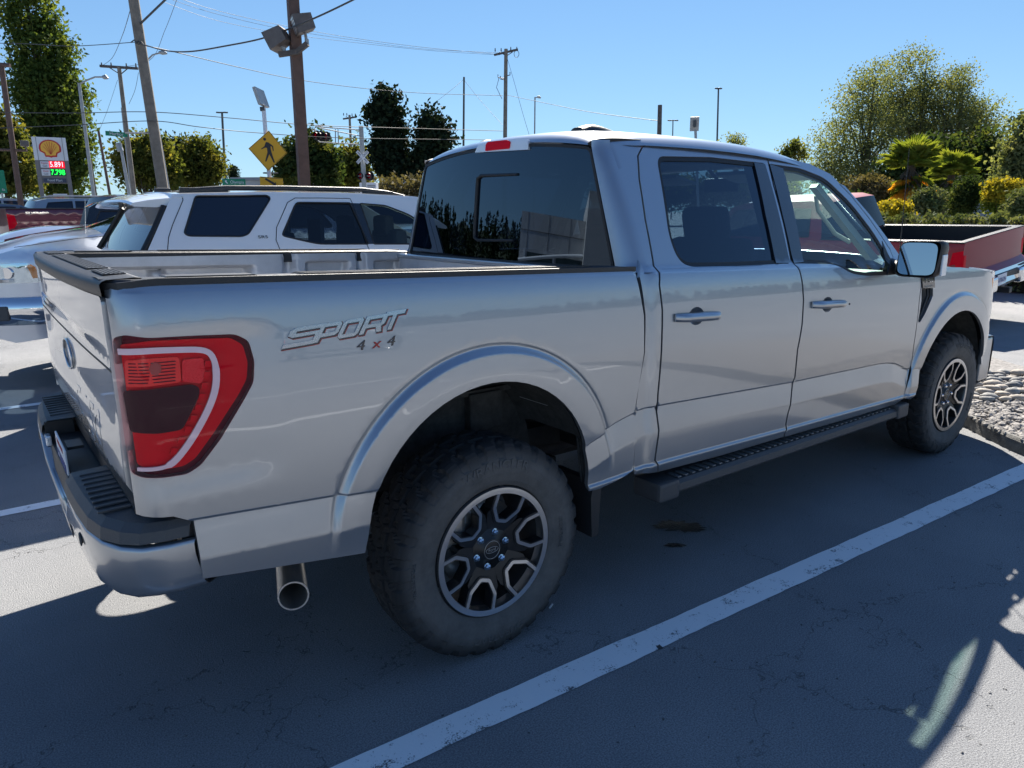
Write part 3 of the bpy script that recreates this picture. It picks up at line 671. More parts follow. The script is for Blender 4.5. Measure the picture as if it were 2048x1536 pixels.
for layer, (grow, off, mat, nm) in enumerate(((.0048, .0008, REDOUT, 'badge_outline'), (.0040, .0014, DKCHR, 'badge_backing'), (0, .0030, M_('satin_chrome', (.50, .53, .58), .18, .9), 'badge_letter'))):
    for i, ch in enumerate('SPORT'):
        def mp(p, g=grow):
            x = p[0]; y = p[1]
            X = (xs0[i]+wd[i]*x)*W*1.05+y*Hh*.62-.004; Y = (hts[i][0]+y*(hts[i][1]-hts[i][0]))*Hh
            q = O+ex*X+ey*Y; return (q.x, q.y)
        poly = [mp(p) for p in GL[ch]]
        def growp(poly, g):
            if g == 0: return poly
            out = []; n = len(poly); ar = sum(poly[k][0]*poly[(k+1) % n][1]-poly[(k+1) % n][0]*poly[k][1] for k in range(n)); s = 1 if ar < 0 else -1
            for k in range(n):
                a = Vector(poly[k-1]); p = Vector(poly[k]); b = Vector(poly[(k+1) % n]); t1_ = (p-a).normalized(); t2_ = (b-p).normalized(); n1 = Vector((-t1_.y, t1_.x))*s; n2 = Vector((-t2_.y, t2_.x))*s
                mm = (n1+n2); mm = mm/max(.4, mm.length_squared)*2*g/1.0*.5*2/2*1.0; out.append(tuple(p+mm))
            return out
        poly = growp(poly, grow); holes = [growp([mp(p) for p in GH[ch]], -grow)] if ch in GH else []
        dx = .0045 if layer == 0 else (.003 if layer == 1 else 0); poly = [(p[0]+dx, p[1]-dx*.8) for p in poly]; holes = [[(p[0]+dx, p[1]-dx*.8) for p in h] for h in holes]
        o = patch(nm, poly, S, mat, bs, holes=holes, step=.02, skirt=.002, off=off, grid=False)
o4 = Vector(inv(S, 754, 687, -.42, 1.19))
for s_, dx, mt in (('4', -.052, DKCHR), ('x', 0, REDOUT), ('4', .048, DKCHR)):
    textobj(s_, .042, (lambda dx: lambda u, v, t: S(o4.x+dx+u+v*.35, o4.y+v+.02*dx)+Vector((0, -.001-t, 0)))(dx), mt, 'badge_numeral', bs, .0008, 1.35)
# ---- wheels
LETR = M_('rubbed_rubber_letter', (.095, .092, .09), .7)
WEBBLK = M_('satin_black', (.012, .012, .013), .38)
def make_wheel(name, loc, side, parent):
    """side -1: outer face towards -Y"""
    wl = empty(name, loc); wl.parent = parent
    if side > 0: wl.rotation_euler = (0, 0, pi)
    R = .408; HW = .132
    m = MB(); N = 300; rows = []
    prof = [(-.100, .243), (-.118, .250), (-.128, .268), (-.136, .300), (-.138, .325), (-.134, .350), (-.128, .368), (-.126, .372), (-.122, .388), (-.112, .399), (-.100, .404), (-.085, .4065), (-.070, .407), (-.068, .407), (-.045, .408), (-.027, .408), (-.024, .408), (0, .408), (.024, .408), (.027, .408), (.045, .408), (.068, .407), (.070, .407), (.085, .4065), (.100, .404), (.112, .399), (.122, .388), (.128, .368), (.136, .32), (.128, .268), (.100, .243)]
    for i in range(N):
        a = 2*pi*i/N; ca, sa = cos(a), sin(a); r_ = []
        for y, r in prof:
            y *= .965; ay = abs(y); q = i % 10
            if .364 < r:
                g = 0
                if ay > .095: g = .013 if (q in (0, 1, 2, 3) if y < 0 else q in (5, 6, 7, 8)) else 0; g *= 1 if ay < .125 else .55
                elif .068 <= ay <= .071 or .024 <= ay <= .028: g = .011
                elif ay > .03: g = .010 if (i+int(y*90)) % 10 in (4, 5) else 0
                else: g = .010 if (i+int(y*160)) % 10 in (8, 9) else 0
                r -= g
            r_.append(Vector((r*ca, y, r*sa)))
        rows.append(r_)
    rows.append(rows[0]); m.grid(rows, smooth=False); ty = m.build('tyre', TYRE, wl)
    for s_, a0, sz, rr in (('WRANGLER', 90, .046, .330), ('DURATRAC', 270, .036, .330), ('WORKHORSE', 180, .018, .345), ('LT275/70R18', 0, .020, .300)):
        textobj(s_, sz, (lambda a0, rr: lambda u, v, t: Vector(((rr+v)*cos(radians(a0)-u/rr), -.1310-t*1.2, (rr+v)*sin(radians(a0)-u/rr))))(a0, rr), LETR, 'sidewall_lettering', ty, .0016, 1.15)
    # rim: barrel, flat lip, machined pentagon faces, black web
    m = MB(); rows = []
    for i in range(73):
        a = 2*pi*i/72; rows.append([Vector((r*cos(a), y, r*sin(a))) for y, r in ((-.112, .246), (-.121, .243), (-.121, .236), (-.108, .226), (-.09, .222), (.0, .205), (.10, .215), (.12, .235))])
    m.grid(rows); rb = m.build('rim', DARKMET, wl)
    m = MB(); rows = []
    for i in range(145):
        a = 2*pi*i/144; rows.append([Vector((r*cos(a), y, r*sin(a))) for y, r in ((-.112, .2425), (-.1225, .2415), (-.1225, .2335), (-.122, .2205), (-.110, .2195), (-.08, .2195))])
    m.grid(rows, smooth=False); m.build('rim_lip', MACH, rb)
    U = [(-.060, .222), (-.056, .158), (-.020, .112), (.020, .112), (.056, .158), (.060, .222)]
    def offs(poly, w):
        out = []
        for i, p in enumerate(poly):
            a = Vector(poly[max(0, i-1)]); b = Vector(poly[min(len(poly)-1, i+1)]); t = (b-a).normalized(); out.append((p[0]-t.y*w, p[1]+t.x*w))
        return out
    Ur = rounded(U, .006, 2, closed=False)
    inn = offs(Ur, .0062); out_ = offs(Ur, -.0062)
    mf = MB(); mb = MB(); inb = offs(Ur, .010); outb = offs(Ur, -.012)
    for k in range(6):
        A = radians(60*k+10)
        def wp(t, r, y, A=A): return Vector((r*cos(A)-t*sin(A), y, r*sin(A)+t*cos(A)))
        n = len(Ur)
        dep = lambda r: -.1225+.22*max(0, .20-r)*.9
        for mm, I, Oo, y0, d in ((mf, inn, out_, 0, .003), (mb, inb, outb, .003, .045)):
            V = [wp(*p, dep(p[1])+y0) for p in I]+[wp(*p, dep(p[1])+y0) for p in Oo]+[wp(*p, dep(p[1])+y0+d) for p in I]+[wp(*p, dep(p[1])+y0+d) for p in Oo]
            F = []
            for i in range(n-1): F += [(i, i+1, n+i+1, n+i), (i, 2*n+i, 2*n+i+1, i+1), (n+i, n+i+1, 3*n+i+1, 3*n+i)]
            mm.add(V, F)
        # web between the pentagon tips and the hub
        for sg in (-1, 1):
            w_ = [(.0, .055), (sg*.045, .05), (sg*.060, .100), (sg*.070, .135), (sg*.060, .158), (sg*.024, .116), (0, .112)]
            y = -.098
            n2 = len(w_); V = [wp(*p, dep(p[1])+.008 if p[1] > .09 else -.080) for p in w_]+[wp(*p, -.05) for p in w_]
            mb.add(V, [list(range(n2)), list(range(n2, 2*n2))[::-1]]+[(i, (i+1) % n2, n2+(i+1) % n2, n2+i) for i in range(n2)])
    fix_normals(mf.build('machined_spoke_faces', MACH, rb)); fix_normals(mb.build('spoke_web', WEBBLK, rb))
    m = MB(); rows = []
    for i in range(49):
        a = 2*pi*i/48; rows.append([Vector((r*cos(a), y, r*sin(a))) for y, r in ((-.05, .088), (-.078, .086), (-.086, .080), (-.088, .045), (-.094, .042), (-.096, .038), (-.096, .001))])
    m.grid(rows); m.build('hub', WEBBLK, rb)
    m = MB(); m.tube([Vector((.034*cos(2*pi*k/40), -.097, .034*sin(2*pi*k/40))) for k in range(41)], .0009, 5, cap=False)
    m.tube([Vector((.027*cos(2*pi*k/40), -.097, .011*sin(2*pi*k/40))) for k in range(41)], .0008, 5, cap=False); m.build('centre_cap_emblem', STEEL, rb)
    textobj('Ford', .017, lambda u, v, t: Vector((u*cos(1.2)-v*sin(1.2), -.0965-t, u*sin(1.2)+v*cos(1.2))) if 0 else Vector((u, -.0965-t, v)), STEEL, 'centre_cap_lettering', rb, .0005)
    for k in range(6):
        m = MB(); a = radians(60*k+14); c = Vector((.066*cos(a), 0, .066*sin(a)))
        m.tube([c+Vector((0, -.080, 0)), c+Vector((0, -.098, 0)), c+Vector((0, -.104, 0))], [.0115, .0115, .006], 6, smooth=False); m.tube([c+Vector((0, -.080, 0)), c+Vector((0, -.0895, 0))], [.0135, .0135], 12)
        m.build('lug_nut', CHROME, rb)
    m = MB(); rows = []
    for i in range(49):
        a = 2*pi*i/48; rows.append([Vector((r*cos(a), y, r*sin(a))) for y, r in ((-.02, .06), (-.022, .168), (-.004, .17), (0, .06))])
    m.grid(rows); m.box((-.13, -.02, .09), (.10, .07, .14), bev=.02); m.build('brake_disc', STEEL, rb)
    return wl
w0 = make_wheel('rear_wheel', (0, -.862, .408), -1, TR)
def copy_tree(o, parent=None, mirror_y=False):
    c = o.copy(); COL.objects.link(c)
    if parent is not None: c.parent = parent
    for ch in [x for x in bpy.data.objects if x.parent == o]: copy_tree(ch, c)
    return c
for nm, loc, rz in (('front_wheel', (3.693, -.862, .408), 0), ('rear_wheel', (0, .862, .408), pi), ('front_wheel', (3.693, .862, .408), pi)):
    c = copy_tree(w0, TR); c.name = nm; c.location = loc; c.rotation_euler = (0, radians(17) if nm == 'front_wheel' else 0, rz)
# ---- rear bumper
ysb = [-.985, -.975, -.95, -.90, -.82, -.70, -.55, -.42, -.36, -.30, 0, .30, .36, .42, .55, .70, .82, .90, .95, .975, .985]
def bx(y): return interp(abs(y), [0, .36, .6, .8, .9, .95, .975, .985], [-1.235, -1.235, -1.232, -1.215, -1.185, -1.15, -1.10, -1.04])
ends = [(-.985, -.99)]
m = MB(); rows = []
path = [(-.995, .975), (-1.06, .972), (-1.12, .955), (-1.165, .915), (-1.20, .85), (-1.222, .75), (-1.232, .60), (-1.236, .45), (-1.236, .37), (-1.228, .34)]
for x, y in [(x, -y) for x, y in path]+path[::-1]:
    zt = interp(abs(y), [.34, .37, .42, .8, .975], [.63, .70, .765, .765, .755]); zb = interp(abs(y), [.37, .45, .9, .975], [.595, .58, .60, .615])
    zb -= .02; rows.append([Vector((x+.03, y*.985, zt-.008)), Vector((x+.008, y*.996, zt-.009)), Vector((x+.002, y*.999, zt-.013)), Vector((x, y, zt-.022)), Vector((x+.001, y, zt-.05)), Vector((x+.006, y*.998, (zt+zb)/2)), Vector((x+.012, y*.996, zb+.05)), Vector((x+.018, y*.993, zb+.022)), Vector((x+.03, y*.985, zb+.006)), Vector((x+.05, y*.96, zb)), Vector((x+.12, y*.9, zb-.0))])
m.grid([r_[::-1] for r_ in rows])
bp_ = m.build('rear_bumper', SILVER, TR)
for sgn in (-1, 1):
    m = MB(); rows = []
    for x, y in [(-1.0, .965), (-1.06, .962), (-1.12, .945), (-1.16, .905), (-1.195, .84), (-1.215, .75), (-1.225, .60), (-1.230, .45), (-1.230, .38)]:
        zt = interp(y, [.38, .45, .8, .965], [.81, .815, .812, .805])
        rows.append([Vector((x-.004, sgn*(y+.004), .757)), Vector((x+.002, sgn*y*.998, zt-.02)), Vector((x+.02, sgn*y*.985, zt)), Vector((min(-1.0, x+.14) if y < .9 else -.99, sgn*min(y*.95, .88), zt+.002)), Vector((-1.0, sgn*min(y, .84), zt-.0))])
    if sgn < 0: rows = [r_[::-1] for r_ in rows]
    m.grid(rows, smooth=False); sp = m.build('step_pad', GREYP, bp_)
    m = MB()
    for k in range(9): m.box((-1.15, sgn*(.44+.045*k), .8165), (.085, .012, .006), bev=.002)
    m.build('step_pad_ribs', GREYP, sp)
m = MB(); m.box((-1.185, 0, .66), (.05, .78, .15), bev=.015); m.box((-1.13, 0, .735), (.13, .76, .03), bev=.01); m.box((-1.16, 0, .80), (.05, .1, .01)); m.build('bumper_centre', BLACKP, bp_)
for sgn in (-1, 1):
    m = MB(); m.box((-1.17, sgn*.385, .745), (.10, .012, .12)); m.build('notch_cheek', BLACKP, bp_)
    m = MB(); c = Vector((bx(.62)+.001, sgn*.64, .69)); m.tube([c+Vector((0, .018*cos(2*pi*k/20), .018*sin(2*pi*k/20))) for k in range(21)], .0025, 6, cap=False); m.tube([c+Vector((.004, 0, 0)), c+Vector((-.003, 0, 0))], .014, 14); m.build('parking_sensor', GREYP, bp_)
m = MB(); m.box((-1.217, .33, .745), (.02, .06, .04), bev=.006); m.build('plate_lamp', CLEARL, bp_)
PLW = M_('plate_white', (.62, .66, .72), .35, var=.1); PLB = M_('plate_blue', (.03, .06, .25), .4)
m = MB(); m.box((-1.200, 0, .745), (.006, .305, .152), bev=.002); pl = m.build('licence_plate', PLW, TR)
textobj('C74382V', .085, lambda u, v, t: Vector((-1.2035-t, -u, .735+v)), PLB, 'plate_number', pl, .0006, .85)
textobj('WASHINGTON', .026, lambda u, v, t: Vector((-1.2035-t, -u, .803+v)), M_('plate_red', (.35, .03, .06), .4), 'plate_heading', pl, .0006)
m = MB()
for sgn in (-1, 1): m.prism([(-1.03, .83), (-.985, .83), (-.965, .60), (-1.0, .60)], (lambda s: lambda u, v, t: Vector((u, s*t, v)))(sgn), .86, .945)
m.box((-1.06, 0, .80), (.10, 1.72, .05)); m.build('bumper_filler', BLACKP, TR)
# ---- exhaust, step bar, mud flap, underbody
m = MB(); ring_ = [(-.47, -.62, .50), (-.56, -.70, .47), (-.63, -.765, .425), (-.70, -.83, .372)]
p0 = on(580, 1128, 1, -.64); p1 = on(587, 1192, 1, -.88); ax = (p1-p0).normalized()
m.tube([p0-ax*.25, p0, p1], [.044, .047, .048], 24, cap=False); m.tube([p1, p0-ax*.2], [.043, .040], 24, cap=False)
m.add([p1+Vector((0, 0, 0))+(ax.orthogonal().normalized()*cos(2*pi*k/24)+ax.cross(ax.orthogonal().normalized())*sin(2*pi*k/24))*r for r in (.048, .043) for k in range(24)], [(k, (k+1) % 24, 24+(k+1) % 24, 24+k) for k in range(24)])
m.build('exhaust_tip', STEEL, TR)
m = MB(); m.tube([p0-ax*.2, p0-ax*.3+Vector((.1, .15, .02)), (.2, -.45, .55), (1.5, -.4, .48)], .038, 12); m.build('exhaust_pipe', DARKMET, TR)
for sgn in (-1, 1):
    m = MB(); rows = []
    for i in range(2):
        x = (.86, 3.04)[i]
        rows.append([Vector((x, sgn*y, z-.010*(x-.86)/2.18)) for y, z in ((.86, .44), (.875, .462), (.985, .458), (1.003, .445), (1.006, .415), (.985, .395), (.88, .395), (.86, .41), (.86, .44))])
    if sgn > 0: rows = [r_[::-1] for r_ in rows]
    m.grid(rows, smooth=False); m.add(rows[0][:-1], [list(range(8))]); m.add(rows[1][:-1], [list(range(8))]); rbd = m.build('running_board', GREYP, TR)
    m = MB()
    for k in range(40): m.box((1.0+k*.048, sgn*.948, .463-.010*(k*.048+.14)/2.18), (.022, .062, .007), bev=.002)
    m.build('tread_ribs', M_('worn_rib_plastic', (.13, .135, .14), .55), rbd)
    for x in (.86, 3.03): m = MB(); m.box((x+(.04 if x < 1 else -.05), sgn*.935, .428), (.13, .158, .085), bev=.015); m.build('end_cap', GREYP, rbd)
    m = MB(); 
    for x in (1.2, 2.0, 2.8): m.box((x, sgn*.80, .46), (.05, .2, .03))
    m.build('bracket', DARKMET, rbd)
    m = MB(); m.prism([(.475, .56), (.51, .56), (.515, .53), (.505, .33), (.47, .33), (.462, .50)], (lambda s: lambda u, v, t: Vector((u, s*t, v)))(sgn), .74, .985); m.build('mud_flap', BLACKP, TR)
FR = M_('underbody', (.025, .024, .023), .8, var=.5, vscale=7, bump=.4, bscale=30)
m = MB()
for s_ in (-1, 1): m.box((1.6, s_*.42, .56), (5.2, .08, .16))
m.box((1.9, 0, .60), (2.3, 1.70, .10)); m.box((2.6, 0, .45), (.9, .35, .2), bev=.05); m.tube([(0, -.75, .41), (0, .75, .41)], .045, 12); m.tube([(0, -.16, .42), (0, 0, .42), (0, .16, .42)], [.08, .16, .08], 12)
m.tube([(0, 0, .43), (2.3, 0, .5)], .04, 10); m.tube([(3.69, -.7, .41), (3.69, .7, .41)], .04, 10)
for s_ in (-1, 1): m.box((-.0, s_*.52, .50), (1.3, .06, .03)); m.tube([(-.08, s_*.58, .42), (-.03, s_*.50, .80)], .03, 10)
m.box((-.85, .05, .62), (.5, .62, .22), bev=.1); m.box((-.95, 0, .70), (.1, 1.6, .12)); m.box((3.9, 0, .75), (1.0, 1.1, .7), bev=.05)
m.build('chassis', FR, TR)
LINER = M_('wheel_liner', (.05, .05, .048), .8, var=.5, vscale=20, bump=.4, bscale=60)
for sgn in (-1, 1):
    for cx, cz, r, nm in ((-.025, .575, .50, 'rear'), (3.625, .50, .52, 'front')):
        m = MB(); a0, a1 = (20, 150) if nm == 'rear' else (0, 180)
        rows = [[Vector((cx+r*k_*cos(radians(a0+(a1-a0)*i/24)), sgn*y, cz+r*k_*sin(radians(a0+(a1-a0)*i/24)))) for i in range(25)] for y, k_ in ((.955, .97), (.90, 1.0), (.62, 1.0), (.58, .95))]
        m.grid(rows); 
        if nm == 'front' or sgn < 0: m.add([Vector((cx+r*cos(radians(i*7.5)), sgn*.58, cz+r*sin(radians(i*7.5)))) for i in range(25)], [list(range(25))])
        m.build('wheel_liner', LINER, TR)
m = MB()                                          # bed side inner sheet, ribs and hanger seen through the rear arch
for sgn in (-1, 1):
    m = MB(); m.box((.22, sgn*.60, .82), (.16, .05, .16), bev=.01); m.box((-.1, sgn*.595, .90), (.9, .03, .02)); m.box((-.28, sgn*.60, .80), (.10, .03, .10), bev=.01)
    for q in range(3): m.tube([(.36+.02*q, sgn*.86, .98-.02*q), (.46+.012*q, sgn*.90, .75), (.47+.012*q, sgn*.92, .55)], .006, 6)
    m.build('inner_wheelhouse', LINER, TR)
# ---- door handles, key lock, mirrors, vent badge, antenna
for dr, pA, pB, nm in ((rd, (1348, 636), (1437, 630), 0), (fd, (1622, 610), (1687, 606), 1)):
    A = Vector(S(*inv(S, *pA, .9 if not nm else 1.9, 1.17))); B = Vector(S(*inv(S, *pB, 1.2 if not nm else 2.2, 1.17)))
    c = (A+B)/2; L = (B-A).length; d = (B-A).normalized(); ang = atan2(d.z, d.x)
    Mt = Matrix.Rotation(-ang, 3, 'Y')
    m = MB(); rows = []
    for i in range(13):
        t = i/12; o_ = .030*sstep(-.02, .16, t)*sstep(1.02, .86, t)+.010; hh = .0185*(1-.12*abs(2*t-1)**3); p = A+(B-A)*t
        rows.append([p+Vector((0, -yy*o_/.04, zz*hh)) for yy, zz in ((.012, 1), (.030, .98), (.042, .55), (.043, -.2), (.034, -.92), (.012, -1))])
    m.grid([r_[::-1] for r_ in rows]); m.add(rows[0], [list(range(6))[::-1]]); m.add(rows[-1], [list(range(6))]); h = m.build('door_handle', SILVER, dr)
    m = MB(); n = 20; cz = c+Vector((.0, 0, 0))
    rows = []; cc = cupF if nm else cupR
    for j in range(6):
        f_ = 1-j/5; rows.append([Vector(S(cc[0]+.0515*f_*cos(2*pi*k/n), cc[1]+.0395*f_*sin(2*pi*k/n)))+Vector((0, .001+.015*(1-f_**2), 0)) for k in range(n+1)])
    m.grid(rows); m.build('handle_cup', SILVER, dr)
    if nm: m = MB(); p = B+Vector((-.018, -.044, 0)); m.tube([p, p+Vector((0, .004, 0))], .005, 10); m.build('key_lock', SEAL, h)
for sgn in (-1, 1):
    m = MB(); bev = []
    # housing: rounded box lofted front to back
    rows = []
    for x, k in ((2.655, .93), (2.66, 1.0), (2.70, 1.0), (2.74, .95), (2.79, .78), (2.81, .45)):
        n = 28; r_ = []
        for i in range(n+1):
            a = 2*pi*i/n; cx, sx = cos(a), sin(a); e = .32
            px_ = (abs(cx)**e)*(1 if cx > 0 else -1); pz = (abs(sx)**e)*(1 if sx > 0 else -1)
            r_.append(Vector((x, sgn*(1.135+.018*pz*0+.108*px_*k+.012*pz), 1.345+.098*pz*k)))
        rows.append(r_)
    m.grid(rows); m.add(rows[-1][:-1], [list(range(28))]); fix_normals(m.build('side_mirror', BLACKP, TR)); mo = bpy.data.objects[bpy.context.scene.collection.objects[-1].name] if False else None
    mh = [o for o in TR.children if o.name.startswith('side_mirror')][-1]
    m = MB(); r_ = []
    for i in range(28):
        a = 2*pi*i/28; cx, sx = cos(a), sin(a); e = .38; r_.append(Vector((2.652, sgn*(1.132+.090*(abs(cx)**e)*(1 if cx > 0 else -1)), 1.345+.084*(abs(sx)**e)*(1 if sx > 0 else -1))))
    m.add(r_, [list(range(28)) if sgn < 0 else list(range(28))[::-1]]); mg = m.build('mirror_glass', M_('mirror_silvering', (.42, .46, .48), .01, 1), mh)
    for v in mg.data.vertices: v.co.x += (v.co.y*sgn-1.132)*.15+(v.co.z-1.345)*.10
    m = MB(); m.box((2.70, sgn*1.247, 1.315), (.05, .012, .11), bev=.004); m.build('mirror_turn_lamp', CLEARL, mh)
    m = MB(); m.tube([(2.80, sgn*.92, 1.29), (2.76, sgn*.98, 1.285), (2.73, sgn*1.06, 1.29)], [.045, .038, .035], 10); m.build('mirror_arm', BLACKP, mh)
vb = [(p[0], p[1]) for p in invs(S, [(1842, 554), (1867, 554), (1868, 575), (1844, 576)], 3.1, 1.2)]
bd = patch('vent_badge', vb, S, GLOSSBLK, fn, step=.03, skirt=.01, off=.006)
cbd = Vector((sum(p[0] for p in vb)/4, sum(p[1] for p in vb)/4))
textobj('F-150', .042, lambda u, v, t: S(cbd.x+u, cbd.y+.014+v)+Vector((0, -.007-t, 0)), CHROME, 'badge_text', bd, .001, 1.0)
textobj('SUPERCREW XLT', .014, lambda u, v, t: S(cbd.x+u, cbd.y-.022+v)+Vector((0, -.007-t, 0)), STEEL, 'badge_subtext', bd, .0006, .9)
m = MB(); 
Sv = lambda u, z: S(u, z)+Vector((0, .028, 0))
patch('vent_recess', [(p[0]+(p[0]-3.1)*.05, p[1]) for p in vent], Sv, SEAL, fn, step=.05, skirt=0)
vp = invs(S, [(1858, 578), (1858, 592), (1847, 622), (1838, 643)], 3.12, 1.15)
m.tube([S(*q)+Vector((0, .010, 0)) for q in vp], .007, 8); m.build('vent_blade', BLACKP, fn)
b_ = Vector((3.16, -.80, 1.27)); tp = at(1822, 262, (b_-CAM).dot(HF)); m = MB(); tp = Vector((b_.x+(tp.x-b_.x)*.3-.02, b_.y+(tp.y-b_.y)*.3, 1.95)); m.tube([b_, b_+Vector((0, 0, .04))], .012, 8)
m.tube([b_, tp], [.0035, .0018], 6); m.build('radio_antenna', SEAL, TR)
# ---- interior
SEATB = M_('seat_back_plastic', (.03, .03, .033), .6)
def seat(x, y, w, nm='front_seat'):
    m = MB(); m.box((x, y, .86), (.52, w, .16), bev=.05); Mt = Matrix.Rotation(radians(-14), 3, 'Y')
    m.box((x-.27, y, 1.17), (.14, w, .60), Mt, bev=.06); m.box((x-.355, y, 1.53), (.09, .27, .19), Mt, bev=.04); m.tube([(x-.32, y-.06, 1.40), (x-.35, y-.06, 1.5)], .006, 6); m.tube([(x-.32, y+.06, 1.40), (x-.35, y+.06, 1.5)], .006, 6)
    m.build(nm, CLOTH, TR)
seat(2.15, -.42, .52); seat(2.15, .42, .52)
m = MB(); m.box((1.32, 0, .84), (.5, 1.5, .16), bev=.05); Mt = Matrix.Rotation(radians(-10), 3, 'Y'); m.box((1.02, 0, 1.12), (.12, 1.5, .56), Mt, bev=.05)
for y in (-.5, .5): m.box((.98, y, 1.46), (.08, .26, .16), Mt, bev=.04)
m.build('rear_seat', CLOTH, TR)
m = MB(); rows = [[Vector((x, y, z)) for x, z in ((2.72, .95), (2.70, 1.12), (2.76, 1.235), (2.95, 1.25), (3.16, 1.235))] for y in (-.80, -.4, 0, .4, .80)]; m.grid(rows); m.box((2.66, 0, .88), (.14, .3, .5), bev=.03); m.build('dashboard', DASH, TR)
m = MB(); c = Vector((2.52, .40, 1.17)); a1 = Vector((0, 1, 0)); a2 = Vector((.42, 0, .9)).normalized(); m.tube([c+(a1*cos(2*pi*k/32)+a2*sin(2*pi*k/32))*.185 for k in range(33)], .016, 8, cap=False); m.tube([c-a1*.17, c, c+a1*.17], .014, 6); m.tube([c, c-a2*.17], .014, 6); m.tube([c, c+Vector((.2, 0, -.1))], .035, 8); m.build('steering_wheel', SEAL, TR)
m = MB(); 
for s_ in (-1, 1):
    m.prism([(2.36, 1.72), (2.40, 1.74), (2.82, 1.33), (2.74, 1.32)], (lambda s: lambda u, v, t: Vector((u, s*(interp(v, [1.3, 1.8], [.84, .64])+t), v)))(s_), -.02, .02)
    m.tube([(2.42, s_*.66, 1.68), (2.47, s_*.65, 1.60), (2.60, s_*.69, 1.47), (2.68, s_*.74, 1.42)], .012, 6)
    m.box((1.86, s_*.74, 1.55), (.09, .04, .62), Matrix.Rotation(radians(-21*s_*-1), 3, 'X'))
    m.box((1.9, s_*.86, .92), (1.9, .04, .68), bev=.01)
m.build('interior_trim', DASH, TR)
m = MB(); rows = [[Vector((x, y, roofz(x, y)-.05)) for y in (-.64, -.4, 0, .4, .64)] for x in (.86, 1.2, 1.6, 2.0, 2.3)]; m.grid(rows); m.build('headliner', M_('headliner_cloth', (.30, .30, .29), .9), TR)
for s_ in (-1, 1): m = MB(); m.box((2.30, s_*.40, 1.79), (.20, .50, .022), Matrix.Rotation(radians(12), 3, 'Y'), bev=.008); m.build('added_sun_visor', DASH, TR)  # unseen visors added to cut the sunlight passing through the cab
m = MB(); m.box((1.9, 0, .66), (2.2, 1.66, .05)); m.box((2.95, 0, .85), (.05, 1.6, .6)); m.box((.80, 0, 1.0), (.03, 1.62, .72)); m.build('cab_floor', SEAL, TR)
# ================= other vehicles =================
GLASSDK = M_('dark_car_glass', (.010, .016, .028), .03, coat=.35, croughness=0, spec=.4)
GLASSBL = glass('windscreen_glass', (.10, .14, .18), 2.1)
MAROON = paint('maroon_paint', (.10, .010, .030), .35, .3, dirt=.05); REDP = paint('red_paint', (.27, .010, .022), .0, .45, dirt=.03, coat=.2)
DKBLUE = paint('dark_blue_paint', (.012, .018, .035), .2, .3, dirt=.04); BLACKC = paint('black_paint', (.006, .007, .009), 0, .2, dirt=.03)
GREYC = paint('light_grey_paint', (.34, .37, .40), .5, .3, dirt=.05); GLASSFAR = M_('dull_car_glass', (.006, .010, .018), .2, spec=.25)  # pickup screens: dark, rougher glass with weak reflections
SLATE = paint('slate_paint', (.12, .15, .19), .5, .3, dirt=.05)
RAMP = paint('bright_silver_paint', (.56, .60, .68), .65, .28, dirt=.05)
def simple_wheel(root, loc, r, w=.22, spokes=5, rimmat=None):
    wl = empty('wheel', loc); wl.parent = root
    def lathe(prof, mat, nm, par, n=40):
        m = MB(); rows = []
        for i in range(n+1):
            a = 2*pi*i/n; rows.append([Vector((q*cos(a), y, q*sin(a))) for y, q in prof])
        m.grid(rows); return m.build(nm, mat, par)
    h = w/2
    lathe([(-h*.8, r*.62), (-h, r*.72), (-h, r*.88), (-h*.8, r*.98), (-h*.3, r), (h*.3, r), (h*.8, r*.98), (h, r*.88), (h, r*.72), (h*.8, r*.62)], RUBBER, 'tyre', wl)
    rm = lathe([(-h*.85, r*.63), (-h*.8, r*.57), (0, r*.52), (h*.8, r*.57), (h*.85, r*.63)], rimmat or MACH, 'rim', wl)
    m = MB()
    for sd_ in (-1, 1):
        for k in range(spokes):
            a = 2*pi*k/spokes; m.prism([(.02, -.045), (r*.56, -.03), (r*.56, .03), (.02, .045)], (lambda a, sd_: lambda u, v, t: Vector((u*cos(a)-v*sin(a), sd_*(h*.55+t), u*sin(a)+v*cos(a))))(a, sd_), 0, .02)
    m.build('spokes', rimmat or MACH, rm)
    return wl
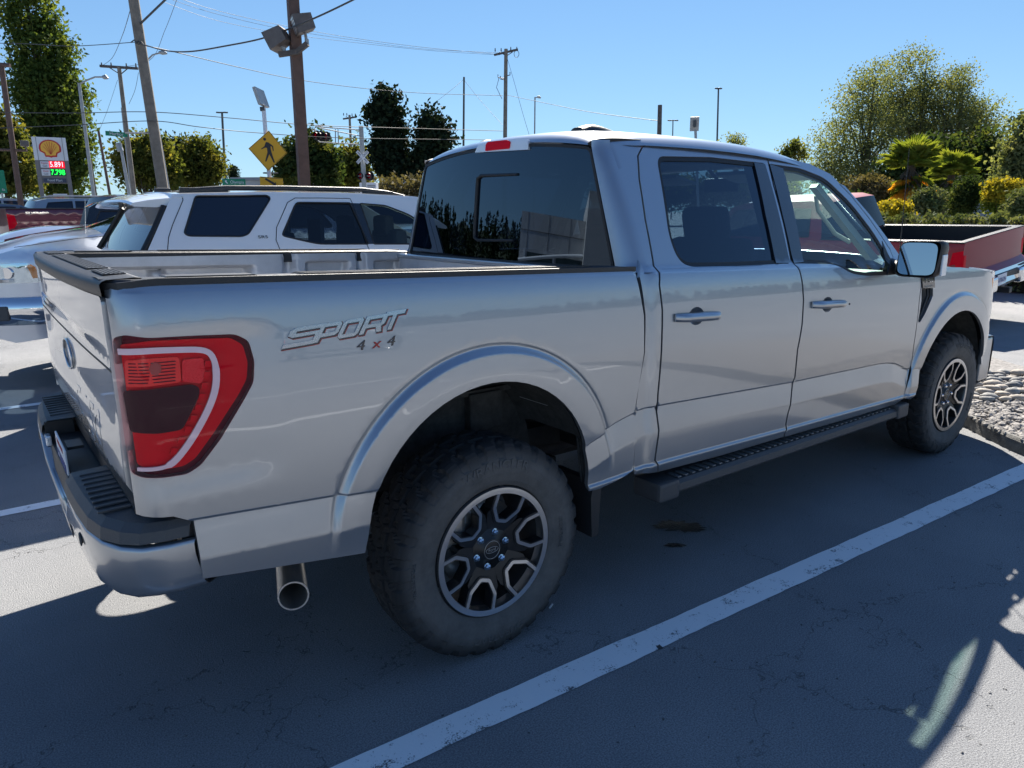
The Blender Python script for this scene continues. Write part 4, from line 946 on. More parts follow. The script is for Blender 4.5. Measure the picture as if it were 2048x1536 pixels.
def vehicle(root, Sn, yc, spine, bottom, windows, pmat, wheels, wr, bow=.06, crown=.03, inset=.05, lights=(), step=.06, rimmat=None, winmat=None, seams=(), pillars=(), darkbox=True, trim=()):
    """side sheets with wheel arches and window holes; the profile (spine) is carried across the width"""
    Sf = lambda u, z: Vector((Sn(u, z).x, 2*yc-Sn(u, z).y, Sn(u, z).z))
    side = [(p[0], p[1]) for p in spine]+list(bottom)
    for P, fl in ((Sn, 0), (Sf, 1)):
        ar = Sn(1.0, .8); flip = False
        bs_ = patch('body_side', side, P, pmat, root, holes=[w for w, *_ in windows], step=step, skirt=.02, flip=(fl == 1) ^ (Sn(1, .8).y > yc))
        for w, mt in windows: 
            g = patch('side_window', w, P, mt, bs_, step=.12, skirt=0, off=-.006, flip=(fl == 1) ^ (Sn(1, .8).y > yc))
        for q, nm, mt, o_ in pillars: patch(nm, q, P, mt, bs_, step=.1, skirt=.005, off=o_, flip=(fl == 1) ^ (Sn(1, .8).y > yc))
        for q, nm, mt in lights: patch(nm, q, P, mt, root, step=.06, skirt=.01, off=.006, flip=(fl == 1) ^ (Sn(1, .8).y > yc))
        for w, mt in windows:
            m = MB(); m.tube([P(*q) for q in densify(list(w)+[w[0]], .1, False)], .007 if root is SUV else .012, 4, cap=False); m.build('window_seal', SEAL, bs_)
        for ln in seams:
            m = MB(); m.tube([P(*q)+Vector((0, (yc-P(*q).y)*.0, 0)) for q in densify(ln, .08, False)], .0035, 4, cap=False); m.build('panel_seam', SEAL, bs_)
    ss = [-1, -.985, -.95, -.88, -.7, -.4, 0, .4, .7, .88, .95, .985, 1]
    # carry profile across
    pts = []
    for i in range(len(spine)-1):
        a, b = spine[i], spine[i+1]; k = max(1, int(sqrt((a[0]-b[0])**2+(a[1]-b[1])**2)/.25))
        for j in range(k): pts.append((a[0]+(b[0]-a[0])*j/k, a[1]+(b[1]-a[1])*j/k, a[2]))
    pts.append(spine[-1])
    n = len(pts); cx = sum(p[0] for p in pts)/n
    rows = []
    for i, (x, z, k) in enumerate(pts):
        a = pts[max(0, i-1)]; b = pts[min(n-1, i+1)]; tx, tz = b[0]-a[0], b[1]-a[1]; L = sqrt(tx*tx+tz*tz) or 1; nx, nz = -tz/L, tx/L
        if nx*(x-cx)+nz*(z-.9)*2 < 0: nx, nz = -nx, -nz
        y0 = abs(Sn(x, z).y-yc); px_ = Sn(x, z).x; r_ = []
        for s in ss:
            e = inset*(1-min(1, (1-abs(s))/.12))**2*0
            r_.append(Vector((px_+nx*bow*(1-abs(s)**2.6)*(1 if abs(nx) > .5 else .3), yc+s*y0, z+nz*crown*(1-abs(s)**2.2))))
        rows.append(r_)
    i = 0; mats = {'p': pmat, 'g': winmat or GLASSDK, 'b': BLACKP, 'c': CHROME}; nms = {'p': 'body_top', 'g': 'windscreen', 'b': 'bumper_cover', 'c': 'bumper'}
    while i < n-1:
        j = i
        while j < n-1 and pts[j][2] == pts[i][2]: j += 1
        m = MB(); m.grid(rows[i:j+1]); o = m.build(nms[pts[i][2]], mats[pts[i][2]], root); fix_normals(o); o.data.set_sharp_from_angle(angle=radians(24))
        # outward
        me = o.data; c = Vector((cx, yc, .9)); s_ = sum((p.center-c).dot(p.normal)*p.area for p in me.polygons)
        if s_ < 0: me.flip_normals()
        i = j
    for wx in wheels:
        for sd_ in (-1, 1):
            ys_ = abs(Sn(wx, .5).y-yc)-.12; simple_wheel(root, (wx, yc+sd_*ys_, wr), wr, .24, rimmat=rimmat)
    m = MB(); x0 = min(p[0] for p in spine); x1 = max(p[0] for p in spine); m.box(((x0+x1)/2, yc, .42), (x1-x0-2.0, 1.15, .28)); m.build('underbody', SEAL, root)
def archpts(cx, r, zb, n=10, rev=False):
    a0 = math.asin(max(-1, min(1, (zb-.38)/r))); L = [(cx+r*cos(a0+(pi-2*a0)*k/n), .38+r*sin(a0+(pi-2*a0)*k/n)) for k in range(n+1)]
    return L[::-1] if rev else L
# ---- white SUV alongside
SUV = empty('white_suv', (2, 3.4, 0), 0, 'white SUV with black roof rails parked beside the silver pickup bed', 'SUV')
SUV.location = (0, 0, 0)
def Sw(u, z):
    y = 2.45+.02*sstep(.9, .5, z)
    if z > 1.30: y += .36*(z-1.30)+.12*(z-1.30)**2
    x = u
    if u < -.25: s = min(.3, -.25-u); y += .55*s*s+.0; 
    if u > 4.0: y += .5*(u-4.0)**2
    return Vector((x, y, z))
sp = [(-.42, .45, 'b'), (-.47, .60, 'b'), (-.45, .85, 'p'), (-.42, 1.15, 'p'), (-.40, 1.335, 'g'), (-.20, 1.665, 'p'), (-.22, 1.705, 'p'), (-.44, 1.735, 'p'), (-.43, 1.765, 'p'), (-.15, 1.745, 'p'), (.5, 1.765, 'p'), (1.2, 1.762, 'p'), (1.75, 1.742, 'p'), (2.0, 1.715, 'g'), (2.82, 1.30, 'p'), (3.5, 1.24, 'p'), (4.15, 1.14, 'p'), (4.40, 1.0, 'b'), (4.45, .7, 'b'), (4.38, .45, 'b')]
# the body side follows the main profile but not the overhanging tail wing
spine_side = None
q1 = rounded(invs(Sw, [(391, 392), (535, 391), (541, 397), (497, 468), (484, 473), (378, 472), (368, 467)], .0, 1.6), .02, 3)
q2 = rounded(invs(Sw, [(592, 405), (700, 406), (737, 488), (640, 488), (618, 484), (567, 472), (565, 468)], .8, 1.6), [.03, .01, .01, .04, .05, .03, .02], 3)
q3 = rounded(invs(Sw, [(720, 407), (770, 411), (820, 430), (852, 455), (868, 488), (748, 488)], 1.3, 1.6), [.01, .03, .05, .03, .02, .01], 3)
def suv():
    main = [p for p in sp if not (p[0], p[1]) in ((-.22, 1.705), (-.44, 1.735), (-.43, 1.765))]
    bot = [(4.35, .42)]+archpts(3.55, .46, .45)+archpts(.72, .46, .45)
    seams = [invs(Sw, [(404, 393), (400, 400), (380, 430), (362, 460), (352, 500)], 0, 1.6)] if 0 else []
    seams = [invs(Sw, [(364, 393), (366, 400), (345, 450), (337, 475), (335, 502)], -.2, 1.6), invs(Sw, [(640, 396), (590, 396), (575, 405), (553, 455), (552, 480), (560, 500)], .6, 1.65), invs(Sw, [(640, 396), (700, 397), (704, 405), (735, 492), (740, 502)], 1.1, 1.65)]
    pil = [(invs(Sw, [(700, 406), (720, 407), (748, 488), (737, 488)], 1.1, 1.6), 'pillar_cover', GLOSSBLK, .001)]
    WG = glass('suv_privacy_glass', (.06, .08, .11), 1.55)
    vehicle(SUV, Sw, 3.4, main, bot, [(q1, M_('deep_tint_glass', (.004, .008, .02), .03, coat=.6)), (q2, WG), (q3, CLEARG)], WHITEP, (.72, 3.55), .39, bow=.05, crown=.03, seams=seams, pillars=pil, step=.05, winmat=GLASSBL)
suv()
SPOIL = M_('white_spoiler', (.74, .75, .76), .3, coat=1)
m = MB(); rows = []
for k in range(-8, 9):
    s = k/8; y = 3.4+s*.78; b = .03*(1-s*s); e = .03*abs(s)**4
    rows.append([Vector((-.08, y, 1.757+.02*(1-s*s)-e)), Vector((-.30-b, y, 1.735+.015*(1-s*s)-e)), Vector((-.41-b, y, 1.715-e)), Vector((-.425-b, y, 1.700-e)), Vector((-.40-b, y, 1.690-e)), Vector((-.26, y, 1.672-e*.6)), Vector((-.18, y, 1.675))])
m.grid(rows, smooth=False); m.add(rows[0], [list(range(7))]); m.add(rows[-1], [list(range(7))[::-1]]); fix_normals(m.build('tail_wing', SPOIL, SUV))
for yy in (2.78, 4.02):
    m = MB(); m.tube([(-.10, yy, 1.74), (.02, yy, 1.775), (.25, yy, 1.795), (.7, yy, 1.80), (1.35, yy, 1.795), (1.58, yy, 1.775), (1.75, yy, 1.745)], [.014, .02, .02, .02, .02, .018, .012], 8); 
    m.box((.10, yy, 1.765), (.34, .035, .06), bev=.01); m.box((1.5, yy, 1.765), (.28, .035, .04), bev=.01); m.build('roof_rail', BLACKP, SUV)
m = MB(); m.box((-.05, 3.4, 1.785), (.12, .05, .05), bev=.015); m.build('roof_aerial', BLACKP, SUV)
b5 = Vector(inv(Sw, 526, 474, .35, 1.45)); textobj('SR5', .030, lambda u, v, t: Sw(b5.x+u, b5.y+v)+Vector((0, -.002-t, 0)), SEAL, 'trim_badge', SUV, .001, 1.5, spacing=1.1)
m = MB()
for x, y in ((1.95, 3.0), (1.95, 3.8), (.95, 3.0), (.95, 3.8)):
    m.box((x, y, .95), (.5, .5, .5), bev=.08); m.box((x-.25, y, 1.22), (.13, .5, .5), bev=.06); m.box((x-.30, y, 1.50), (.1, .26, .18), bev=.05)
m.build('seats', CLOTH, SUV)
m = MB(); m.box((2.55, 3.4, 1.18), (.45, 1.5, .16), bev=.05); m.build('dashboard', M_('beige_dash', (.30, .30, .26), .7), SUV)
m = MB(); m.tube([Vector((2.3, 3.75+.17*cos(2*pi*k/20), 1.2+.17*sin(2*pi*k/20))) for k in range(21)], .014, 6, cap=False); m.build('steering_wheel', SEAL, SUV)
m = MB(); m.box((1.0, 2.95, 1.36), (.03, .28, .40)); m.build('sticker_sheet', M_('window_sticker_paper', (.5, .52, .55), .7), SUV)
for yy in (1, -1):
    m = MB(); m.tube([Vector((Sw(u, z).x-.012, 3.4-yy*(3.4-Sw(u, z).y-.02), z)) for u, z in ((-.41, 1.33), (-.30, 1.50), (-.205, 1.66))], .022, 5); m.build('rear_glass_trim', SEAL, SUV)
for yy in (2.62, 4.18):
    m = MB(); m.box((-.44, yy, 1.05), (.06, .22, .32), bev=.02); m.build('taillight', REDLENS, SUV)
    m = MB(); m.box((4.30, yy+(.08 if yy < 3 else -.08), .98), (.14, .30, .12), bev=.03); m.build('headlight', CLEARL, SUV)
# ---- silver pickup nosing in beyond it
RM = empty('silver_pickup', (0, 0, 0), 0, 'older silver pickup behind the tailgate corner, its bonnet and headlight pointing left', 'pickup truck')
def Sr(u, z):
    y = 4.87+.03*sstep(1.18, 1.34, z)+.02*sstep(.9, .5, z)
    if z > 1.42: y += .42*(z-1.42)
    if u < -.80: y += .42*(-.80-u)**2/.5
    return Vector((u, y, z))
rsp = [(-1.10, .48, 'c'), (-1.32, .56, 'c'), (-1.36, .70, 'c'), (-1.33, .88, 'p'), (-1.30, 1.0, 'b'), (-1.24, 1.19, 'p'), (-1.15, 1.27, 'p'), (-.80, 1.375, 'p'), (-.30, 1.44, 'g'), (.50, 1.74, 'p'), (.8, 1.765, 'p'), (1.6, 1.775, 'p'), (2.15, 1.76, 'g'), (2.35, 1.42, 'p'), (4.3, 1.42, 'p'), (4.35, .9, 'c'), (4.45, .6, 'c')]
rwin = [rounded([(.26, 1.48), (.56, 1.68), (1.10, 1.70), (1.10, 1.46)], .03, 3), rounded([(1.20, 1.46), (1.20, 1.70), (1.85, 1.70), (2.0, 1.46)], .03, 3)]
vehicle(RM, Sr, 5.8, rsp, [(4.3, .5)]+archpts(3.1, .50, .52)+archpts(-.30, .50, .52)[::1], [(w, GLASSDK) for w in rwin], RAMP, (-.30, 3.1), .40, bow=.16, crown=.05, step=.06, winmat=GLASSBL, seams=[[(.02, 1.44), (-.02, 1.2), (.0, .56)], [(-1.0, 1.335), (-.5, 1.40), (-.1, 1.43)], [(1.15, 1.44), (1.15, .56)]])
hl_ = rounded([(-1.26, 1.02), (-1.24, 1.185), (-.93, 1.20), (-.82, 1.10), (-.86, 1.02)], .02, 3)
h = patch('headlight', hl_, Sr, CHROME, RM, step=.05, skirt=.02, off=.004)
patch('headlight_lens', hl_, Sr, glass('lamp_glass', (.8, .87, .92), 1.6), h, step=.05, skirt=0, off=.020)
patch('amber_marker', [(-.90, 1.185), (-.87, 1.16), (-.845, 1.06), (-.90, 1.06), (-.93, 1.17)], Sr, ORANGE, h, step=.05, skirt=.005, off=.010)
m = MB(); m.tube([Sr(-1.06, 1.11)+Vector((0, .03, 0)), Sr(-1.06, 1.11)+Vector((-.03, -.012, 0))], [.03, .05], 14); m.box(Sr(-1.05, 1.045)+Vector((0, -.004, 0)), (.26, .01, .03), bev=.003); m.build('lamp_bowl', CHROME, h)
m = MB(); rows = []
for k in range(11):
    a = k/10; u = -.84-.50*a; p = Sr(u, .8); rows.append([p+Vector((0, -.005, .095)), p+Vector((-.01, -.035, .09)), p+Vector((-.01, -.04, -.02)), p+Vector((.0, -.03, -.13)), p+Vector((.02, 0, -.16))])
m.grid([r_[::-1] for r_ in rows]); m.add(rows[0], [list(range(5))]); bc = m.build('bumper_corner', CHROME, RM)
m = MB(); p = Sr(-1.17, .755); m.box(p+Vector((-.02, -.045, 0)), (.15, .03, .13), Matrix.Rotation(radians(-22), 3, 'Z'), bev=.012); m.build('fog_lamp_recess', GREYP, bc)
m = MB(); m.tube([(-.28, 5.15, 1.45), (-.10, 5.5, 1.475), (.0, 5.9, 1.49)], .010, 6); m.tube([(-.22, 5.9, 1.47), (-.05, 6.2, 1.50), (.05, 6.5, 1.49)], .010, 6); m.build('wiper', BLACKP, RM)
ba = at(184, 462, 7.6); ta = at(172, 392, 7.6); m = MB(); m.tube([Vector((-.42, 5.05, 1.43)), on(170, 398, 1, 5.05)], [.004, .002], 6); m.build('radio_antenna', STEEL, RM)
m = MB(); rows = []
for k in range(13):
    u = -1.15+.85*k/12; rows.append([Vector((u, 5.8+s_*.42, 1.30+.17*((u+1.15)/.85)**.6+.045+.05*(1-abs(s_)**6)*sin(pi*min(1, .15+k/13)))) for s_ in [j/6 for j in range(-6, 7)]])
m.grid(rows); m.build('bonnet_bulge', RAMP, RM)
# ---- generic pickups / wagons placed further off
def flatS(hw, zb, k=.4, tail=None):
    def f(u, z):
        y = -hw
        if z > zb: y += k*(z-zb)
        return Vector((u, y, z))
    return f
def wagon(loc, rz, label, cat, pm, L=4.7, H=1.70, hw=.93, belt=1.02, rake=.45, group=None, lights=True, hood=1.05, name='parked_car', rail=False):
    r = empty(name, loc, rz, label, cat, group)
    Sx = flatS(hw, belt, .42)
    sp_ = [(0, .38, 'b'), (-.06, .62, 'p'), (-.02, belt, 'g'), (rake*.55, H-.09, 'p'), (rake+.1, H-.02, 'p'), (L*.42, H, 'p'), (L*.58, H-.05, 'g'), (L*.58+.85, belt+.04, 'p'), (L-.5, belt-.10, 'p'), (L-.06, belt-.28, 'b'), (L, .55, 'b'), (L-.08, .32, 'b')]
    bt = archpts(L-.95, .40, .36)+archpts(.95, .40, .36)
    xa, xb = rake*.55+.28, L*.58+.52
    wins = [([(xa-.22, belt+.06), (xa, H-.13), (xa+.62, H-.09), (xa+.58, belt+.06)], GLASSDK), ([(xa+.66, belt+.06), (xa+.70, H-.09), (xa+1.42, H-.09), (xa+1.45, belt+.06)], GLASSDK), ([(xa+1.52, belt+.06), (xa+1.52, H-.10), (L*.58+.02, H-.12), (xb, belt+.08)], GLASSDK)]
    vehicle(r, Sx, 0, sp_, bt, wins, pm, (.95, L-.95), .36, step=.12, lights=[([(0, belt-.22), (0, belt-.02), (.22, belt-.05), (.18, belt-.2)], 'taillight', REDLENS), ([(L-.12, belt-.36), (L-.16, belt-.24), (L-.42, belt-.2), (L-.4, belt-.3)], 'headlight', CLEARL)])
    if rail:
        for s in (-1, 1):
            m = MB(); m.tube([(rake+.1, s*(hw-.28), H-.01), (rake+.3, s*(hw-.28), H+.05), (L*.5, s*(hw-.28), H+.05), (L*.56, s*(hw-.28), H-.02)], .018, 6); m.build('roof_rail', STEEL if pm is DKBLUE else BLACKP, r)
    return r
def pickup(loc, rz, label, pm, L=5.6, rail=1.36, H=1.88, hw=.98, cab0=2.0, capmat=None, name='parked_pickup', canopy=False):
    r = empty(name, loc, rz, label, 'pickup truck')
    Sx = flatS(hw, rail-.06, .38)
    if canopy: sp_ = [(0, .5, 'c'), (-.14, .62, 'c'), (-.1, .78, 'p'), (0, .85, 'p'), (0, rail, 'g'), (.10, H-.06, 'p'), (.2, H, 'p')]
    else: sp_ = [(0, .5, 'c'), (-.14, .62, 'c'), (-.1, .78, 'p'), (0, .85, 'p'), (0, rail, 'p'), (cab0-.02, rail-.01, 'p')]
    side_bed = sp_ if canopy else [(0, .5, 'c'), (-.14, .62, 'c'), (-.1, .78, 'p'), (0, .85, 'p'), (0, rail, 'p')]
    cab = [(cab0, rail, 'g'), (cab0+.12, H-.05, 'p'), (cab0+.3, H, 'p'), (cab0+1.45, H-.01, 'p'), (cab0+1.7, H-.07, 'g'), (cab0+2.45, rail-.10, 'p'), (L-.45, rail-.18, 'p'), (L-.08, rail-.32, 'b'), (L, .6, 'c'), (L-.1, .45, 'b')]
    if canopy: cab = [(cab0+.3, H, 'p')]+cab[3:]
    bt = archpts(L-1.0, .46, .5)+archpts(1.15, .46, .5)
    wins = [([(cab0+.22, rail+.03), (cab0+.28, H-.12), (cab0+.9, H-.10), (cab0+.92, rail+.03)], GLASSDK), ([(cab0+1.0, rail+.03), (cab0+1.0, H-.10), (cab0+1.62, H-.13), (cab0+2.05, rail+.02)], GLASSDK)]
    if canopy: wins.insert(0, ([(.14, rail+.05), (.24, H-.12), (cab0, H-.12), (cab0+.04, rail+.05)], GLASSDK))
    if canopy:
        vehicle(r, Sx, 0, sp_+cab, bt, wins, pm, (1.15, L-1.0), .40, step=.12, lights=[([(.0, .95), (0, rail-.1), (.12, rail-.12), (.10, .97)], 'taillight', REDLENS)], winmat=SEAL)
        return r
    vehicle(r, Sx, 0, side_bed+cab, bt, wins, pm, (1.15, L-1.0), .40, step=.12, lights=[([(.0, .95), (0, rail-.10), (.13, rail-.13), (.16, rail-.3), (.10, .97)], 'taillight', REDLENS)], winmat=GLASSFAR)
    # open bed: remove the deck the profile left between tailgate and cab, then line the box
    for o in list(r.children):
        if o.name.startswith('body_top'):
            bm = bmesh.new(); bm.from_mesh(o.data); dl = [f for f in bm.faces if .15 < f.calc_center_median().x < cab0-.02 and f.normal.z > .7 and f.calc_center_median().z > rail-.12 or (.0 < f.calc_center_median().x < cab0 and abs(f.normal.z) > .7 and f.calc_center_median().z > rail-.1)]
            bmesh.ops.delete(bm, geom=dl, context='FACES'); bm.to_mesh(o.data); bm.free()
    m = MB(); zi = .82; m.box((cab0/2, 0, zi), (cab0-.1, 2*hw-.3, .03)); m.box((.05, 0, (zi+rail)/2), (.03, 2*hw-.26, rail-zi)); m.box((cab0-.06, 0, (zi+rail)/2), (.03, 2*hw-.26, rail-zi))
    for s in (-1, 1): m.box((cab0/2, s*(hw-.14), (zi+rail)/2), (cab0-.06, .02, rail-zi))
    m.build('bed_liner', BLACKP, r)
    m = MB()
    for s in (-1, 1): m.box((cab0/2, s*(hw-.07), rail+.002), (cab0, .15, .02), bev=.006)
    m.box((.045, 0, rail+.003), (.10, 2*hw-.05, .02), bev=.006); m.build('rail_cap', capmat or BLACKP, r)
    return r
def slope(D): return max(0, min(.5, .035*(D-7)))
# dark red pickup at the right, tail towards us
RP = pickup((10.10, 1.05, .0), pi/2, 'dark red pickup at the right edge, black bed and oval badge on its tailgate', REDP, L=5.5, rail=1.25, H=1.80, cab0=2.0, name='red_pickup')
RP.rotation_euler = (radians(-5.5), 0, pi/2); RP.location = (10.12, 1.15, .02)
m = MB(); rows = [[Vector((-.016, .115*cos(2*pi*k/28)*q, 1.0+.048*sin(2*pi*k/28)*q)) for k in range(29)] for q in (1, .6, .01)]; m.grid(rows); m.build('tailgate_badge', CHROME, RP)
m = MB(); m.box((-.01, .0, 1.145), (.03, .16, .10), bev=.02); m.box((-.028, 0, 1.145), (.01, .10, .06), bev=.01); m.build('tailgate_handle', BLACKP, RP)
m = MB(); 
for s in (-1, 1): m = MB(); m.box((-.17, s*.68, .64), (.12, .60, .20), bev=.03); m.build('bumper_end', CHROME, RP)
m = MB(); m.box((-.13, 0, .66), (.10, .80, .18), bev=.01); m.box((-.06, 0, .765), (.18, 1.85, .03), bev=.01); m.box((-.10, 0, .50), (.30, .10, .08), bev=.01); m.build('hitch_panel', BLACKP, RP)
m = MB(); m.box((-.19, .18, .67), (.006, .30, .15)); pq = m.build('licence_plate', PLW, RP)
textobj('B7063N', .085, lambda u, v, t: Vector((-.194-t, .18-u, .665+v)), PLB, 'plate_number', pq, .0006, .85)
m = MB()
for s in (-1, 1): m = MB(); m.box((.04, s*.94, .98), (.10, .085, .22), bev=.012); m.build('lamp_cluster', REDLENS, RP)
# maroon pickup at the left
p0_ = gnd(30, 15); p1_ = gnd(150, 14.6); a_ = atan2((p1_-p0_).y, (p1_-p0_).x)
Rz = .16
MP = pickup((gnd(28, 15.2).x-.28, gnd(28, 15.2).y+1.0, .40), Rz, 'maroon pickup with red tail lamp at far left, parked between grey cars', MAROON, L=5.6, rail=1.36, H=1.66, name='maroon_pickup')
textobj('SILVERADO', .06, lambda u, v, t: Vector((.55+u, -.985-t, 1.27+v)), CHROME, 'bed_lettering', MP, .002, 1.4)
q_ = gnd(163, 12.0); pickup((q_.x+.1, q_.y+.75, .24), -.10, 'black pickup with canopy parked just left of the maroon pickup cab, behind the silver bonnet', BLACKC, L=5.4, rail=1.20, H=1.56, name='black_pickup', canopy=True)
q_ = gnd(52, 21); wagon((q_.x, q_.y+.9, .50), .10, 'light grey crossover with black rear pillar just above the maroon pickup bed', 'car', GREYC, L=4.5, H=1.62)
q_ = gnd(70, 26); wagon((q_.x-.2, q_.y+1, .5), .05, 'dark blue SUV with pale roof rails below the fuel price sign', 'SUV', DKBLUE, L=4.9, H=1.78, rail=True)
q_ = gnd(-60, 19); wagon((q_.x-1.0, q_.y+1, .45), .12, 'slate grey hatchback with red tail lamp at the left border', 'car', SLATE, L=3.6, H=1.5)
q_ = gnd(-40, 30); wagon((q_.x-1, q_.y+1, .5), .05, 'pale off-road wagon with dark windows at the far left border', 'SUV', GREYC, L=4.6, H=1.85, rake=.1)
q_ = gnd(640, 10.4); wagon((q_.x-1.25, q_.y+1.1, .03), .0, 'second white SUV whose roof shows behind the first white SUV', 'SUV', WHITEP, L=4.8, H=1.80, rake=.5, name='white_wagon')
# ================= ground =================
def asphalt_mat():
    m = bpy.data.materials.new('asphalt'); m.use_nodes = True; nt = m.node_tree; b = nt.nodes['Principled BSDF']; N = nt.nodes.new; L = nt.links.new
    tc = N('ShaderNodeTexCoord')
    def noise(s, d=4, r=.6, off=None):
        n = N('ShaderNodeTexNoise'); n.inputs['Scale'].default_value = s; n.inputs['Detail'].default_value = d; n.inputs['Roughness'].default_value = r; L(tc.outputs['Object'], n.inputs['Vector']); return n
    def ramp(src, p0, c0, p1, c1):
        r = N('ShaderNodeValToRGB'); e = r.color_ramp.elements; e[0].position = p0; e[0].color = (*c0, 1); e[1].position = p1; e[1].color = (*c1, 1); L(src, r.inputs[0]); return r
    fine = noise(190, 3, .7); agg = ramp(fine.outputs[0], .36, (.145, .15, .158), .66, (.34, .35, .363))
    big = noise(.55, 6, .6); bigr = ramp(big.outputs[0], .32, (.70, .71, .73), .68, (1.10, 1.09, 1.07))
    mul = N('ShaderNodeMix'); mul.data_type = 'RGBA'; mul.blend_type = 'MULTIPLY'; mul.inputs[0].default_value = 1; L(agg.outputs[0], mul.inputs[6]); L(bigr.outputs[0], mul.inputs[7])
    # small dark chips
    chip = N('ShaderNodeTexVoronoi'); chip.inputs['Scale'].default_value = 9; L(tc.outputs['Object'], chip.inputs['Vector']); cr = ramp(chip.outputs[0], .035, (.25, .25, .25), .05, (1, 1, 1))
    mul2 = N('ShaderNodeMix'); mul2.data_type = 'RGBA'; mul2.blend_type = 'MULTIPLY'; mul2.inputs[0].default_value = .8; L(mul.outputs[2], mul2.inputs[6]); L(cr.outputs[0], mul2.inputs[7])
    # cracks: warped cell borders, broken up by noise
    wn_ = noise(1.7, 5, .7); vm = N('ShaderNodeVectorMath'); vm.operation = 'MULTIPLY_ADD'; vm.inputs[1].default_value = (.9, .9, .9); L(wn_.outputs['Color'], vm.inputs[0]); L(tc.outputs['Object'], vm.inputs[2])
    vo = N('ShaderNodeTexVoronoi'); vo.feature = 'DISTANCE_TO_EDGE'; vo.inputs['Scale'].default_value = .85; L(vm.outputs[0], vo.inputs['Vector']); ck = ramp(vo.outputs[0], .0006, (0, 0, 0), .0030, (1, 1, 1))
    br = noise(1.1, 3); brr = ramp(br.outputs[0], .54, (0, 0, 0), .60, (1, 1, 1)); mx = N('ShaderNodeMath'); mx.operation = 'MAXIMUM'; L(ck.outputs[0], mx.inputs[0]); L(brr.outputs[0], mx.inputs[1])
    mul3 = N('ShaderNodeMix'); mul3.data_type = 'RGBA'; mul3.blend_type = 'MULTIPLY'; mul3.inputs[0].default_value = .45; L(mul2.outputs[2], mul3.inputs[6]); L(mx.outputs[0], mul3.inputs[7])
    L(mul3.outputs[2], b.inputs['Base Color']); b.inputs['Roughness'].default_value = .82; b.inputs['Specular IOR Level'].default_value = .3
    bp = N('ShaderNodeBump'); bp.inputs['Strength'].default_value = .9; bp.inputs['Distance'].default_value = .006; L(fine.outputs[0], bp.inputs['Height'])
    b2 = N('ShaderNodeBump'); b2.inputs['Strength'].default_value = .6; b2.inputs['Distance'].default_value = .008; L(mx.outputs[0], b2.inputs['Height']); L(bp.outputs[0], b2.inputs['Normal']); L(b2.outputs[0], b.inputs['Normal'])
    return m
ASPH = asphalt_mat()
# parking lot: level here, climbing a little with distance
R0 = 8.5
def gz(x, y):
    d = sqrt((x-CAM.x)**2+(y-CAM.y)**2); ang = (Vector((x, y, 0))-Vector((CAM.x, CAM.y, 0))).dot(HF)
    return .5*sstep(8, 26, ang) if ang > 8 else 0
V = []; F = []
gx = [-160, -80, -40, -20, -10, -5, 0, 3, 6, 8, 10, 12, 14, 17, 20, 25, 30, 40, 60, 100, 200, 400, 900]; gy = [-160, -80, -40, -20, -10, -5, 0, 3, 6, 8, 10, 12, 14, 17, 20, 25, 30, 40, 60, 100, 200, 400, 900]
for x in gx:
    for y in gy: V.append((x, y, gz(x, y)))
n = len(gy)
for i in range(len(gx)-1):
    for j in range(n-1): F.append((i*n+j, (i+1)*n+j, (i+1)*n+j+1, i*n+j+1))
tag(mesh_obj('parking_lot', V, F, ASPH, smooth=True), kind='structure')
# painted bay lines, worn
def line_mat():
    m = bpy.data.materials.new('worn_line_paint'); m.use_nodes = True; nt = m.node_tree; b = nt.nodes['Principled BSDF']; N = nt.nodes.new; L = nt.links.new
    tc = N('ShaderNodeTexCoord'); n1 = N('ShaderNodeTexNoise'); n1.inputs['Scale'].default_value = 9; n1.inputs['Detail'].default_value = 10; n1.inputs['Roughness'].default_value = .75; L(tc.outputs['Object'], n1.inputs['Vector'])
    n2 = N('ShaderNodeTexNoise'); n2.inputs['Scale'].default_value = 170; n2.inputs['Detail'].default_value = 2; L(tc.outputs['Object'], n2.inputs['Vector'])
    ad = N('ShaderNodeMath'); ad.operation = 'MULTIPLY_ADD'; ad.inputs[1].default_value = .35; L(n2.outputs[0], ad.inputs[0]); L(n1.outputs[0], ad.inputs[2])
    r = N('ShaderNodeValToRGB'); e = r.color_ramp.elements; e[0].position = .53; e[0].color = (.13, .135, .14, 1); e[1].position = .60; e[1].color = (.82, .83, .83, 1); L(ad.outputs[0], r.inputs[0]); L(r.outputs[0], b.inputs['Base Color']); b.inputs['Roughness'].default_value = .7
    bp = N('ShaderNodeBump'); bp.inputs['Strength'].default_value = .5; bp.inputs['Distance'].default_value = .004; L(n2.outputs[0], bp.inputs['Height']); L(bp.outputs[0], b.inputs['Normal']); return m
LINE = line_mat()
def bay_line(a, b, w, mat=LINE):
    a = Vector(a); b = Vector(b); t = (b-a).normalized(); nn = Vector((-t.y, t.x)); L_ = (b-a).length; k = int(L_/.04); Vv = []; Ff = []
    rr = random.Random(int(a.x*31+a.y*17)); e1 = e2 = 0
    for i in range(k+1):
        e1 = e1*.8+rr.uniform(-.0022, .0022); e2 = e2*.8+rr.uniform(-.0022, .0022); p = a+t*L_*i/k
        q1_ = p+nn*(w/2+e1); q2_ = p-nn*(w/2+e2); Vv += [(q1_.x, q1_.y, .004+gz(q1_.x, q1_.y)), (q2_.x, q2_.y, .004+gz(q2_.x, q2_.y))]
    for i in range(k): Ff.append((2*i, 2*i+1, 2*i+3, 2*i+2))
    return tag(mesh_obj('bay_line', Vv, Ff, mat), kind='structure')
bay_line((-1.75, -1.162), (3.95, -1.455), .122)
bay_line((-1.9, 1.745), (3.9, 1.70), .10)
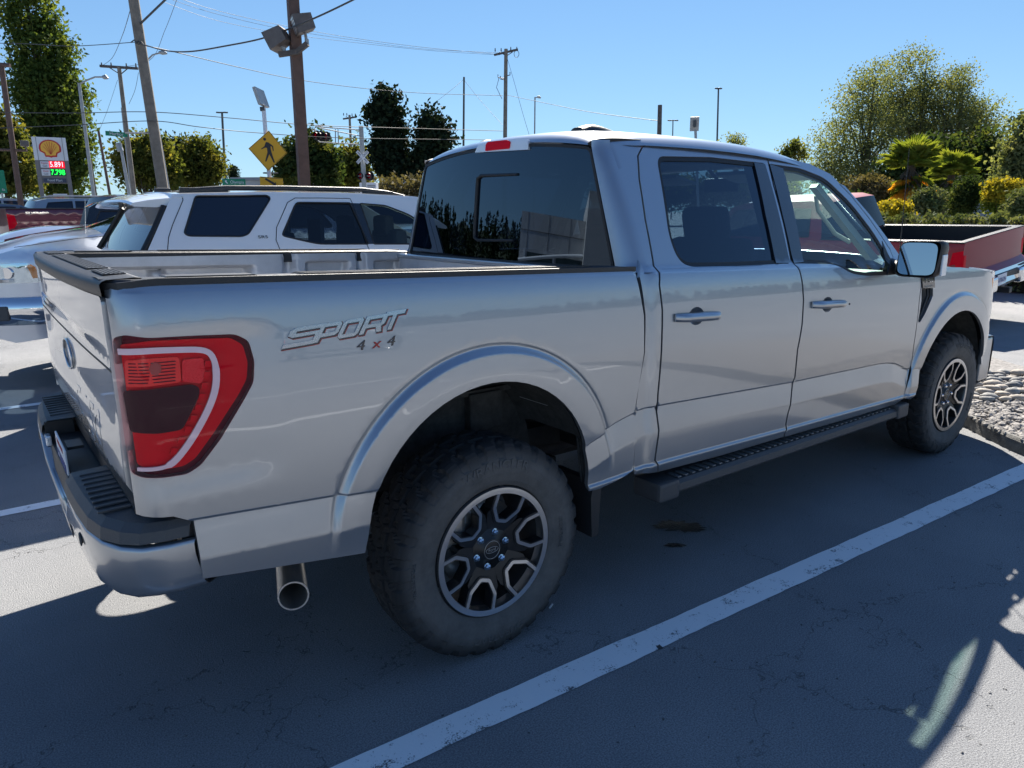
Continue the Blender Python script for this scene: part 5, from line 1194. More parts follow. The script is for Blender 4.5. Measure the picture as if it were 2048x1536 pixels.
bay_line((-2.1, 4.46), (3.9, 4.40), .10); bay_line((-2.3, 7.05), (3.9, 7.0), .10)
bay_line((-1.75, -4.0), (3.95, -4.2), .11); bay_line((-1.75, -6.9), (3.95, -7.1), .11)
# kerb and stone bed in front of the bays
CONC = M_('kerb_concrete', (.16, .158, .15), .9, bump=.7, bscale=90, var=.45, vscale=14)
kp = [(5.6, -.35), (5.0, -.50), (4.55, -.72), (4.32, -.98), (4.16, -1.18), (4.02, -1.40), (3.93, -1.8), (3.90, -2.6), (3.90, -6)]
def kerb(path, w=.055, h=.095):
    m = MB(); rows = []
    P = [Vector((*p, 0)) for p in path]
    for i, p in enumerate(P):
        t = (P[min(i+1, len(P)-1)]-P[max(i-1, 0)]).normalized(); nn = Vector((t.y*-1, t.x, 0)); nn = nn if nn.x > 0 else -nn
        rows.append([p, p+nn*.012+Vector((0, 0, h-.02)), p+nn*.03+Vector((0, 0, h)), p+nn*w+Vector((0, 0, h)), p+nn*(w+.01)+Vector((0, 0, 0))])
    m.grid(rows, smooth=False); return fix_normals(m.build('kerb', CONC))
tag(kerb(kp), kind='structure')
# gravel sheet + thousands of small stones (stuff) and countable river rocks
GRAV = M_('gravel', (.21, .20, .19), .9, bump=1, bscale=45, var=.55, vscale=30)
island = [(5.7, -.27), (5.02, -.44), (4.59, -.68), (4.37, -.95), (4.21, -1.15), (4.07, -1.38), (3.98, -1.8), (3.95, -2.6), (3.95, -6), (6.6, -6), (6.55, -1.5), (6.6, -.9), (6.9, -.3), (7.3, .2)]
gi = mesh_obj('gravel_bed', [(x, y, .082) for x, y in island], [list(range(len(island)))[::-1]], GRAV); gi.data.flip_normals() if gi.data.polygons[0].normal.z < 0 else None; tag(gi, kind='structure')
def stone(r, sx, sy, sz, seed):
    bm = bmesh.new(); bmesh.ops.create_icosphere(bm, subdivisions=2 if r > .05 else 1, radius=1); rr = random.Random(seed)
    ph = [rr.uniform(0, 6) for _ in range(6)]
    for v in bm.verts:
        c = v.co; k = 1+.12*sin(2.3*c.x+ph[0])+.10*sin(3.1*c.y+ph[1])+.08*sin(4*c.z+ph[2]); v.co = Vector((c.x*k*sx*r, c.y*k*sy*r, c.z*k*sz*r))
    bm.verts.index_update(); V = [v.co.copy() for v in bm.verts]; F = [[v.index for v in f.verts] for f in bm.faces]; bm.free(); return V, F
m = MB(); protos = [stone(.022, 1, random.uniform(.6, 1), random.uniform(.5, .8), k) for k in range(6)]
for k in range(4600):
    for _ in range(20):
        x = random.uniform(3.95, 6.3); y = random.uniform(-2.4, -.2)
        if inside(island, x, y): break
    V_, F_ = protos[k % 6]; a = random.uniform(0, 6.3); s = random.uniform(.6, 1.7); tl_ = random.uniform(-.5, .5); ca, sa = cos(a)*s, sin(a)*s
    m.add([Vector((x+v.x*ca-v.y*sa, y+v.x*sa+v.y*ca, .088+v.z*s+v.x*tl_)) for v in V_], F_)
tag(m.build('gravel_stones', M_('gravel_stone', (.25, .235, .22), .85, var=.6, vscale=16)), 'loose crushed gravel filling the planting strip behind the kerb', 'gravel', kind='stuff')
ROCK = [M_('river_rock_%s' % n, c, .75, bump=.3, bscale=40, var=.35, vscale=10) for n, c in (('grey', (.22, .22, .21)), ('tan', (.34, .30, .25)), ('dark', (.11, .115, .12)))]
rocks = []
rk = random.Random(5); cnt = 0
tries = 0
while cnt < 110 and tries < 9000:
    tries += 1; px = rk.uniform(1945, 2075); py = rk.uniform(744, 797); p = on(px, py, 2, .11)
    if any((Vector(q[0])-p).length < (q[1]+.045)*.9 for q in rocks): continue
    r = rk.uniform(.035, .075); rocks.append((p, r)); V_, F_ = stone(max(r, .051), 1, rk.uniform(.6, .85), rk.uniform(.35, .5), cnt+50); s = r/max(r, .051)
    a = rk.uniform(-.6, .6)-.9; o = mesh_obj('river_rock', [Vector((v.x*cos(a)-v.y*sin(a), v.x*sin(a)+v.y*cos(a), v.z))*s for v in V_], F_, ROCK[(cnt*7) % 5 // 2], smooth=True); o.location = (p.x, p.y, .09+r*.3)
    tag(o, '%s %s river rock in the stone border beyond the front wheel' % ('large' if r > .063 else 'small' if r < .048 else 'medium', ('grey', 'tan', 'dark')[(cnt*7) % 5 // 2]), 'rock', 'river rocks along the gravel bed'); cnt += 1
# oil stain beads, chips, leaf litter
OIL = M_('dark_oil', (.012, .012, .013), .35, coat=.6, bump=1, bscale=120)
def blob(name, cx, cy, r, n, mat, label, cat, seed, flat=.6, rot=0.):
    rr = random.Random(seed); m = MB()
    ks = [1+rr.uniform(-.35, .35) for _ in range(n)]
    V = [(0, 0, .006)]+[(r*ks[k]*cos(2*pi*k/n), r*flat*ks[k]*sin(2*pi*k/n), .0045) for k in range(n)]
    o = mesh_obj(name, V, [(0, 1+k, 1+(k+1) % n) for k in range(n)], mat, smooth=True); o.location = (cx, cy, 0); o.rotation_euler = (0, 0, rot); return tag(o, label, cat)
blob('oil_spill', 1.40, -.665, .12, 34, OIL, 'black crusty oil spill on the asphalt below the step bar', 'oil stain', 3, .55, -.7)
blob('oil_drip', 1.21, -.80, .05, 14, OIL, 'small dark oil drip beside the larger spill', 'oil stain', 5, .4, -.8)
blob('gum_spot', .50, -1.33, .013, 10, M_('grey_gum', (.06, .06, .06), .6), 'dark round gum spot on the white bay line', 'gum spot', 8, 1)
o = MB(); pt = on(1102, 1212, 2, .006); o.box(pt, (.035, .006, .004), Matrix.Rotation(.5, 3, 'Z')); tag(o.build('paper_scrap', M_('scrap_white', (.7, .7, .7), .7)), 'tiny white paper scrap on the asphalt right of the rear tyre', 'litter')

m = MB(); gr = random.Random(21); gp = [stone(.0035, 1, gr.uniform(.6, 1), .6, 200+k) for k in range(4)]
for k in range(520):
    x = gr.uniform(-1.6, 4.3); y = gr.uniform(-2.7, -.6) if gr.random() < .75 else gr.uniform(-.6, 3.0)
    V_, F_ = gp[k % 4]; s = gr.choice((.5, .7, 1, 1, 1.6)); a = gr.uniform(0, 6.3); m.add([Vector((x+(v.x*cos(a)-v.y*sin(a))*s, y+(v.x*sin(a)+v.y*cos(a))*s, .0015+v.z*s)) for v in V_], F_)
tag(m.build('loose_grit', M_('grit_stone', (.16, .155, .15), .9, var=.8, vscale=3)), 'loose grit scattered over the asphalt around the silver pickup', 'grit', kind='stuff')
# ================= vegetation =================
def leaf_mat(name, cols, trans=.35, rough=.55, scale=.6):
    m = bpy.data.materials.new(name); m.use_nodes = True; nt = m.node_tree; b = nt.nodes['Principled BSDF']; N = nt.nodes.new; L = nt.links.new
    tc = N('ShaderNodeTexCoord'); n1 = N('ShaderNodeTexNoise'); n1.inputs['Scale'].default_value = scale; n1.inputs['Detail'].default_value = 5; n1.inputs['Roughness'].default_value = .8; L(tc.outputs['Object'], n1.inputs['Vector'])
    r = N('ShaderNodeValToRGB'); e = r.color_ramp.elements; e[0].position = .32; e[0].color = (*cols[0], 1); e[1].position = .70; e[1].color = (*cols[-1], 1)
    if len(cols) > 2: q = e.new(.5); q.color = (*cols[1], 1)
    L(n1.outputs[0], r.inputs[0]); L(r.outputs[0], b.inputs['Base Color']); b.inputs['Roughness'].default_value = rough; b.inputs['Specular IOR Level'].default_value = .05; b.inputs['Roughness'].default_value = .75
    t = N('ShaderNodeBsdfTranslucent'); mu = N('ShaderNodeMix'); mu.data_type = 'RGBA'; mu.blend_type = 'MULTIPLY'; mu.inputs[0].default_value = 1; L(r.outputs[0], mu.inputs[6]); mu.inputs[7].default_value = (1.5, 1.35, .55, 1); L(mu.outputs[2], t.inputs[0])
    mx = N('ShaderNodeMixShader'); mx.inputs[0].default_value = trans; L(b.outputs[0], mx.inputs[1]); L(t.outputs[0], mx.inputs[2]); L(mx.outputs[0], nt.nodes['Material Output'].inputs[0]); return m
BARK = M_('bark', (.075, .062, .05), .9, bump=.8, bscale=14, var=.35, vscale=5)
G_POP = leaf_mat('poplar_leaf', [(.025, .05, .016), (.07, .11, .03), (.17, .19, .05)], .45)
G_MAP = leaf_mat('maple_leaf', [(.03, .05, .018), (.085, .105, .028), (.27, .22, .05)], .5)
G_DRK = leaf_mat('dark_leaf', [(.015, .028, .014), (.035, .06, .022), (.14, .15, .04)], .4)
G_PIN = leaf_mat('pine_needle', [(.008, .016, .011), (.016, .028, .016), (.035, .05, .022)], .15)
G_ALD = leaf_mat('alder_leaf', [(.06, .085, .04), (.13, .16, .08), (.24, .25, .13)], .5, .35)
G_HED = leaf_mat('hedge_leaf', [(.035, .06, .025), (.10, .13, .055), (.26, .27, .16)], .25, .3, 3)
G_YEL = leaf_mat('yellow_leaf', [(.10, .12, .02), (.30, .26, .03), (.45, .34, .04)], .4, .5, 2)
G_BRN = leaf_mat('bronze_leaf', [(.05, .05, .03), (.10, .09, .05), (.20, .17, .11)], .3, .4, 3)
G_PLM = leaf_mat('palm_leaf', [(.06, .10, .02), (.15, .20, .035), (.32, .34, .07)], .45, .35, 2)
G_PLD = leaf_mat('dead_palm_leaf', [(.30, .16, .03), (.60, .32, .04), (.75, .48, .08)], .5, .6, 2)
def quads(P, size, name, mat, parent, seed, aspect=.6, droop=0., jit=.5):
    """many small leaf faces at the points P (n,3)"""
    g = np.random.default_rng(seed); n = len(P)
    d = g.normal(size=(n, 3)); d /= np.linalg.norm(d, axis=1)[:, None]; d[:, 2] -= droop; d /= np.linalg.norm(d, axis=1)[:, None]
    e = g.normal(size=(n, 3)); e -= (e*d).sum(1)[:, None]*d; e /= np.linalg.norm(e, axis=1)[:, None]
    s = size*(1+jit*(g.random(n)*2-1))[:, None]
    a = d*s*.5; b = e*s*.5*aspect; k = d*0
    V = np.stack([P-a, P+b-a*.1, P+a, P-b-a*.1], 1).reshape(-1, 3)
    me = bpy.data.meshes.new(name); me.vertices.add(4*n); me.vertices.foreach_set('co', V.ravel().astype(np.float32))
    me.loops.add(4*n); me.loops.foreach_set('vertex_index', np.arange(4*n, dtype=np.int32)); me.polygons.add(n)
    me.polygons.foreach_set('loop_start', np.arange(0, 4*n, 4, dtype=np.int32)); me.polygons.foreach_set('loop_total', np.full(n, 4, dtype=np.int32))
    me.materials.append(mat); me.update(calc_edges=True); me.validate()
    o = bpy.data.objects.new(name, me); COL.objects.link(o)
    if parent: o.parent = parent
    return o
def in_blobs(blobs, n, g, shell=.35):
    vol = np.array([b[3]*b[4]*b[5] for b in blobs]); idx = g.choice(len(blobs), n, p=vol/vol.sum()); d = g.normal(size=(n, 3)); d /= np.linalg.norm(d, axis=1)[:, None]
    r = (shell+(1-shell)*g.random(n))**(1/2.); B = np.array(blobs)[idx]; return B[:, :3]+d*r[:, None]*B[:, 3:6]
def limbs(root, mat, h, r0, tips, seed, fork=.35, lean=(0, 0), name='trunk'):
    rr = random.Random(seed); m = MB()
    m.tube([(0, 0, -.2), (lean[0]*.3, lean[1]*.3, h*.33), (lean[0]*.6, lean[1]*.6, h*.66), (lean[0], lean[1], h)], [r0, r0*.75, r0*.5, r0*.12], 8)
    for t in tips:
        k = rr.uniform(fork*.6, .85) if t[2] > h*.5 else rr.uniform(.2, .45); z = min(h*.95, t[2]*k); b = Vector((lean[0]*z/h, lean[1]*z/h, z)); tv = Vector(t); mid = b.lerp(tv, .5)+Vector((rr.uniform(-.1, .1), rr.uniform(-.1, .1), rr.uniform(0, .1)))*(tv-b).length*.5
        q = r0*(.42-.3*z/h); m.tube([b, mid, tv], [max(.012, q), max(.01, q*.5), .006], 5)
    return m.build(name, mat, root)
def tree(name, base, blobs, nclus, nper, leaf, mat, label, seed, crad=.5, trunk_r=.2, cat='tree', group=None, shell=.35, h=None, ntips=26, twigs=True, aspect=.6, droop=.0, flat=1., lean=(0, 0)):
    """blobs: (x,y,z,rx,ry,rz) relative to the base"""
    g = np.random.default_rng(seed); r = empty(name, base, 0, label, cat, group)
    C_ = in_blobs(blobs, nclus, g, shell); top = max(b[2]+b[5]*.7 for b in blobs)
    P = np.repeat(C_, nper, 0)+np.clip(g.normal(size=(nclus*nper, 3)), -1.7, 1.7)*np.array([crad, crad, crad*flat])*(.5+g.random((nclus*nper, 1))*.8)
    quads(P, leaf, 'foliage', mat, r, seed, aspect, droop)
    tips = [tuple(c) for c in C_[g.choice(nclus, min(ntips, nclus), replace=False)]]
    limbs(r, BARK, h or top*.92, trunk_r, tips, seed, lean=lean); return r
def base_at(px, D, z=.5): return gnd(px, D, z)
def pix_blobs(D, base, L, shr=0):               # ellipses given as seen: px,py,rx,ry (pixels) -> blobs around the base
    out = []
    for px, py, rx, ry in L:
        p = at(px, py, D); k = D/FPX; out.append((p.x-base.x, p.y-base.y, p.z-base.z, max(.1, rx*k-shr), max(.1, rx*k*.8-shr), max(.1, ry*k-shr)))
    return out
def ptree(name, px, D, L, nclus, nper, leaf, mat, label, seed, z=.5, shr=None, **kw):
    b = base_at(px, D, z); return tree(name, b, pix_blobs(D, b, L, kw.get('crad', .5)*.85 if shr is None else shr), nclus, nper, leaf, mat, label, seed, **kw)
HRZ = 430
# tall poplar
ptree('poplar_tree', 118, 72, [(60, 20, 55, 70), (85, 110, 60, 75), (100, 200, 75, 80), (118, 285, 68, 75), (125, 350, 62, 55), (50, -60, 40, 60)], 520, 60, .36, G_POP, 'tall dense poplar towering over the fuel price sign', 11, crad=.62, trunk_r=.45, shell=.3, droop=-.5, ntips=60)
ptree('maple_tree', 20, 62, [(0, 290, 45, 70), (45, 335, 34, 45), (-10, 250, 30, 40), (30, 360, 50, 30)], 200, 45, .36, G_MAP, 'yellowing leafy tree at the left border behind the brown pole', 12, crad=.55)
ptree('maple_tree', 298, 56, [(292, 325, 60, 48), (298, 300, 40, 30), (270, 350, 40, 30), (335, 350, 32, 30)], 240, 60, .27, G_MAP, 'round golden green tree crossed by the two leaning wooden poles', 13, crad=.5)
ptree('conifer_tree', 352, 75, [(350, 320, 28, 45), (352, 290, 12, 20)], 70, 40, .35, G_PIN, 'dark conifer tip between the two round golden trees', 14, crad=.55)
ptree('maple_tree', 404, 60, [(400, 328, 42, 46), (400, 300, 28, 22), (385, 355, 32, 26), (425, 350, 20, 26)], 220, 60, .27, G_MAP, 'round golden green tree to the right of the leaning wooden poles', 15, crad=.5)
ptree('conifer_tree', 467, 120, [(466, 352, 9, 14), (466, 340, 4, 8)], 24, 40, .35, G_PIN, 'tiny far conifer above the green Olympia sign', 16, crad=.5)
ptree('broadleaf_tree', 612, 50, [(615, 325, 60, 40), (590, 345, 40, 30), (650, 330, 34, 42), (622, 285, 34, 26), (560, 350, 22, 16)], 300, 48, .30, G_DRK, 'dark bushy tree behind the brown light pole', 17, crad=.5)
ptree('broadleaf_tree', 706, 58, [(705, 335, 34, 42), (712, 300, 16, 26), (690, 355, 30, 26), (728, 350, 18, 30)], 190, 42, .30, G_MAP, 'olive green tree behind the railway crossbuck', 18, crad=.45)
ptree('pine_tree', 778, 52, [(772, 195, 30, 24), (770, 230, 38, 26), (780, 265, 40, 26), (775, 300, 42, 30), (790, 335, 46, 26), (772, 175, 12, 12)], 260, 44, .30, G_PIN, 'tall dark pine, left of the pair beside the cab', 19, crad=.42, trunk_r=.28, flat=.7, ntips=40)
ptree('pine_tree', 858, 52, [(860, 215, 14, 16), (862, 240, 30, 22), (868, 270, 42, 24), (862, 305, 44, 28), (880, 330, 36, 24), (850, 345, 40, 26)], 250, 42, .28, G_PIN, 'shorter dark pine with gaps, right of the pair beside the cab', 20, crad=.42, trunk_r=.25, flat=.7, ntips=44)
ptree('shrub_thicket', 820, 40, [(800, 385, 60, 22), (860, 380, 40, 26), (760, 388, 30, 14)], 90, 40, .22, G_BRN, 'brown scrub under the two dark pines', 21, crad=.4, cat='shrub', trunk_r=.08)
# right side: open crowned alders
ptree('alder_tree', 1722, 42, [(1715, 215, 62, 60), (1690, 280, 80, 50), (1735, 160, 52, 40), (1665, 325, 60, 36), (1740, 320, 50, 50), (1700, 350, 90, 34), (1770, 250, 60, 60), (1640, 350, 50, 30)], 900, 26, .105, G_ALD, 'thin leaved alder, left and most open of the tall group at right', 31, crad=.34, flat=.6, trunk_r=.2, shell=.05, ntips=60, shr=.1, aspect=.7)
ptree('alder_tree', 1818, 44, [(1820, 165, 70, 55), (1838, 118, 50, 30), (1800, 220, 70, 60), (1830, 290, 70, 60), (1780, 138, 36, 28), (1850, 230, 90, 60), (1770, 210, 50, 60)], 900, 26, .105, G_ALD, 'tallest alder with airy crown, middle of the tall group at right', 32, crad=.34, flat=.6, trunk_r=.2, shell=.05, ntips=60, shr=.1, aspect=.7)
ptree('alder_tree', 1893, 43, [(1895, 185, 66, 50), (1930, 235, 56, 50), (1880, 270, 60, 60), (1955, 295, 50, 50), (1928, 152, 34, 26), (1960, 250, 60, 60), (1975, 310, 50, 50)], 900, 26, .105, G_ALD, 'wide alder leaning right, right of the tall group at right', 33, crad=.34, flat=.6, trunk_r=.2, shell=.05, ntips=60, shr=.1, aspect=.7)
ptree('broadleaf_tree', 1890, 36, [(1880, 330, 75, 50), (1830, 350, 60, 40), (1960, 320, 50, 60), (1985, 350, 50, 50), (1780, 355, 40, 36)], 420, 44, .22, G_DRK, 'dark undergrowth tree mass behind the palms', 34, crad=.42)
ptree('broadleaf_tree', 2040, 30, [(2030, 330, 34, 60), (2060, 290, 40, 70), (2010, 370, 34, 40), (2045, 375, 40, 40)], 240, 40, .17, G_ALD, 'pale green leafy tree cut by the right border', 35, crad=.36)
ptree('broadleaf_tree', 1587, 70, [(1574, 309, 13, 12), (1589, 296, 13, 13), (1606, 309, 10, 12)], 46, 34, .26, G_MAP, 'small golden tree top over the windscreen pillar', 36, crad=.4)
ptree('broadleaf_tree', 1470, 80, [(1468, 285, 24, 18), (1452, 290, 12, 10)], 60, 14, .22, G_ALD, 'sparse tree top peeping over the cab roof', 37, crad=.5)
ptree('broadleaf_tree', 1270, 60, [(1330, 380, 90, 35), (1430, 385, 90, 30), (1230, 385, 70, 26), (1540, 385, 80, 30)], 420, 40, .3, G_DRK, 'low dark tree line behind the cab, seen through its windows', 38, crad=.5)
# bushes
def bush(px, D, L, n, nper, leaf, mat, label, seed, z=.25, **kw):
    return ptree('garden_bush', px, D, L, n, nper, leaf, mat, label, seed, z=z, cat='bush', trunk_r=.04, ntips=12, **kw)
bush(1745, 21, [(1740, 385, 38, 30), (1775, 400, 30, 26), (1710, 380, 24, 20)], 170, 44, .09, G_BRN, 'bronze leaved bush left of the palms', 41, crad=.16)
bush(1858, 17.5, [(1858, 402, 30, 20), (1835, 410, 18, 14)], 110, 50, .075, G_HED, 'pale rounded bush between the two palm trunks', 42, crad=.12)
bush(1935, 19, [(1935, 390, 34, 34), (1925, 410, 34, 20)], 150, 60, .075, G_DRK, 'dark green rounded bush beside the leaning palm', 43, crad=.13, aspect=.4)
bush(2005, 18, [(2005, 378, 34, 14), (2000, 385, 30, 14)], 90, 50, .085, G_YEL, 'golden topped bush near the right border', 44, crad=.11)
bush(2003, 18.2, [(2003, 402, 32, 22)], 90, 50, .085, G_PLM, 'green skirt of low leaves beneath the golden topped bush', 45, crad=.12)
bush(2046, 15.5, [(2046, 408, 26, 18)], 80, 50, .075, G_HED, 'pale bush at the right border above the hedge', 46, crad=.12)
bush(1790, 17, [(1790, 419, 34, 8)], 70, 40, .07, G_YEL, 'low yellow flowering shrub left above the hedge', 47, crad=.09)
bush(1700, 19, [(1690, 410, 50, 16)], 100, 44, .09, G_DRK, 'dark low shrub behind the windscreen pillar', 48, crad=.14)
# clipped hedge (one continuous mass)
g_ = np.random.default_rng(77); n_ = 26000
a_ = gnd(1690, 15.6, .3); b_ = gnd(2110, 13.2, .25); t_ = g_.random(n_); P_ = np.outer(1-t_, a_)+np.outer(t_, b_); nn_ = np.array([-(b_-a_).y, (b_-a_).x, 0]); nn_ /= np.linalg.norm(nn_)
u_ = g_.uniform(-1, 1, n_); hgt_ = 1.33+.05*np.sin(t_*43)+.04*np.sin(t_*97+1); zz_ = hgt_*(g_.random(n_)**.6); rim = (np.abs(u_) < .8) & (zz_ < hgt_*.85); u_[rim] = np.sign(u_[rim])*g_.uniform(.8, 1, rim.sum())
P_ = P_+np.outer(u_*.45, nn_); P_[:, 2] = .12+zz_+g_.normal(size=n_)*.02
hd = quads(P_, .085, 'hedge', G_HED, None, 78, .6); tag(hd, 'long clipped green hedge behind the dark red pickup bed', 'hedge', kind='stuff')
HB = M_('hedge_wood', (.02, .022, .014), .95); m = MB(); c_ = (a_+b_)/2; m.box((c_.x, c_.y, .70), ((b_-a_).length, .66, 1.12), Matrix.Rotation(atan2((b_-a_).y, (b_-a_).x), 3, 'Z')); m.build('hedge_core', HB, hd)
# palms
def palm(px, D, top_py, label, seed, lean=0., size=1.):
    b = gnd(px, D, .25); tp = at(px+lean, top_py, D); h = tp.z-b.z; off = Vector((tp.x-b.x, tp.y-b.y, 0)); r = empty('fan_palm', b, 0, label, 'palm tree')
    m = MB(); rr = random.Random(seed)
    path = [Vector((0, 0, 0)), off*.35+Vector((0, 0, h*.3)), off*.7+Vector((0, 0, h*.65)), off+Vector((0, 0, h*.97))]; m.tube(path, [.10, .11, .12, .09], 10); tr = m.build('trunk', BARK, r)
    m = MB()
    for k in range(260):
        t = rr.uniform(.45, .98); p = path[1].lerp(path[3], t); a = rr.uniform(0, 6.28); d = Vector((cos(a), sin(a), -.9)); m.add([p+Vector((cos(a), sin(a), 0))*.08, p+d*.28*1.0+Vector((0, 0, rr.uniform(-.1, .05))), p+d*.26+Vector((-sin(a)*.03, cos(a)*.03, 0))], [(0, 1, 2)])
    m.build('trunk_fibre', BARK, tr)
    def frond(m, o, a, el, s, fold=.0):
        d = Vector((cos(a)*cos(el), sin(a)*cos(el), sin(el))); side = Vector((-sin(a), cos(a), 0)); upv = side.cross(d)*-1; stem = o+d*s*.55
        m.tube([o, o+d*s*.3, stem], [.012, .010, .008], 4)
        for k in range(-13, 14):
            th = k/13*radians(112); dd = (d*cos(th)+side*sin(th)).normalized(); L_ = s*.62*(1-.22*abs(k/13)); w = s*.036; nrm = upv
            e = stem+dd*L_+Vector((0, 0, -.10*s*rr.uniform(.3, 1.4))); mid = stem+dd*L_*.55+upv*.02; sd_ = dd.cross(upv).normalized()*w
            m.add([stem, mid+sd_, e, mid-sd_], [(0, 1, 2), (0, 2, 3)])
    mg = MB(); md = MB(); o = path[3]
    for k in range(34): frond(mg, o, rr.uniform(0, 6.28), radians(rr.uniform(-5, 75)), .95*size*rr.uniform(.8, 1.1))
    for k in range(34): frond(md if rr.random() < .5 else mg, o-Vector((0, 0, rr.uniform(.1, .55))), rr.uniform(0, 6.28), radians(rr.uniform(-85, -10)), .62*size*rr.uniform(.6, 1.3))
    mg.build('green_fronds', G_PLM, r); md.build('dead_fronds', G_PLD, r); return r
palm(1820, 20, 325, 'upright fan palm with orange dead fronds, left of the two', 51, lean=4, size=.80)
palm(1888, 21, 345, 'leaning fan palm with drooping fronds, right of the two', 52, lean=16, size=.76)
# ================= poles, signs, wires, buildings =================
WOOD = M_('weathered_pole_wood', (.20, .175, .145), .9, bump=.7, bscale=26, var=.3, vscale=4)
BROWN = M_('brown_pole_paint', (.115, .068, .052), .7, bump=.3, bscale=30, var=.25, vscale=5)
GALV = M_('galvanised_steel', (.34, .35, .35), .5, .4, var=.15, vscale=6)
DKST = M_('dark_steel', (.07, .075, .08), .55, .3); BRZ = M_('bronze_lamp_body', (.13, .11, .10), .5, .3, var=.2, vscale=9)
WHT = M_('sign_white', (.62, .64, .68), .5); SGRN = M_('sign_green', (.0, .19, .10), .45); SYEL = M_('sign_yellow', (.72, .36, .004), .45); SBLK = M_('sign_black', (.015, .012, .015), .5)
CREOS = M_('dark_wood', (.09, .08, .075), .85, var=.3)
def down(a, b, z=.3):                    # carry the line a->b down to height z
    d = (b-a); t = (z-a.z)/d.z; return a+d*t
def pole(name, pt, pb, D, r0, r1, mat, label, cat, group=None, z=.3):
    a = at(*pt, D); b = at(*pb, D); g = down(a, b, z); r = empty(name, g, 0, label, cat, group); m = MB(); m.tube([Vector((0, 0, 0)), a-g], [r0, r1], 12); m.build('pole', mat, r); return r, g, a
def P_(q, D, g): return at(*q, D)-g
# big brown light pole
r, g, a = pole('light_pole', (583, -40), (609, 375), 18, .135, .12, BROWN, 'square brown wooden light pole with two floodlights in the middle left', 'light pole')
for o in list(r.children): bpy.data.objects.remove(o)
dv = (a-g); m = MB(); t = dv.normalized(); sx = RT.copy(); sx = (sx-t*sx.dot(t)).normalized(); sy = t.cross(sx); ang = radians(28); ax_ = sx*cos(ang)+sy*sin(ang); ay_ = t.cross(ax_)
m.add([q+ax_*i*.125*k+ay_*j*.125*k for q, k in ((Vector((0, 0, 0)), 1), (dv, .95)) for i, j in ((-1, -1), (1, -1), (1, 1), (-1, 1))], [(0, 1, 5, 4), (1, 2, 6, 5), (2, 3, 7, 6), (3, 0, 4, 7), (4, 5, 6, 7)]); fix_normals(m.build('pole', BROWN, r))
m = MB(); m.tube([P_((564, 114), 18, g)+HF*-.25, P_((594, 104), 17.8, g), P_((621, 92), 18, g)+HF*-.25], .075, 4, smooth=False); m.build('lamp_bracket', CREOS, r)
def flood(c, d, s, r, lens, stemb):
    upv = Vector((0, 0, 1)); d = d.normalized(); sd_ = d.cross(upv).normalized(); u2 = sd_.cross(d)
    f = lambda x, y, z: c+sd_*x*s+u2*y*s+d*z*s
    m = MB(); m.add([f(*q) for q in ((-.24, -.20, .2), (.24, -.20, .2), (.24, .20, .2), (-.24, .20, .2), (-.20, -.16, -.22), (.20, -.16, -.22), (.20, .16, -.22), (-.20, .16, -.22))], [(0, 3, 2, 1), (4, 5, 6, 7), (0, 1, 5, 4), (1, 2, 6, 5), (2, 3, 7, 6), (3, 0, 4, 7)]); h = fix_normals(m.build('floodlight', BRZ, r))
    m = MB(); m.add([f(x, y, .205) for x, y in ((-.20, -.16), (.20, -.16), (.20, .16), (-.20, .16))], [(0, 1, 2, 3)]); m.build('lens', lens, h)
    m = MB()
    for k in range(5): m.add([f(x, -.14+.06*k+y, .212) for x, y in ((-.19, 0), (.19, 0), (.19, .018), (-.19, .018))], [(0, 1, 2, 3)])
    m.build('lens_slats', BRZ, h)
    m = MB(); m.tube([c+u2*-.15*s, stemb], .035, 8); m.tube([stemb+Vector((0, 0, -.04)), stemb+Vector((0, 0, .10))], .05, 8); m.build('stem', GALV, h)
flood(P_((605, 48), 17.8, g), HF*-.4-RT*.9+Vector((0, 0, -.3)), 1.0, r, GUIDE, P_((614, 88), 17.8, g))
flood(P_((555, 78), 17.8, g), HF*.1-RT*1+Vector((0, 0, -.5)), 1.02, r, GREYP, P_((568, 104), 17.8, g))
# second brown pole at the far left with small floodlight
r, g, a = pole('light_pole', (2, 128), (40, 395), 30, .11, .10, BROWN, 'rust brown pole with crossarm at the far left border', 'light pole')
m = MB(); m.tube([P_((-14, 128), 30, g), P_((20, 131), 30, g)], .09, 4); m.tube([P_((-10, 299), 30, g), P_((54, 301), 30, g)], .06, 4); m.build('crossarm', BROWN, r)
m = MB(); m.box(P_((49, 287), 30, g), (.28, .28, .22), bev=.03); m.tube([P_((51, 292), 30, g), P_((52, 300), 30, g)], .03, 6); m.build('floodlight', BRZ, r)
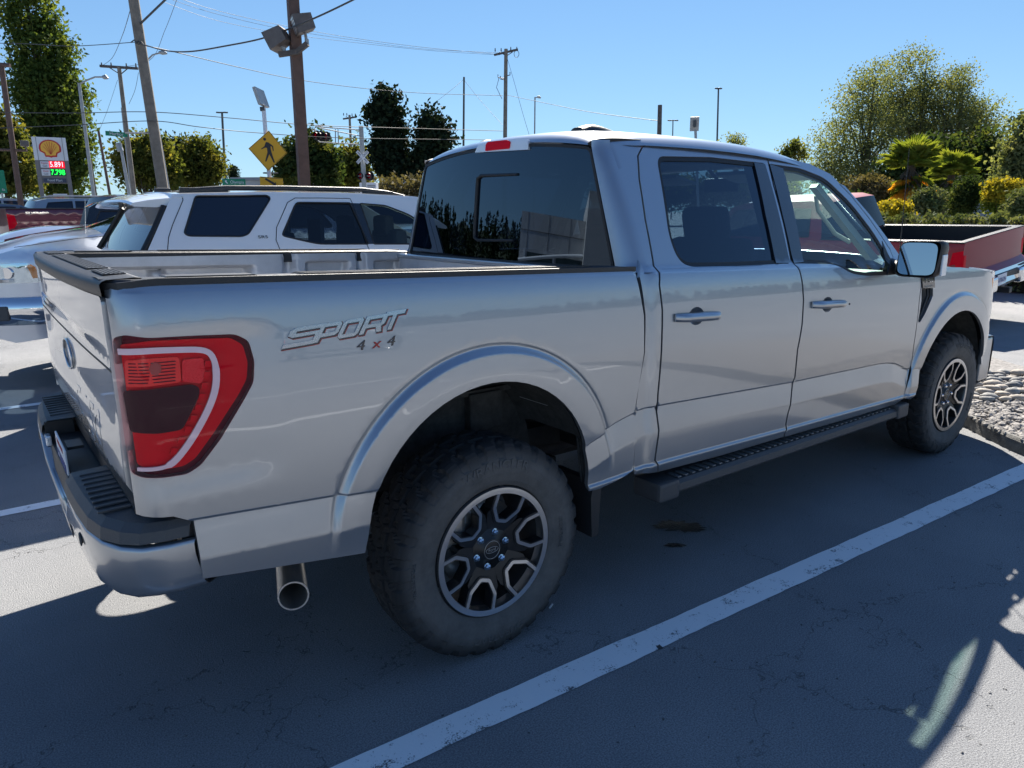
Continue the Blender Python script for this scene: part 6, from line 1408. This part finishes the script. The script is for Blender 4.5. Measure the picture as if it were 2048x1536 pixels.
# leaning wooden utility pole
r, g, a = pole('utility_pole', (258, -60), (327, 385), 24, .17, .15, WOOD, 'big weathered wooden utility pole leaning left, nearest of the wooden poles', 'utility pole')
m = MB(); m.tube([P_((273, 55), 24, g), P_((330, 0), 23.5, g), P_((352, -20), 23.3, g)], .035, 6); m.build('mast_arm', DKST, r)
for q in ((268, 84), (277, 86), (283, 88)):
    m = MB(); m.tube([P_((q[0]-6, q[1]+1), 23.8, g), P_((q[0], q[1]-4), 23.8, g), P_((q[0]+6, q[1]+3), 23.8, g)], .02, 5); m.build('insulator', DKST, r)
m = MB(); m.tube([P_((302, 266), 23.9, g), P_((250, 266), 23.5, g)], .025, 6); m.build('sign_arm', GALV, r)
def flat_sign(name, px, py, D, w, h, mat, label, cat, root=None, thick=.04, bmat=None, tilt=0., yaw=0.):
    c = at(px, py, D); d = Vector((CAM.x-c.x, CAM.y-c.y, 0)).normalized(); d = Matrix.Rotation(yaw, 3, 'Z') @ d; s = Vector((-d.y, d.x, 0)); up = Vector((0, 0, 1))
    s2 = s*cos(tilt)+up*sin(tilt); u2 = up*cos(tilt)-s*sin(tilt)
    base = c if root is None else root[1]
    m = MB(); o_ = c-base if root is not None else Vector()
    cor = [(-w/2, -h/2), (w/2, -h/2), (w/2, h/2), (-w/2, h/2)]
    m.add([o_+s2*x+u2*y+d*t for t in (0, -thick) for x, y in cor], [(0, 1, 2, 3), (4, 7, 6, 5), (0, 4, 5, 1), (1, 5, 6, 2), (2, 6, 7, 3), (3, 7, 4, 0)])
    o = m.build(name, mat, root[0] if root is not None else None)
    if root is None: o.location = c; tag(o, label, cat)
    f = lambda x, y, t=0: o_+s2*x+u2*y+d*(.006+t)
    return o, f
def decal(poly, f, mat, name, parent, t=0., th=.004): 
    m = MB(); m.prism(poly, lambda u, v, w: f(u, v, w), t, t+th); return fix_normals(m.build(name, mat, parent))
hs, hf = flat_sign('street_name_sign', 233, 268, 23.5, .60, .135, SGRN, 'small green street sign reading Harbor on the arm of the wooden pole', 'street sign', tilt=radians(-3))
textobj('Harbor', .135, lambda u, v, t: hf(u, v, t), WHT, 'lettering', hs, .002, .95)
for nm, q, b, D, r_, mt, lb in (('utility_pole', (238, 134), (268, 385), 46, .15, WOOD, 'slimmer wooden utility pole with wide crossarm behind the leaning one'), ('street_lamp', (158, 166), (187, 388), 34, .085, GALV, 'grey steel street lamp with curved arm beside the poplar'), ('street_lamp', (293, 120), (338, 382), 36, .06, GALV, 'thin steel street lamp rising behind the big leaning wooden pole'), ('steel_post', (197, 262), (219, 385), 50, .10, BROWN, 'short brown post between the street lamp and the green sign'), ('wood_post', (928, 154), (927, 290), 62, .10, CREOS, 'plain tall post left of the crossarm pole above the cab'), ('utility_pole', (1012, 98), (1010, 290), 55, .17, WOOD, 'wooden utility pole with short crossarm above the brake light'), ('wood_post', (1320, 210), (1318, 290), 30, .11, CREOS, 'short thick wooden post top above the cab roof'), ('high_mast_light', (444, 224), (452, 380), 90, .16, DKST, 'slim twin headed highway light left of the yellow crossing sign'), ('street_lamp', (1070, 194), (1069, 290), 60, .07, GALV, 'slim single arm lamp right of the crossarm pole above the cab'), ('high_mast_light', (1437, 176), (1434, 290), 95, .13, DKST, 'tall thin highway light above the right half of the cab'), ('high_mast_light', (1346, 240), (1345, 290), 110, .10, DKST, 'short twin headed light between post and solar panel above the cab'), ('utility_pole', (699, 230), (706, 385), 70, .14, WOOD, 'small far utility pole beside the railway signal mast'), ('steel_post', (240, 286), (258, 385), 40, .10, GALV, 'short capped metal post under the Harbor sign'), ('steel_post', (243, 215), (262, 385), 48, .05, GALV, 'thin metal rod beside the slimmer wooden pole'), ('wood_post', (182, 320), (192, 388), 60, .09, CREOS, 'low dark post beside the base of the grey street lamp')):
    r, g, a = pole(nm, q, b, D, r_, r_*.75, mt, lb, 'street lamp' if 'lamp' in nm or 'mast' in nm else 'pole')
    top = a-g
    if nm == 'utility_pole':
        w, dy = {46: (38, 3), 55: (24, -5), 70: (13, 2)}[D]; cy = {46: 134, 55: 104, 70: 232}[D]
        m = MB(); m.tube([P_((q[0]-w, cy-2 if D == 46 else cy+6), D, g), P_((q[0]+w, cy+dy), D, g)], .09, 4, smooth=False); arm = m.build('crossarm', CREOS, r)
        m = MB(); k_ = 15 if D == 46 else 8
        for s_ in (-1, 1): m.tube([P_((q[0]+s_*w*.55, cy), D, g), P_((q[0]+(3 if D == 46 else 1), cy+k_), D, g)], .03, 5)
        m.build('brace', DKST, r)
        for s_ in (-.9, -.4, .4, .9):
            m = MB(); c = P_((q[0]+s_*w, cy-1+(dy if s_ > 0 else 0)*.5), D, g); m.tube([c, c+Vector((0, 0, .22))], [.05, .03], 6); m.build('insulator', DKST, arm)
        if D == 55:
            m = MB()
            for k, (qx, qy) in enumerate(((996, 155), (1001, 158), (1020, 150))): m.tube([P_((1012, qy+2), D, g), P_((qx, qy), D, g), P_((qx, qy-6), D, g)], .035, 5)
            m.tube([P_((998, 156), D, g), P_((993, 175), D, g), P_((1004, 198), D, g)], .02, 5); m.build('cutout_fuses', DKST, r)
            m = MB(); m.tube([P_((1033+5*cos(t_/12*2*pi), 108+7*sin(t_/12*2*pi)), D, g) for t_ in range(13)], .02, 5, cap=False); m.build('cable_loop', DKST, r)
    if nm == 'street_lamp':
        if D == 34: pts = [(159, 168), (175, 160), (190, 154), (205, 154)]; hd_ = (205, 154, 216, 157)
        elif D == 36: pts = [(293, 122), (305, 110), (315, 107), (322, 106)]; hd_ = (318, 105, 334, 107)
        else: pts = [(1070, 196), (1076, 194)]; hd_ = (1074, 194, 1082, 196)
        m = MB(); m.tube([P_(p, D, g) for p in pts], .035, 6); m.build('lamp_arm', GALV, r)
        m = MB(); m.tube([P_(hd_[:2], D, g), P_(((hd_[0]+hd_[2])/2, hd_[1]), D, g), P_(hd_[2:], D, g)], [.06, .11, .04], 8); m.build('lamp_head', GALV, r)
    if nm == 'high_mast_light':
        w = {90: 9, 95: 4, 110: 9}[D]; m = MB(); m.tube([P_((q[0]-w, q[1]+1), D, g), P_((q[0]+w, q[1]+1), D, g)], .08, 5); m.build('lamp_bar', DKST, r)
        for s_ in (-1, 1):
            m = MB(); m.box(P_((q[0]+s_*w*.8, q[1]+1), D, g), (.5, .3, .15), bev=.04); m.build('lamp_head', DKST, r)
    if lb.startswith('short capped'):
        m = MB(); m.tube([P_((236, 286), D, g), P_((241, 302), D, g)], [.13, .16], 8); m.build('cap', GALV, r)
# pedestrian crossing sign assembly
r, g, a = pole('crossing_sign', (527, 215), (541, 380), 16, .042, .042, WHT, 'yellow diamond pedestrian crossing sign with solar panel on a white post', 'road sign', z=.2)
r.children[0].name = 'post'
def sgn(cx, cy, D, k): 
    c = at(cx, cy, D); d = Vector((CAM.x-c.x, CAM.y-c.y, 0)).normalized(); s = Vector((-d.y, d.x, 0)); tl = radians(-4.0); up = Vector((0, 0, 1)); s2 = s*cos(tl)+up*sin(tl); u2 = up*cos(tl)-s*sin(tl)
    return lambda x, y, t=0: c-g+s2*x*k+u2*y*k+d*(.05+t)
f = sgn(536, 302, 16, 16/FPX)
dia = decal([(-35, 1), (0, -37), (35, -1), (2, 37)], f, SYEL, 'diamond_plate', r, 0, .006)
m = MB(); edge = [(-33.6, .9), (0, -35.6), (33.6, -.9), (1.9, 35.6)]
for i in range(4):
    A_, B_ = Vector(edge[i]), Vector(edge[(i+1) % 4]); m.tube([f(*A_, .008), f(*B_, .008)], .004, 4)
m.build('border', SBLK, dia)
m = MB(); hp = [(0+4.3*cos(t_*pi/8)-2, 20.5+4.3*sin(t_*pi/8)) for t_ in range(16)]
def dp(poly): m.prism(poly, lambda u, v, w: f(u, v, w), .008, .010)
cv = lambda L: [((x-735)/6.98, (925-y)/6.98) for x, y in L]
dp(cv([(695+19*cos(t_*pi/8), 782+19*sin(t_*pi/8)) for t_ in range(16)]))
dp(cv([(712, 815), (740, 818), (800, 858), (808, 920), (797, 924), (786, 872), (768, 862), (772, 905), (780, 940), (820, 1065), (806, 1074), (752, 968), (712, 1066), (698, 1062), (728, 945), (722, 890), (700, 888), (655, 915), (648, 908), (690, 872), (702, 835)]))
fix_normals(m.build('walking_figure', SBLK, dia))
f2 = sgn(544, 370, 16, 16/FPX); ap = decal([(-21, -20), (22, -21), (20, 14), (-22, 14)], f2, SYEL, 'arrow_plate', r, 0, .006)
m = MB()
for poly in ([(-13, 9), (5, -1), (7, 3), (-11, 12)], [(7, 6), (9, -7), (-1, -4)]): m.prism([(x, y) for x, y in poly], lambda u, v, w: f2(u, v, w), .008, .010)
m.prism([(-20.5, -19), (20.5, -19.5), (20.5, -18), (-20.5, -18)], lambda u, v, w: f2(u, v, w), .008, .01); m.prism([(-20, 12.2), (18.5, 12.2), (18.5, 13), (-20, 13)], lambda u, v, w: f2(u, v, w), .008, .01); fix_normals(m.build('arrow', SBLK, ap))
m = MB(); 
for x in (-13, 4): m.box(P_((541+x+4, 346), 16, g), (.10, .05, .03), bev=.008)
m.tube([P_((526, 346), 16, g), P_((556, 346), 16, g)], .012, 5); m.build('flasher_bar', DKST, r)
m = MB(); c0 = P_((516, 178), 16, g); c1 = P_((528, 212), 16, g); dd = (c1-c0); w_ = HF*.28; nrm = dd.cross(w_).normalized()*.03
m.add([c0-w_+nrm, c0+w_+nrm, c1+w_+nrm, c1-w_+nrm, c0-w_-nrm, c0+w_-nrm, c1+w_-nrm, c1-w_-nrm], [(0, 1, 2, 3), (7, 6, 5, 4), (0, 4, 5, 1), (1, 5, 6, 2), (2, 6, 7, 3), (3, 7, 4, 0)]); fix_normals(m.build('solar_panel', GALV, r)); m = MB(); m.tube([P_((525, 214), 16, g), P_((526, 222), 16, g)], .06, 8); m.build('collar', DKST, r)
# solar panel on a post above the cab
r, g, a = pole('solar_panel_post', (1391, 262), (1392, 290), 26, .045, .045, GALV, 'grey solar panel on a post above the cab roof', 'solar panel'); r.children[0].name = 'post'
c = P_((1389, 248), 26, g); m = MB(); m.box(c, (.05, .30, .46), Matrix.Rotation(radians(40), 3, 'Z') @ Matrix.Rotation(radians(-10), 3, 'Y'), bev=.005); m.build('panel', GALV, r); m = MB(); m.box(c+Vector((-.05, -.05, 0)), (.05, .10, .22), Matrix.Rotation(radians(40), 3, 'Z')); m.build('panel_box', DKST, r)
# railway crossing signal
r, g, a = pole('railway_signal', (722, 252), (729, 385), 30, .095, .09, GALV, 'grey railway crossing signal mast with white crossbuck and red lamps', 'railway signal', z=.4); r.children[0].name = 'mast'
def fx(x, y, t=0): c = at(726.5, 315, 30); return c-g+RT*x*30/FPX+Vector((0, 0, 1))*y*30/FPX-HF*(.13+t)
cb = None
for a_ in (44, -47):
    ca, sa = cos(radians(a_)), sin(radians(a_)); o = decal([(x*ca-y*sa, x*sa+y*ca) for x, y in ((-15, -2.9), (15, -2.9), (15, 2.9), (-15, 2.9))], fx, WHT, 'crossbuck_blade', r, .01 if a_ > 0 else 0, .006)
    for s_, k in (('RAIL' if a_ < 0 else 'ROAD', -8.5), ('CROSS' if a_ > 0 else 'ING', 8)):
        textobj(s_, 5.0, (lambda ca, sa, k, q: lambda u, v, t: fx((u+k)*ca-v*sa, (u+k)*sa+v*ca, q+t*.001))(ca, sa, k, .018 if a_ > 0 else .008), SBLK, 'lettering', o, .5, .85)
for (lx, ly) in ((723, 352), (740, 352), (642, 272), (653, 273), (634, 271)):
    D_ = 30 if ly > 300 else 29.4
    m = MB(); c = P_((lx, ly), D_, g); dh = -HF*.9-RT*.3; dh.normalize(); s1 = dh.orthogonal().normalized(); s2_ = dh.cross(s1)
    m.tube([c-dh*.08, c+dh*.0, c+dh*.16], [.09, .12, .12], 12, cap=False); m.add([c+dh*.0+(s1*cos(t_*pi/8)+s2_*sin(t_*pi/8))*.19 for t_ in range(16)], [list(range(16))]); hd = m.build('signal_lamp', SBLK, r)
    m = MB(); m.add([c+dh*.02+(s1*cos(t_*pi/8)+s2_*sin(t_*pi/8))*.10 for t_ in range(16)], [list(range(16))[::-1]]); m.build('red_lens', REDLENS, hd)
m = MB()
for p0, p1 in (((720, 289), (640, 284)), ((720, 272), (640, 256)), ((671, 259), (671, 285)), ((676, 259), (677, 285)), ((630, 256), (630, 270)), ((640, 284), (625, 272))): m.tube([P_(p0, 29.8, g), P_(p1, 29.5, g)], .022, 5)
m.tube([P_((722, 260), 29.8, g), P_((630, 253), 29.4, g)], .022, 5); m.build('cantilever_truss', GALV, r); m = MB(); m.tube([P_((716, 352), 30, g), P_((744, 352), 30, g)], .03, 6); m.build('lamp_bracket', GALV, r)
# fuel price sign
D = 50; g = at(122, 391, D); g = Vector((g.x, g.y, .5)); r = empty('fuel_price_sign', g, 0, 'tall fuel station price sign with red and yellow shell emblem at left', 'price sign')
cS = at(105, 330, D); dS = Vector((CAM.x-cS.x, CAM.y-cS.y, 0)).normalized(); sS = Vector((-dS.y, dS.x, 0)); K = D/FPX
def fs(x, y, t=0):                       # x,y in pixels of the picture from the panel centre, upright board
    return cS-g+sS*x*K+Vector((0, 0, 1))*y*K+dS*t
GREYS = M_('grey_sign_frame', (.17, .16, .16), .6); SRED = M_('emblem_red', (.50, .02, .02), .5); SAMB = M_('emblem_yellow', (.80, .42, .05), .5); SNAVY = M_('navy_panel', (.04, .05, .09), .5)
def bx_(x0, y0, x1, y1, mat, nm, par, t0=0, t1=.25): m = MB(); m.prism([(x0, y0), (x1, y0), (x1, y1), (x0, y1)], lambda u, v, w: fs(u, v, w), t0, t1); return fix_normals(m.build(nm, mat, par))
tp = bx_(-27.5, 8, 27.5, 50, WHT, 'emblem_panel', r)
for x in (-21, 21): bx_(x-.35, 8, x+.35, 50, GREYS, 'panel_joint', tp, .25, .27)
bx_(-27.5, -62, -20.5, 8, GREYS, 'sign_leg', r); bx_(20.5, -62, 27.5, 8, GREYS, 'sign_leg', r)
bx_(-20.5, -34, 20.5, 8, GREYS, 'sign_body', r, 0, .2)
def shell(sc, base):
    L = [(-.55, -1), (-.62, -.62), (-1.02, -.36)]
    for k in range(15): 
        th = pi-(pi*.98)*k/14+.02; L.append((1.06*cos(th)*(1), .02+.95*sin(th)))
    L += [(1.02, -.36), (.62, -.62), (.55, -1), (.2, -1.0), (0, -1.08), (-.2, -1.0)]
    return [(base[0]+x*sc*1.0, base[1]+y*sc*.93) for x, y in L]
e1 = decal(shell(17, (0, 30)), fs, SRED, 'emblem', tp, .26, .02); e2 = decal(shell(14.3, (0, 30.3)), fs, SAMB, 'emblem_face', e1, .29, .02)
m = MB()
for k in range(-3, 4): 
    a_ = k*radians(21); m.prism([(-.25, 18.5), (.25, 18.5), (11.5*sin(a_)*1.05+.4, 31+10.5*cos(a_)-(1-cos(a_))*5), (11.5*sin(a_)*1.05-.4, 31+10.5*cos(a_)-(1-cos(a_))*5)], lambda u, v, w: fs(u, v, w), .315, .325)
fix_normals(m.build('emblem_ribs', SRED, e1))
LEDR = M_('led_red', (.5, .1, .1), .5, emit=(1, .30, .34), es=1.6); LEDG = M_('led_green', (0, .5, .05), .5, emit=(.01, 1, .06), es=1.3); TXR = M_('text_red', (.5, .06, .1), .6); LEDBG = M_('led_background_red', (.25, .0, .01), .5, emit=(.7, 0, .01), es=.8)
for y0, nm, col, pr_, c1 in ((-5.5, 'Regular', LEDR, '5.891', LEDBG), (-20, 'Diesel', LEDG, '7.798', M_('led_background_green', (.004, .07, .05), .5))):
    w = bx_(-19.5, y0, -5.5, y0+11.5, WHT, 'grade_panel', r, .2, .26); bx_(-5.2, y0, 19.8, y0+11.5, c1, 'price_panel', r, .2, .26)
    textobj(pr_, 13.5, lambda u, v, t: fs(u+7.2, v+y0+5.8, .27+t*.01), col, 'price_digits', r, .5, .78)
    textobj(nm, 4.2, lambda u, v, t: fs(u-12.5, v+y0+8.2, .27+t*.01), TXR, 'grade_text', w, .5, .85); textobj('Cash', 4.2, lambda u, v, t: fs(u-12.5, v+y0+3.0, .27+t*.01), SNAVY, 'grade_text', w, .5, .85)
fm = bx_(-18, -32.5, 19, -25, SNAVY, 'store_panel', r, .2, .26); textobj('Food Mart', 6.2, lambda u, v, t: fs(u+.5, v-28.6, .27+t*.01), WHT, 'store_text', fm, .5, .92)
lowp = bx_(-6, -61, 17, -53.5, WHT, 'lower_panel', r, .1, .2); bx_(-4, -58.6, 8, -56, SNAVY, 'lower_panel_screen', lowp, .2, .22)
# highway signs
o, f = flat_sign('guide_sign', 468, 364.5, 45, 1.30, .40, SGRN, 'green guide sign reading Olympia with white arrow, just above the white SUV roof', 'road sign')
textobj('Olympia', .25, lambda u, v, t: f(u+.17, v, t), WHT, 'lettering', o, .004, .92)
ar = MB()
for poly in ([(-.50, .10), (-.38, .10), (-.43, .05), (-.34, -.06), (-.38, -.10), (-.47, .01), (-.50, -.02)],): ar.prism(poly, lambda u, v, t: f(u, v, t), .002, .006)
fix_normals(ar.build('arrow', WHT, o))
m = MB(); 
for x in (-.5, .5): m.tube([(f(x, 0).x, f(x, 0).y, -.15), (f(x, 0).x, f(x, 0).y, .5-o.location.z)], .05, 6)
m.build('sign_posts', GALV, o)
o, f = flat_sign('guide_sign', 0, 363, 34, .42, 1.0, SGRN, 'green highway sign cut off by the left border', 'road sign'); textobj('St', .14, lambda u, v, t: f(u+.08, v-.36, t), WHT, 'lettering', o, .004); m = MB(); m.tube([f(0, 0)+Vector((0, 0, -.5))-Vector((0, 0, 0)), (f(0, 0).x, f(0, 0).y, .5-o.location.z)], .05, 6); m.build('sign_post', GALV, o)
# buildings behind
BWH = M_('building_white', (.50, .53, .58), .7, var=.08, vscale=.5); BBL = M_('building_blue', (.03, .16, .48), .6, var=.15, vscale=.4); BGR = M_('metal_roof', (.30, .33, .37), .6, var=.15, vscale=1)
def building(px0, px1, ytop, D, depth, mat, label, extra=None, z0=.3):
    a = at(px0, ytop, D); b = at(px1, ytop, D); t = (b-a); t.z = 0; L_ = t.length; t.normalize(); nn = Vector((-t.y, t.x, 0)); nn = nn if nn.dot(HF) > 0 else -nn
    r = empty('commercial_building', (a.x, a.y, z0), 0, label, 'building'); h = a.z-z0
    m = MB(); m.add([t*x+nn*y+Vector((0, 0, z)) for x in (0, L_) for y in (0, depth) for z in (-.5, h)], [(0, 1, 3, 2), (4, 6, 7, 5), (0, 4, 5, 1), (2, 3, 7, 6), (1, 5, 7, 3)]); fix_normals(m.build('walls', mat, r))
    m = MB(); m.add([t*(x)+nn*y+Vector((0, 0, z)) for x in (-.3, L_+.3) for y in (-.3, depth+.3) for z in (h+.003, h+.25)], [(0, 1, 3, 2), (4, 6, 7, 5), (0, 4, 5, 1), (2, 3, 7, 6), (1, 5, 7, 3), (0, 2, 6, 4)]); fix_normals(m.build('roof', BGR, r))
    return r, t, nn, L_, h
r, t, nn, L_, h = building(470, 680, 361, 66, 14, BWH, 'white shop building with blue arch behind the yellow crossing sign')
ww = lambda x, z, y=-.06: t*x+nn*y+Vector((0, 0, z))
m = MB(); n = 16; cx = L_*.36; pts = [(cx+4.2*cos(pi*k/n), .2+(h-.55)*sin(pi*k/n)) for k in range(n+1)]; m.add([ww(x, z) for x, z in pts], [list(range(n+1))]); fix_normals(m.build('blue_arch', BBL, r))
m = MB(); m.tube([ww(x, z, -.1) for x, z in pts], .12, 5); m.build('arch_trim', BGR, r)
m = MB(); m.add([ww(x, z) for x, z in ((L_*.80, 0), (L_*.97, 0), (L_*.97, h-.1), (L_*.80, h-.1))], [(0, 1, 2, 3)]); fix_normals(m.build('blue_mural', BBL, r))
m = MB(); 
for x, z, q in ((L_*.89, h*.7, .5), (L_*.88, h*.45, .4), (L_*.90, h*.22, .45)): m.add([ww(x+q*cos(k*pi/4)*(.5+.5*(k % 2)), z+q*sin(k*pi/4)*(.5+.5*(k % 2)), -.09) for k in range(8)], [list(range(8))])
fix_normals(m.build('mural_flower', M_('mural_orange', (.55, .25, .18), .7), r))
for k in range(5):
    m = MB(); x = L_*.48+k*1.15; m.add([ww(x, .3), ww(x+.8, .3), ww(x+.8, 1.9), ww(x, 1.9)], [(0, 1, 2, 3)]); fix_normals(m.build('window', GLASSDK, r))
building(786, 850, 345, 75, 12, BWH, 'long grey roofed warehouse behind the two pines')
r, t, nn, L_, h = building(1980, 2080, 372, 34, 8, BWH, 'pale house behind the bushes at the right border')
m = MB(); m.add([t*x+nn*-.05+Vector((0, 0, z)) for x, z in ((.6, 1), (1.5, 1), (1.5, 2.0), (.6, 2.0))], [(0, 1, 2, 3)]); fix_normals(m.build('window', GLASSDK, r))
c = gnd(741, 34, .4); r = empty('utility_cabinet', c, 0, 'white louvred electrical cabinet by the railway signal', 'cabinet'); hgt = at(741, 366, 34).z-.4
m = MB(); m.box((0, 0, hgt/2), (.75, .6, hgt), Matrix.Rotation(AZ-pi/2, 3, 'Z'), bev=.02); m.build('cabinet_body', WHT, r)
m = MB(); 
for k in range(5): m.box(Vector((0, 0, hgt-.12-.07*k))-HF*.305+RT*.16, (.34, .02, .03), Matrix.Rotation(AZ-pi/2, 3, 'Z'))
m.build('louvre', GREYS, r)
# overhead wires
WIRE = M_('overhead_wire', (.05, .055, .06), .6)
def wire(pts, r, label, sub=10, group=None):
    P = [at(px, py, D) for px, py, D in pts]; path = []
    for i in range(len(P)-1):
        p0 = P[max(0, i-1)]; p1 = P[i]; p2 = P[i+1]; p3 = P[min(len(P)-1, i+2)]
        for k in range(sub):
            t = k/sub; path.append(.5*((2*p1)+(p2-p0)*t+(2*p0-5*p1+4*p2-p3)*t*t+(3*p1-p0-3*p2+p3)*t**3))
    path.append(P[-1]); m = MB(); m.tube(path, r, 5, cap=False); o = m.build('overhead_wire', WIRE, None); c = path[0].copy(); 
    for v in o.data.vertices: v.co -= c
    o.location = c; return tag(o, label, 'wire', 'overhead wires')
W = [([(283, 88, 23.8), (330, 101, 22), (380, 103, 20.5), (450, 92, 19.5), (530, 75, 18.5), (620, 40, 17), (705, 0, 16), (760, -30, 15)], .020, 'thick twisted cable sagging from the leaning pole past the floodlights'),
 ([(284, 90, 24), (350, 104, 27), (480, 135, 34), (600, 160, 42), (740, 178, 48), (860, 187, 52), (1005, 191, 55)], .016, 'wire sloping from the leaning pole down to the crossarm pole over the cab'),
 ([(-20, 225, 24), (150, 226, 24), (301, 224, 24), (460, 236, 25), (620, 250, 27), (800, 256, 30), (1005, 262, 33)], .012, 'upper of the two level wires crossing the left half of the sky'),
 ([(-20, 257, 23.8), (150, 250, 23.8), (304, 242, 23.8), (400, 254, 24), (520, 266, 26), (700, 276, 28), (1005, 280, 33)], .012, 'lower of the two level wires crossing the left half of the sky'),
 ([(1013, 190, 55), (1080, 204, 46), (1180, 224, 38), (1318, 242, 30)], .014, 'wire from the crossarm pole to the short wooden post'),
 ([(340, -10, 40), (430, 20, 44), (560, 50, 48), (700, 75, 52), (850, 95, 54), (990, 108, 55)], .012, 'high thin wire, upper of the three running to the crossarm pole'),
 ([(330, 5, 40), (430, 40, 44), (560, 66, 48), (700, 84, 52), (860, 101, 54), (1000, 110, 55)], .010, 'high thin wire, lowest of the three running to the crossarm pole'),
 ([(345, 0, 40), (430, 27, 44), (560, 57, 48), (700, 79, 52), (850, 98, 54), (1010, 106, 55)], .010, 'high thin wire, middle of the three running to the crossarm pole'),
 ([(-20, 86, 26), (60, 88, 26), (150, 92, 25), (275, 84, 24)], .012, 'short wire from the left border to the leaning pole'),
 ([(260, 22, 24), (245, 70, 33), (225, 115, 42), (205, 131, 46)], .012, 'steep drooping wire left of the leaning pole'),
 ([(355, -5, 30), (330, 60, 34), (300, 120, 38), (243, 134, 46)], .010, 'steep wire crossing behind the street lamp head'),
 ([(277, 145, 46), (270, 180, 46), (258, 208, 46)], .012, 'short drooping wire right of the crossarm on the slimmer pole'),
 ([(928, 158, 62), (905, 178, 60), (870, 205, 58)], .012, 'guy wire falling left from the plain post'),
 ([(930, 162, 62), (960, 200, 60), (1005, 250, 56)], .012, 'guy wire falling right from the plain post'),
 ([(1015, 118, 55), (1030, 170, 54), (1045, 225, 53), (1060, 275, 52)], .012, 'guy wire falling right from the crossarm pole'),
 ([(235, 160, 46), (215, 220, 48), (198, 262, 50)], .010, 'thin wire down to the short brown post')]
for p, r_, lb in W: wire(p, r_, lb)
# ================= what stands behind the viewpoint (seen in glass and paint) =================
HILL = M_('wooded_hill', (.018, .030, .014), .95, var=.5, vscale=.06)
def ridge(a0, a1, R, hf, name, lab, n=60):
    m = MB(); rows = []
    for i in range(n+1):
        a = radians(a0+(a1-a0)*i/n); h = hf(i/n)*(1+.10*sin(i*2.1)+.07*sin(i*5.3+1)); c = Vector((cos(a), sin(a), 0)); rows.append([c*(R-70), c*(R-35)+Vector((0, 0, h*.55)), c*R+Vector((0, 0, h)), c*(R+60)+Vector((0, 0, h*.7)), c*(R+120)])
    m.grid(rows); return tag(fix_normals(m.build(name, HILL)), kind='structure')
ridge(95, 175, 300, lambda t: 17*sin(pi*min(1, t*1.1+.05))+5, 'hills', '')
ridge(-130, -5, 260, lambda t: 4+1.5*sin(t*7), 'hills', '')
g_ = np.random.default_rng(5)
def forest(a0, a1, R0_, R1_, n, hmin, hmax, label, base):
    P = []; S_ = []
    Pall = []
    for k in range(n):
        a = radians(g_.uniform(a0, a1)); R = g_.uniform(R0_, R1_); h = g_.uniform(hmin, hmax); b = base((R-R0_)/(R1_-R0_)); c = np.array([R*cos(a), R*sin(a), b]); q = g_.random(150)**1.3; zz = h*q; rad = (1-q)*h*.42+.3; th = g_.random(150)*6.28; rr_ = rad*np.sqrt(g_.random(150)); Pall.append(c+np.stack([rr_*np.cos(th), rr_*np.sin(th), zz], 1))
    o = quads(np.concatenate(Pall), 1.5, 'conifer_wood', G_PIN, None, 6, .8, .0); return tag(o, label, 'woodland', kind='stuff')
forest(95, 172, 225, 300, 420, 12, 22, 'dark conifer wood on the hill behind the viewpoint, reflected in the rear glass', lambda t: 9*t)
forest(-125, -5, 185, 258, 380, 5, 8, 'dark conifer wood across the road, reflected in the truck doors', lambda t: 2*t)
# showroom behind
PANEL = M_('light_metal_panel', (.50, .50, .51), .45, .2); SHG = M_('showroom_glass', (.02, .03, .035), .03, coat=1)
def showroom(loc, rz):
    r = empty('showroom_building', loc, rz, 'light grey panelled car showroom behind the viewpoint, reflected in the rear glass', 'building')
    m = MB(); m.box((0, 6, 3.0), (26, 12, 6.0)); m.box((-1.5, 4, 3.75), (11, 13, 7.5)); m.build('walls', PANEL, r)
    m = MB()
    for k in range(-12, 13, 3): m.box((k+.01, -.012, 4.9), (.05, .03, 2.2))
    m.box((0, -.012, 4.9), (26, .03, .05)); m.build('panel_joints', GREYS, r)
    for k in range(6): m = MB(); m.box((-11+k*4.2, -.03, 1.9), (3.7, .08, 3.4)); m.build('window', SHG, r)
    m = MB()
    for k in range(7): m.box((-13+k*4.2, -.08, 1.9), (.25, .2, 3.6))
    m.tube([(-13+26*k/16, -.2, 3.0+1.0*sin(pi*k/16)) for k in range(17)], .12, 6); m.build('mullions', WHT, r)
    for k in range(1): m = MB(); m.box((-2, -2.55, 1.8), (4, .1, 3.4)); m.build('entrance', SHG, r)
    return r
showroom((-35.1, 21.7, 0), radians(50))
wagon((-12, 14, 0), radians(40), 'red SUV parked behind the viewpoint, seen only in the rear glass', 'SUV', REDP, L=4.7, H=1.75)
wagon((-9, -14, 0), radians(0), 'white SUV parked across the aisle behind the viewpoint', 'SUV', WHITEP, L=4.8, H=1.75, name='white_wagon')
wagon((4.5, -19, 0), radians(5), 'light grey car parked across the aisle behind the viewpoint', 'car', GREYC, L=4.7, H=1.5)
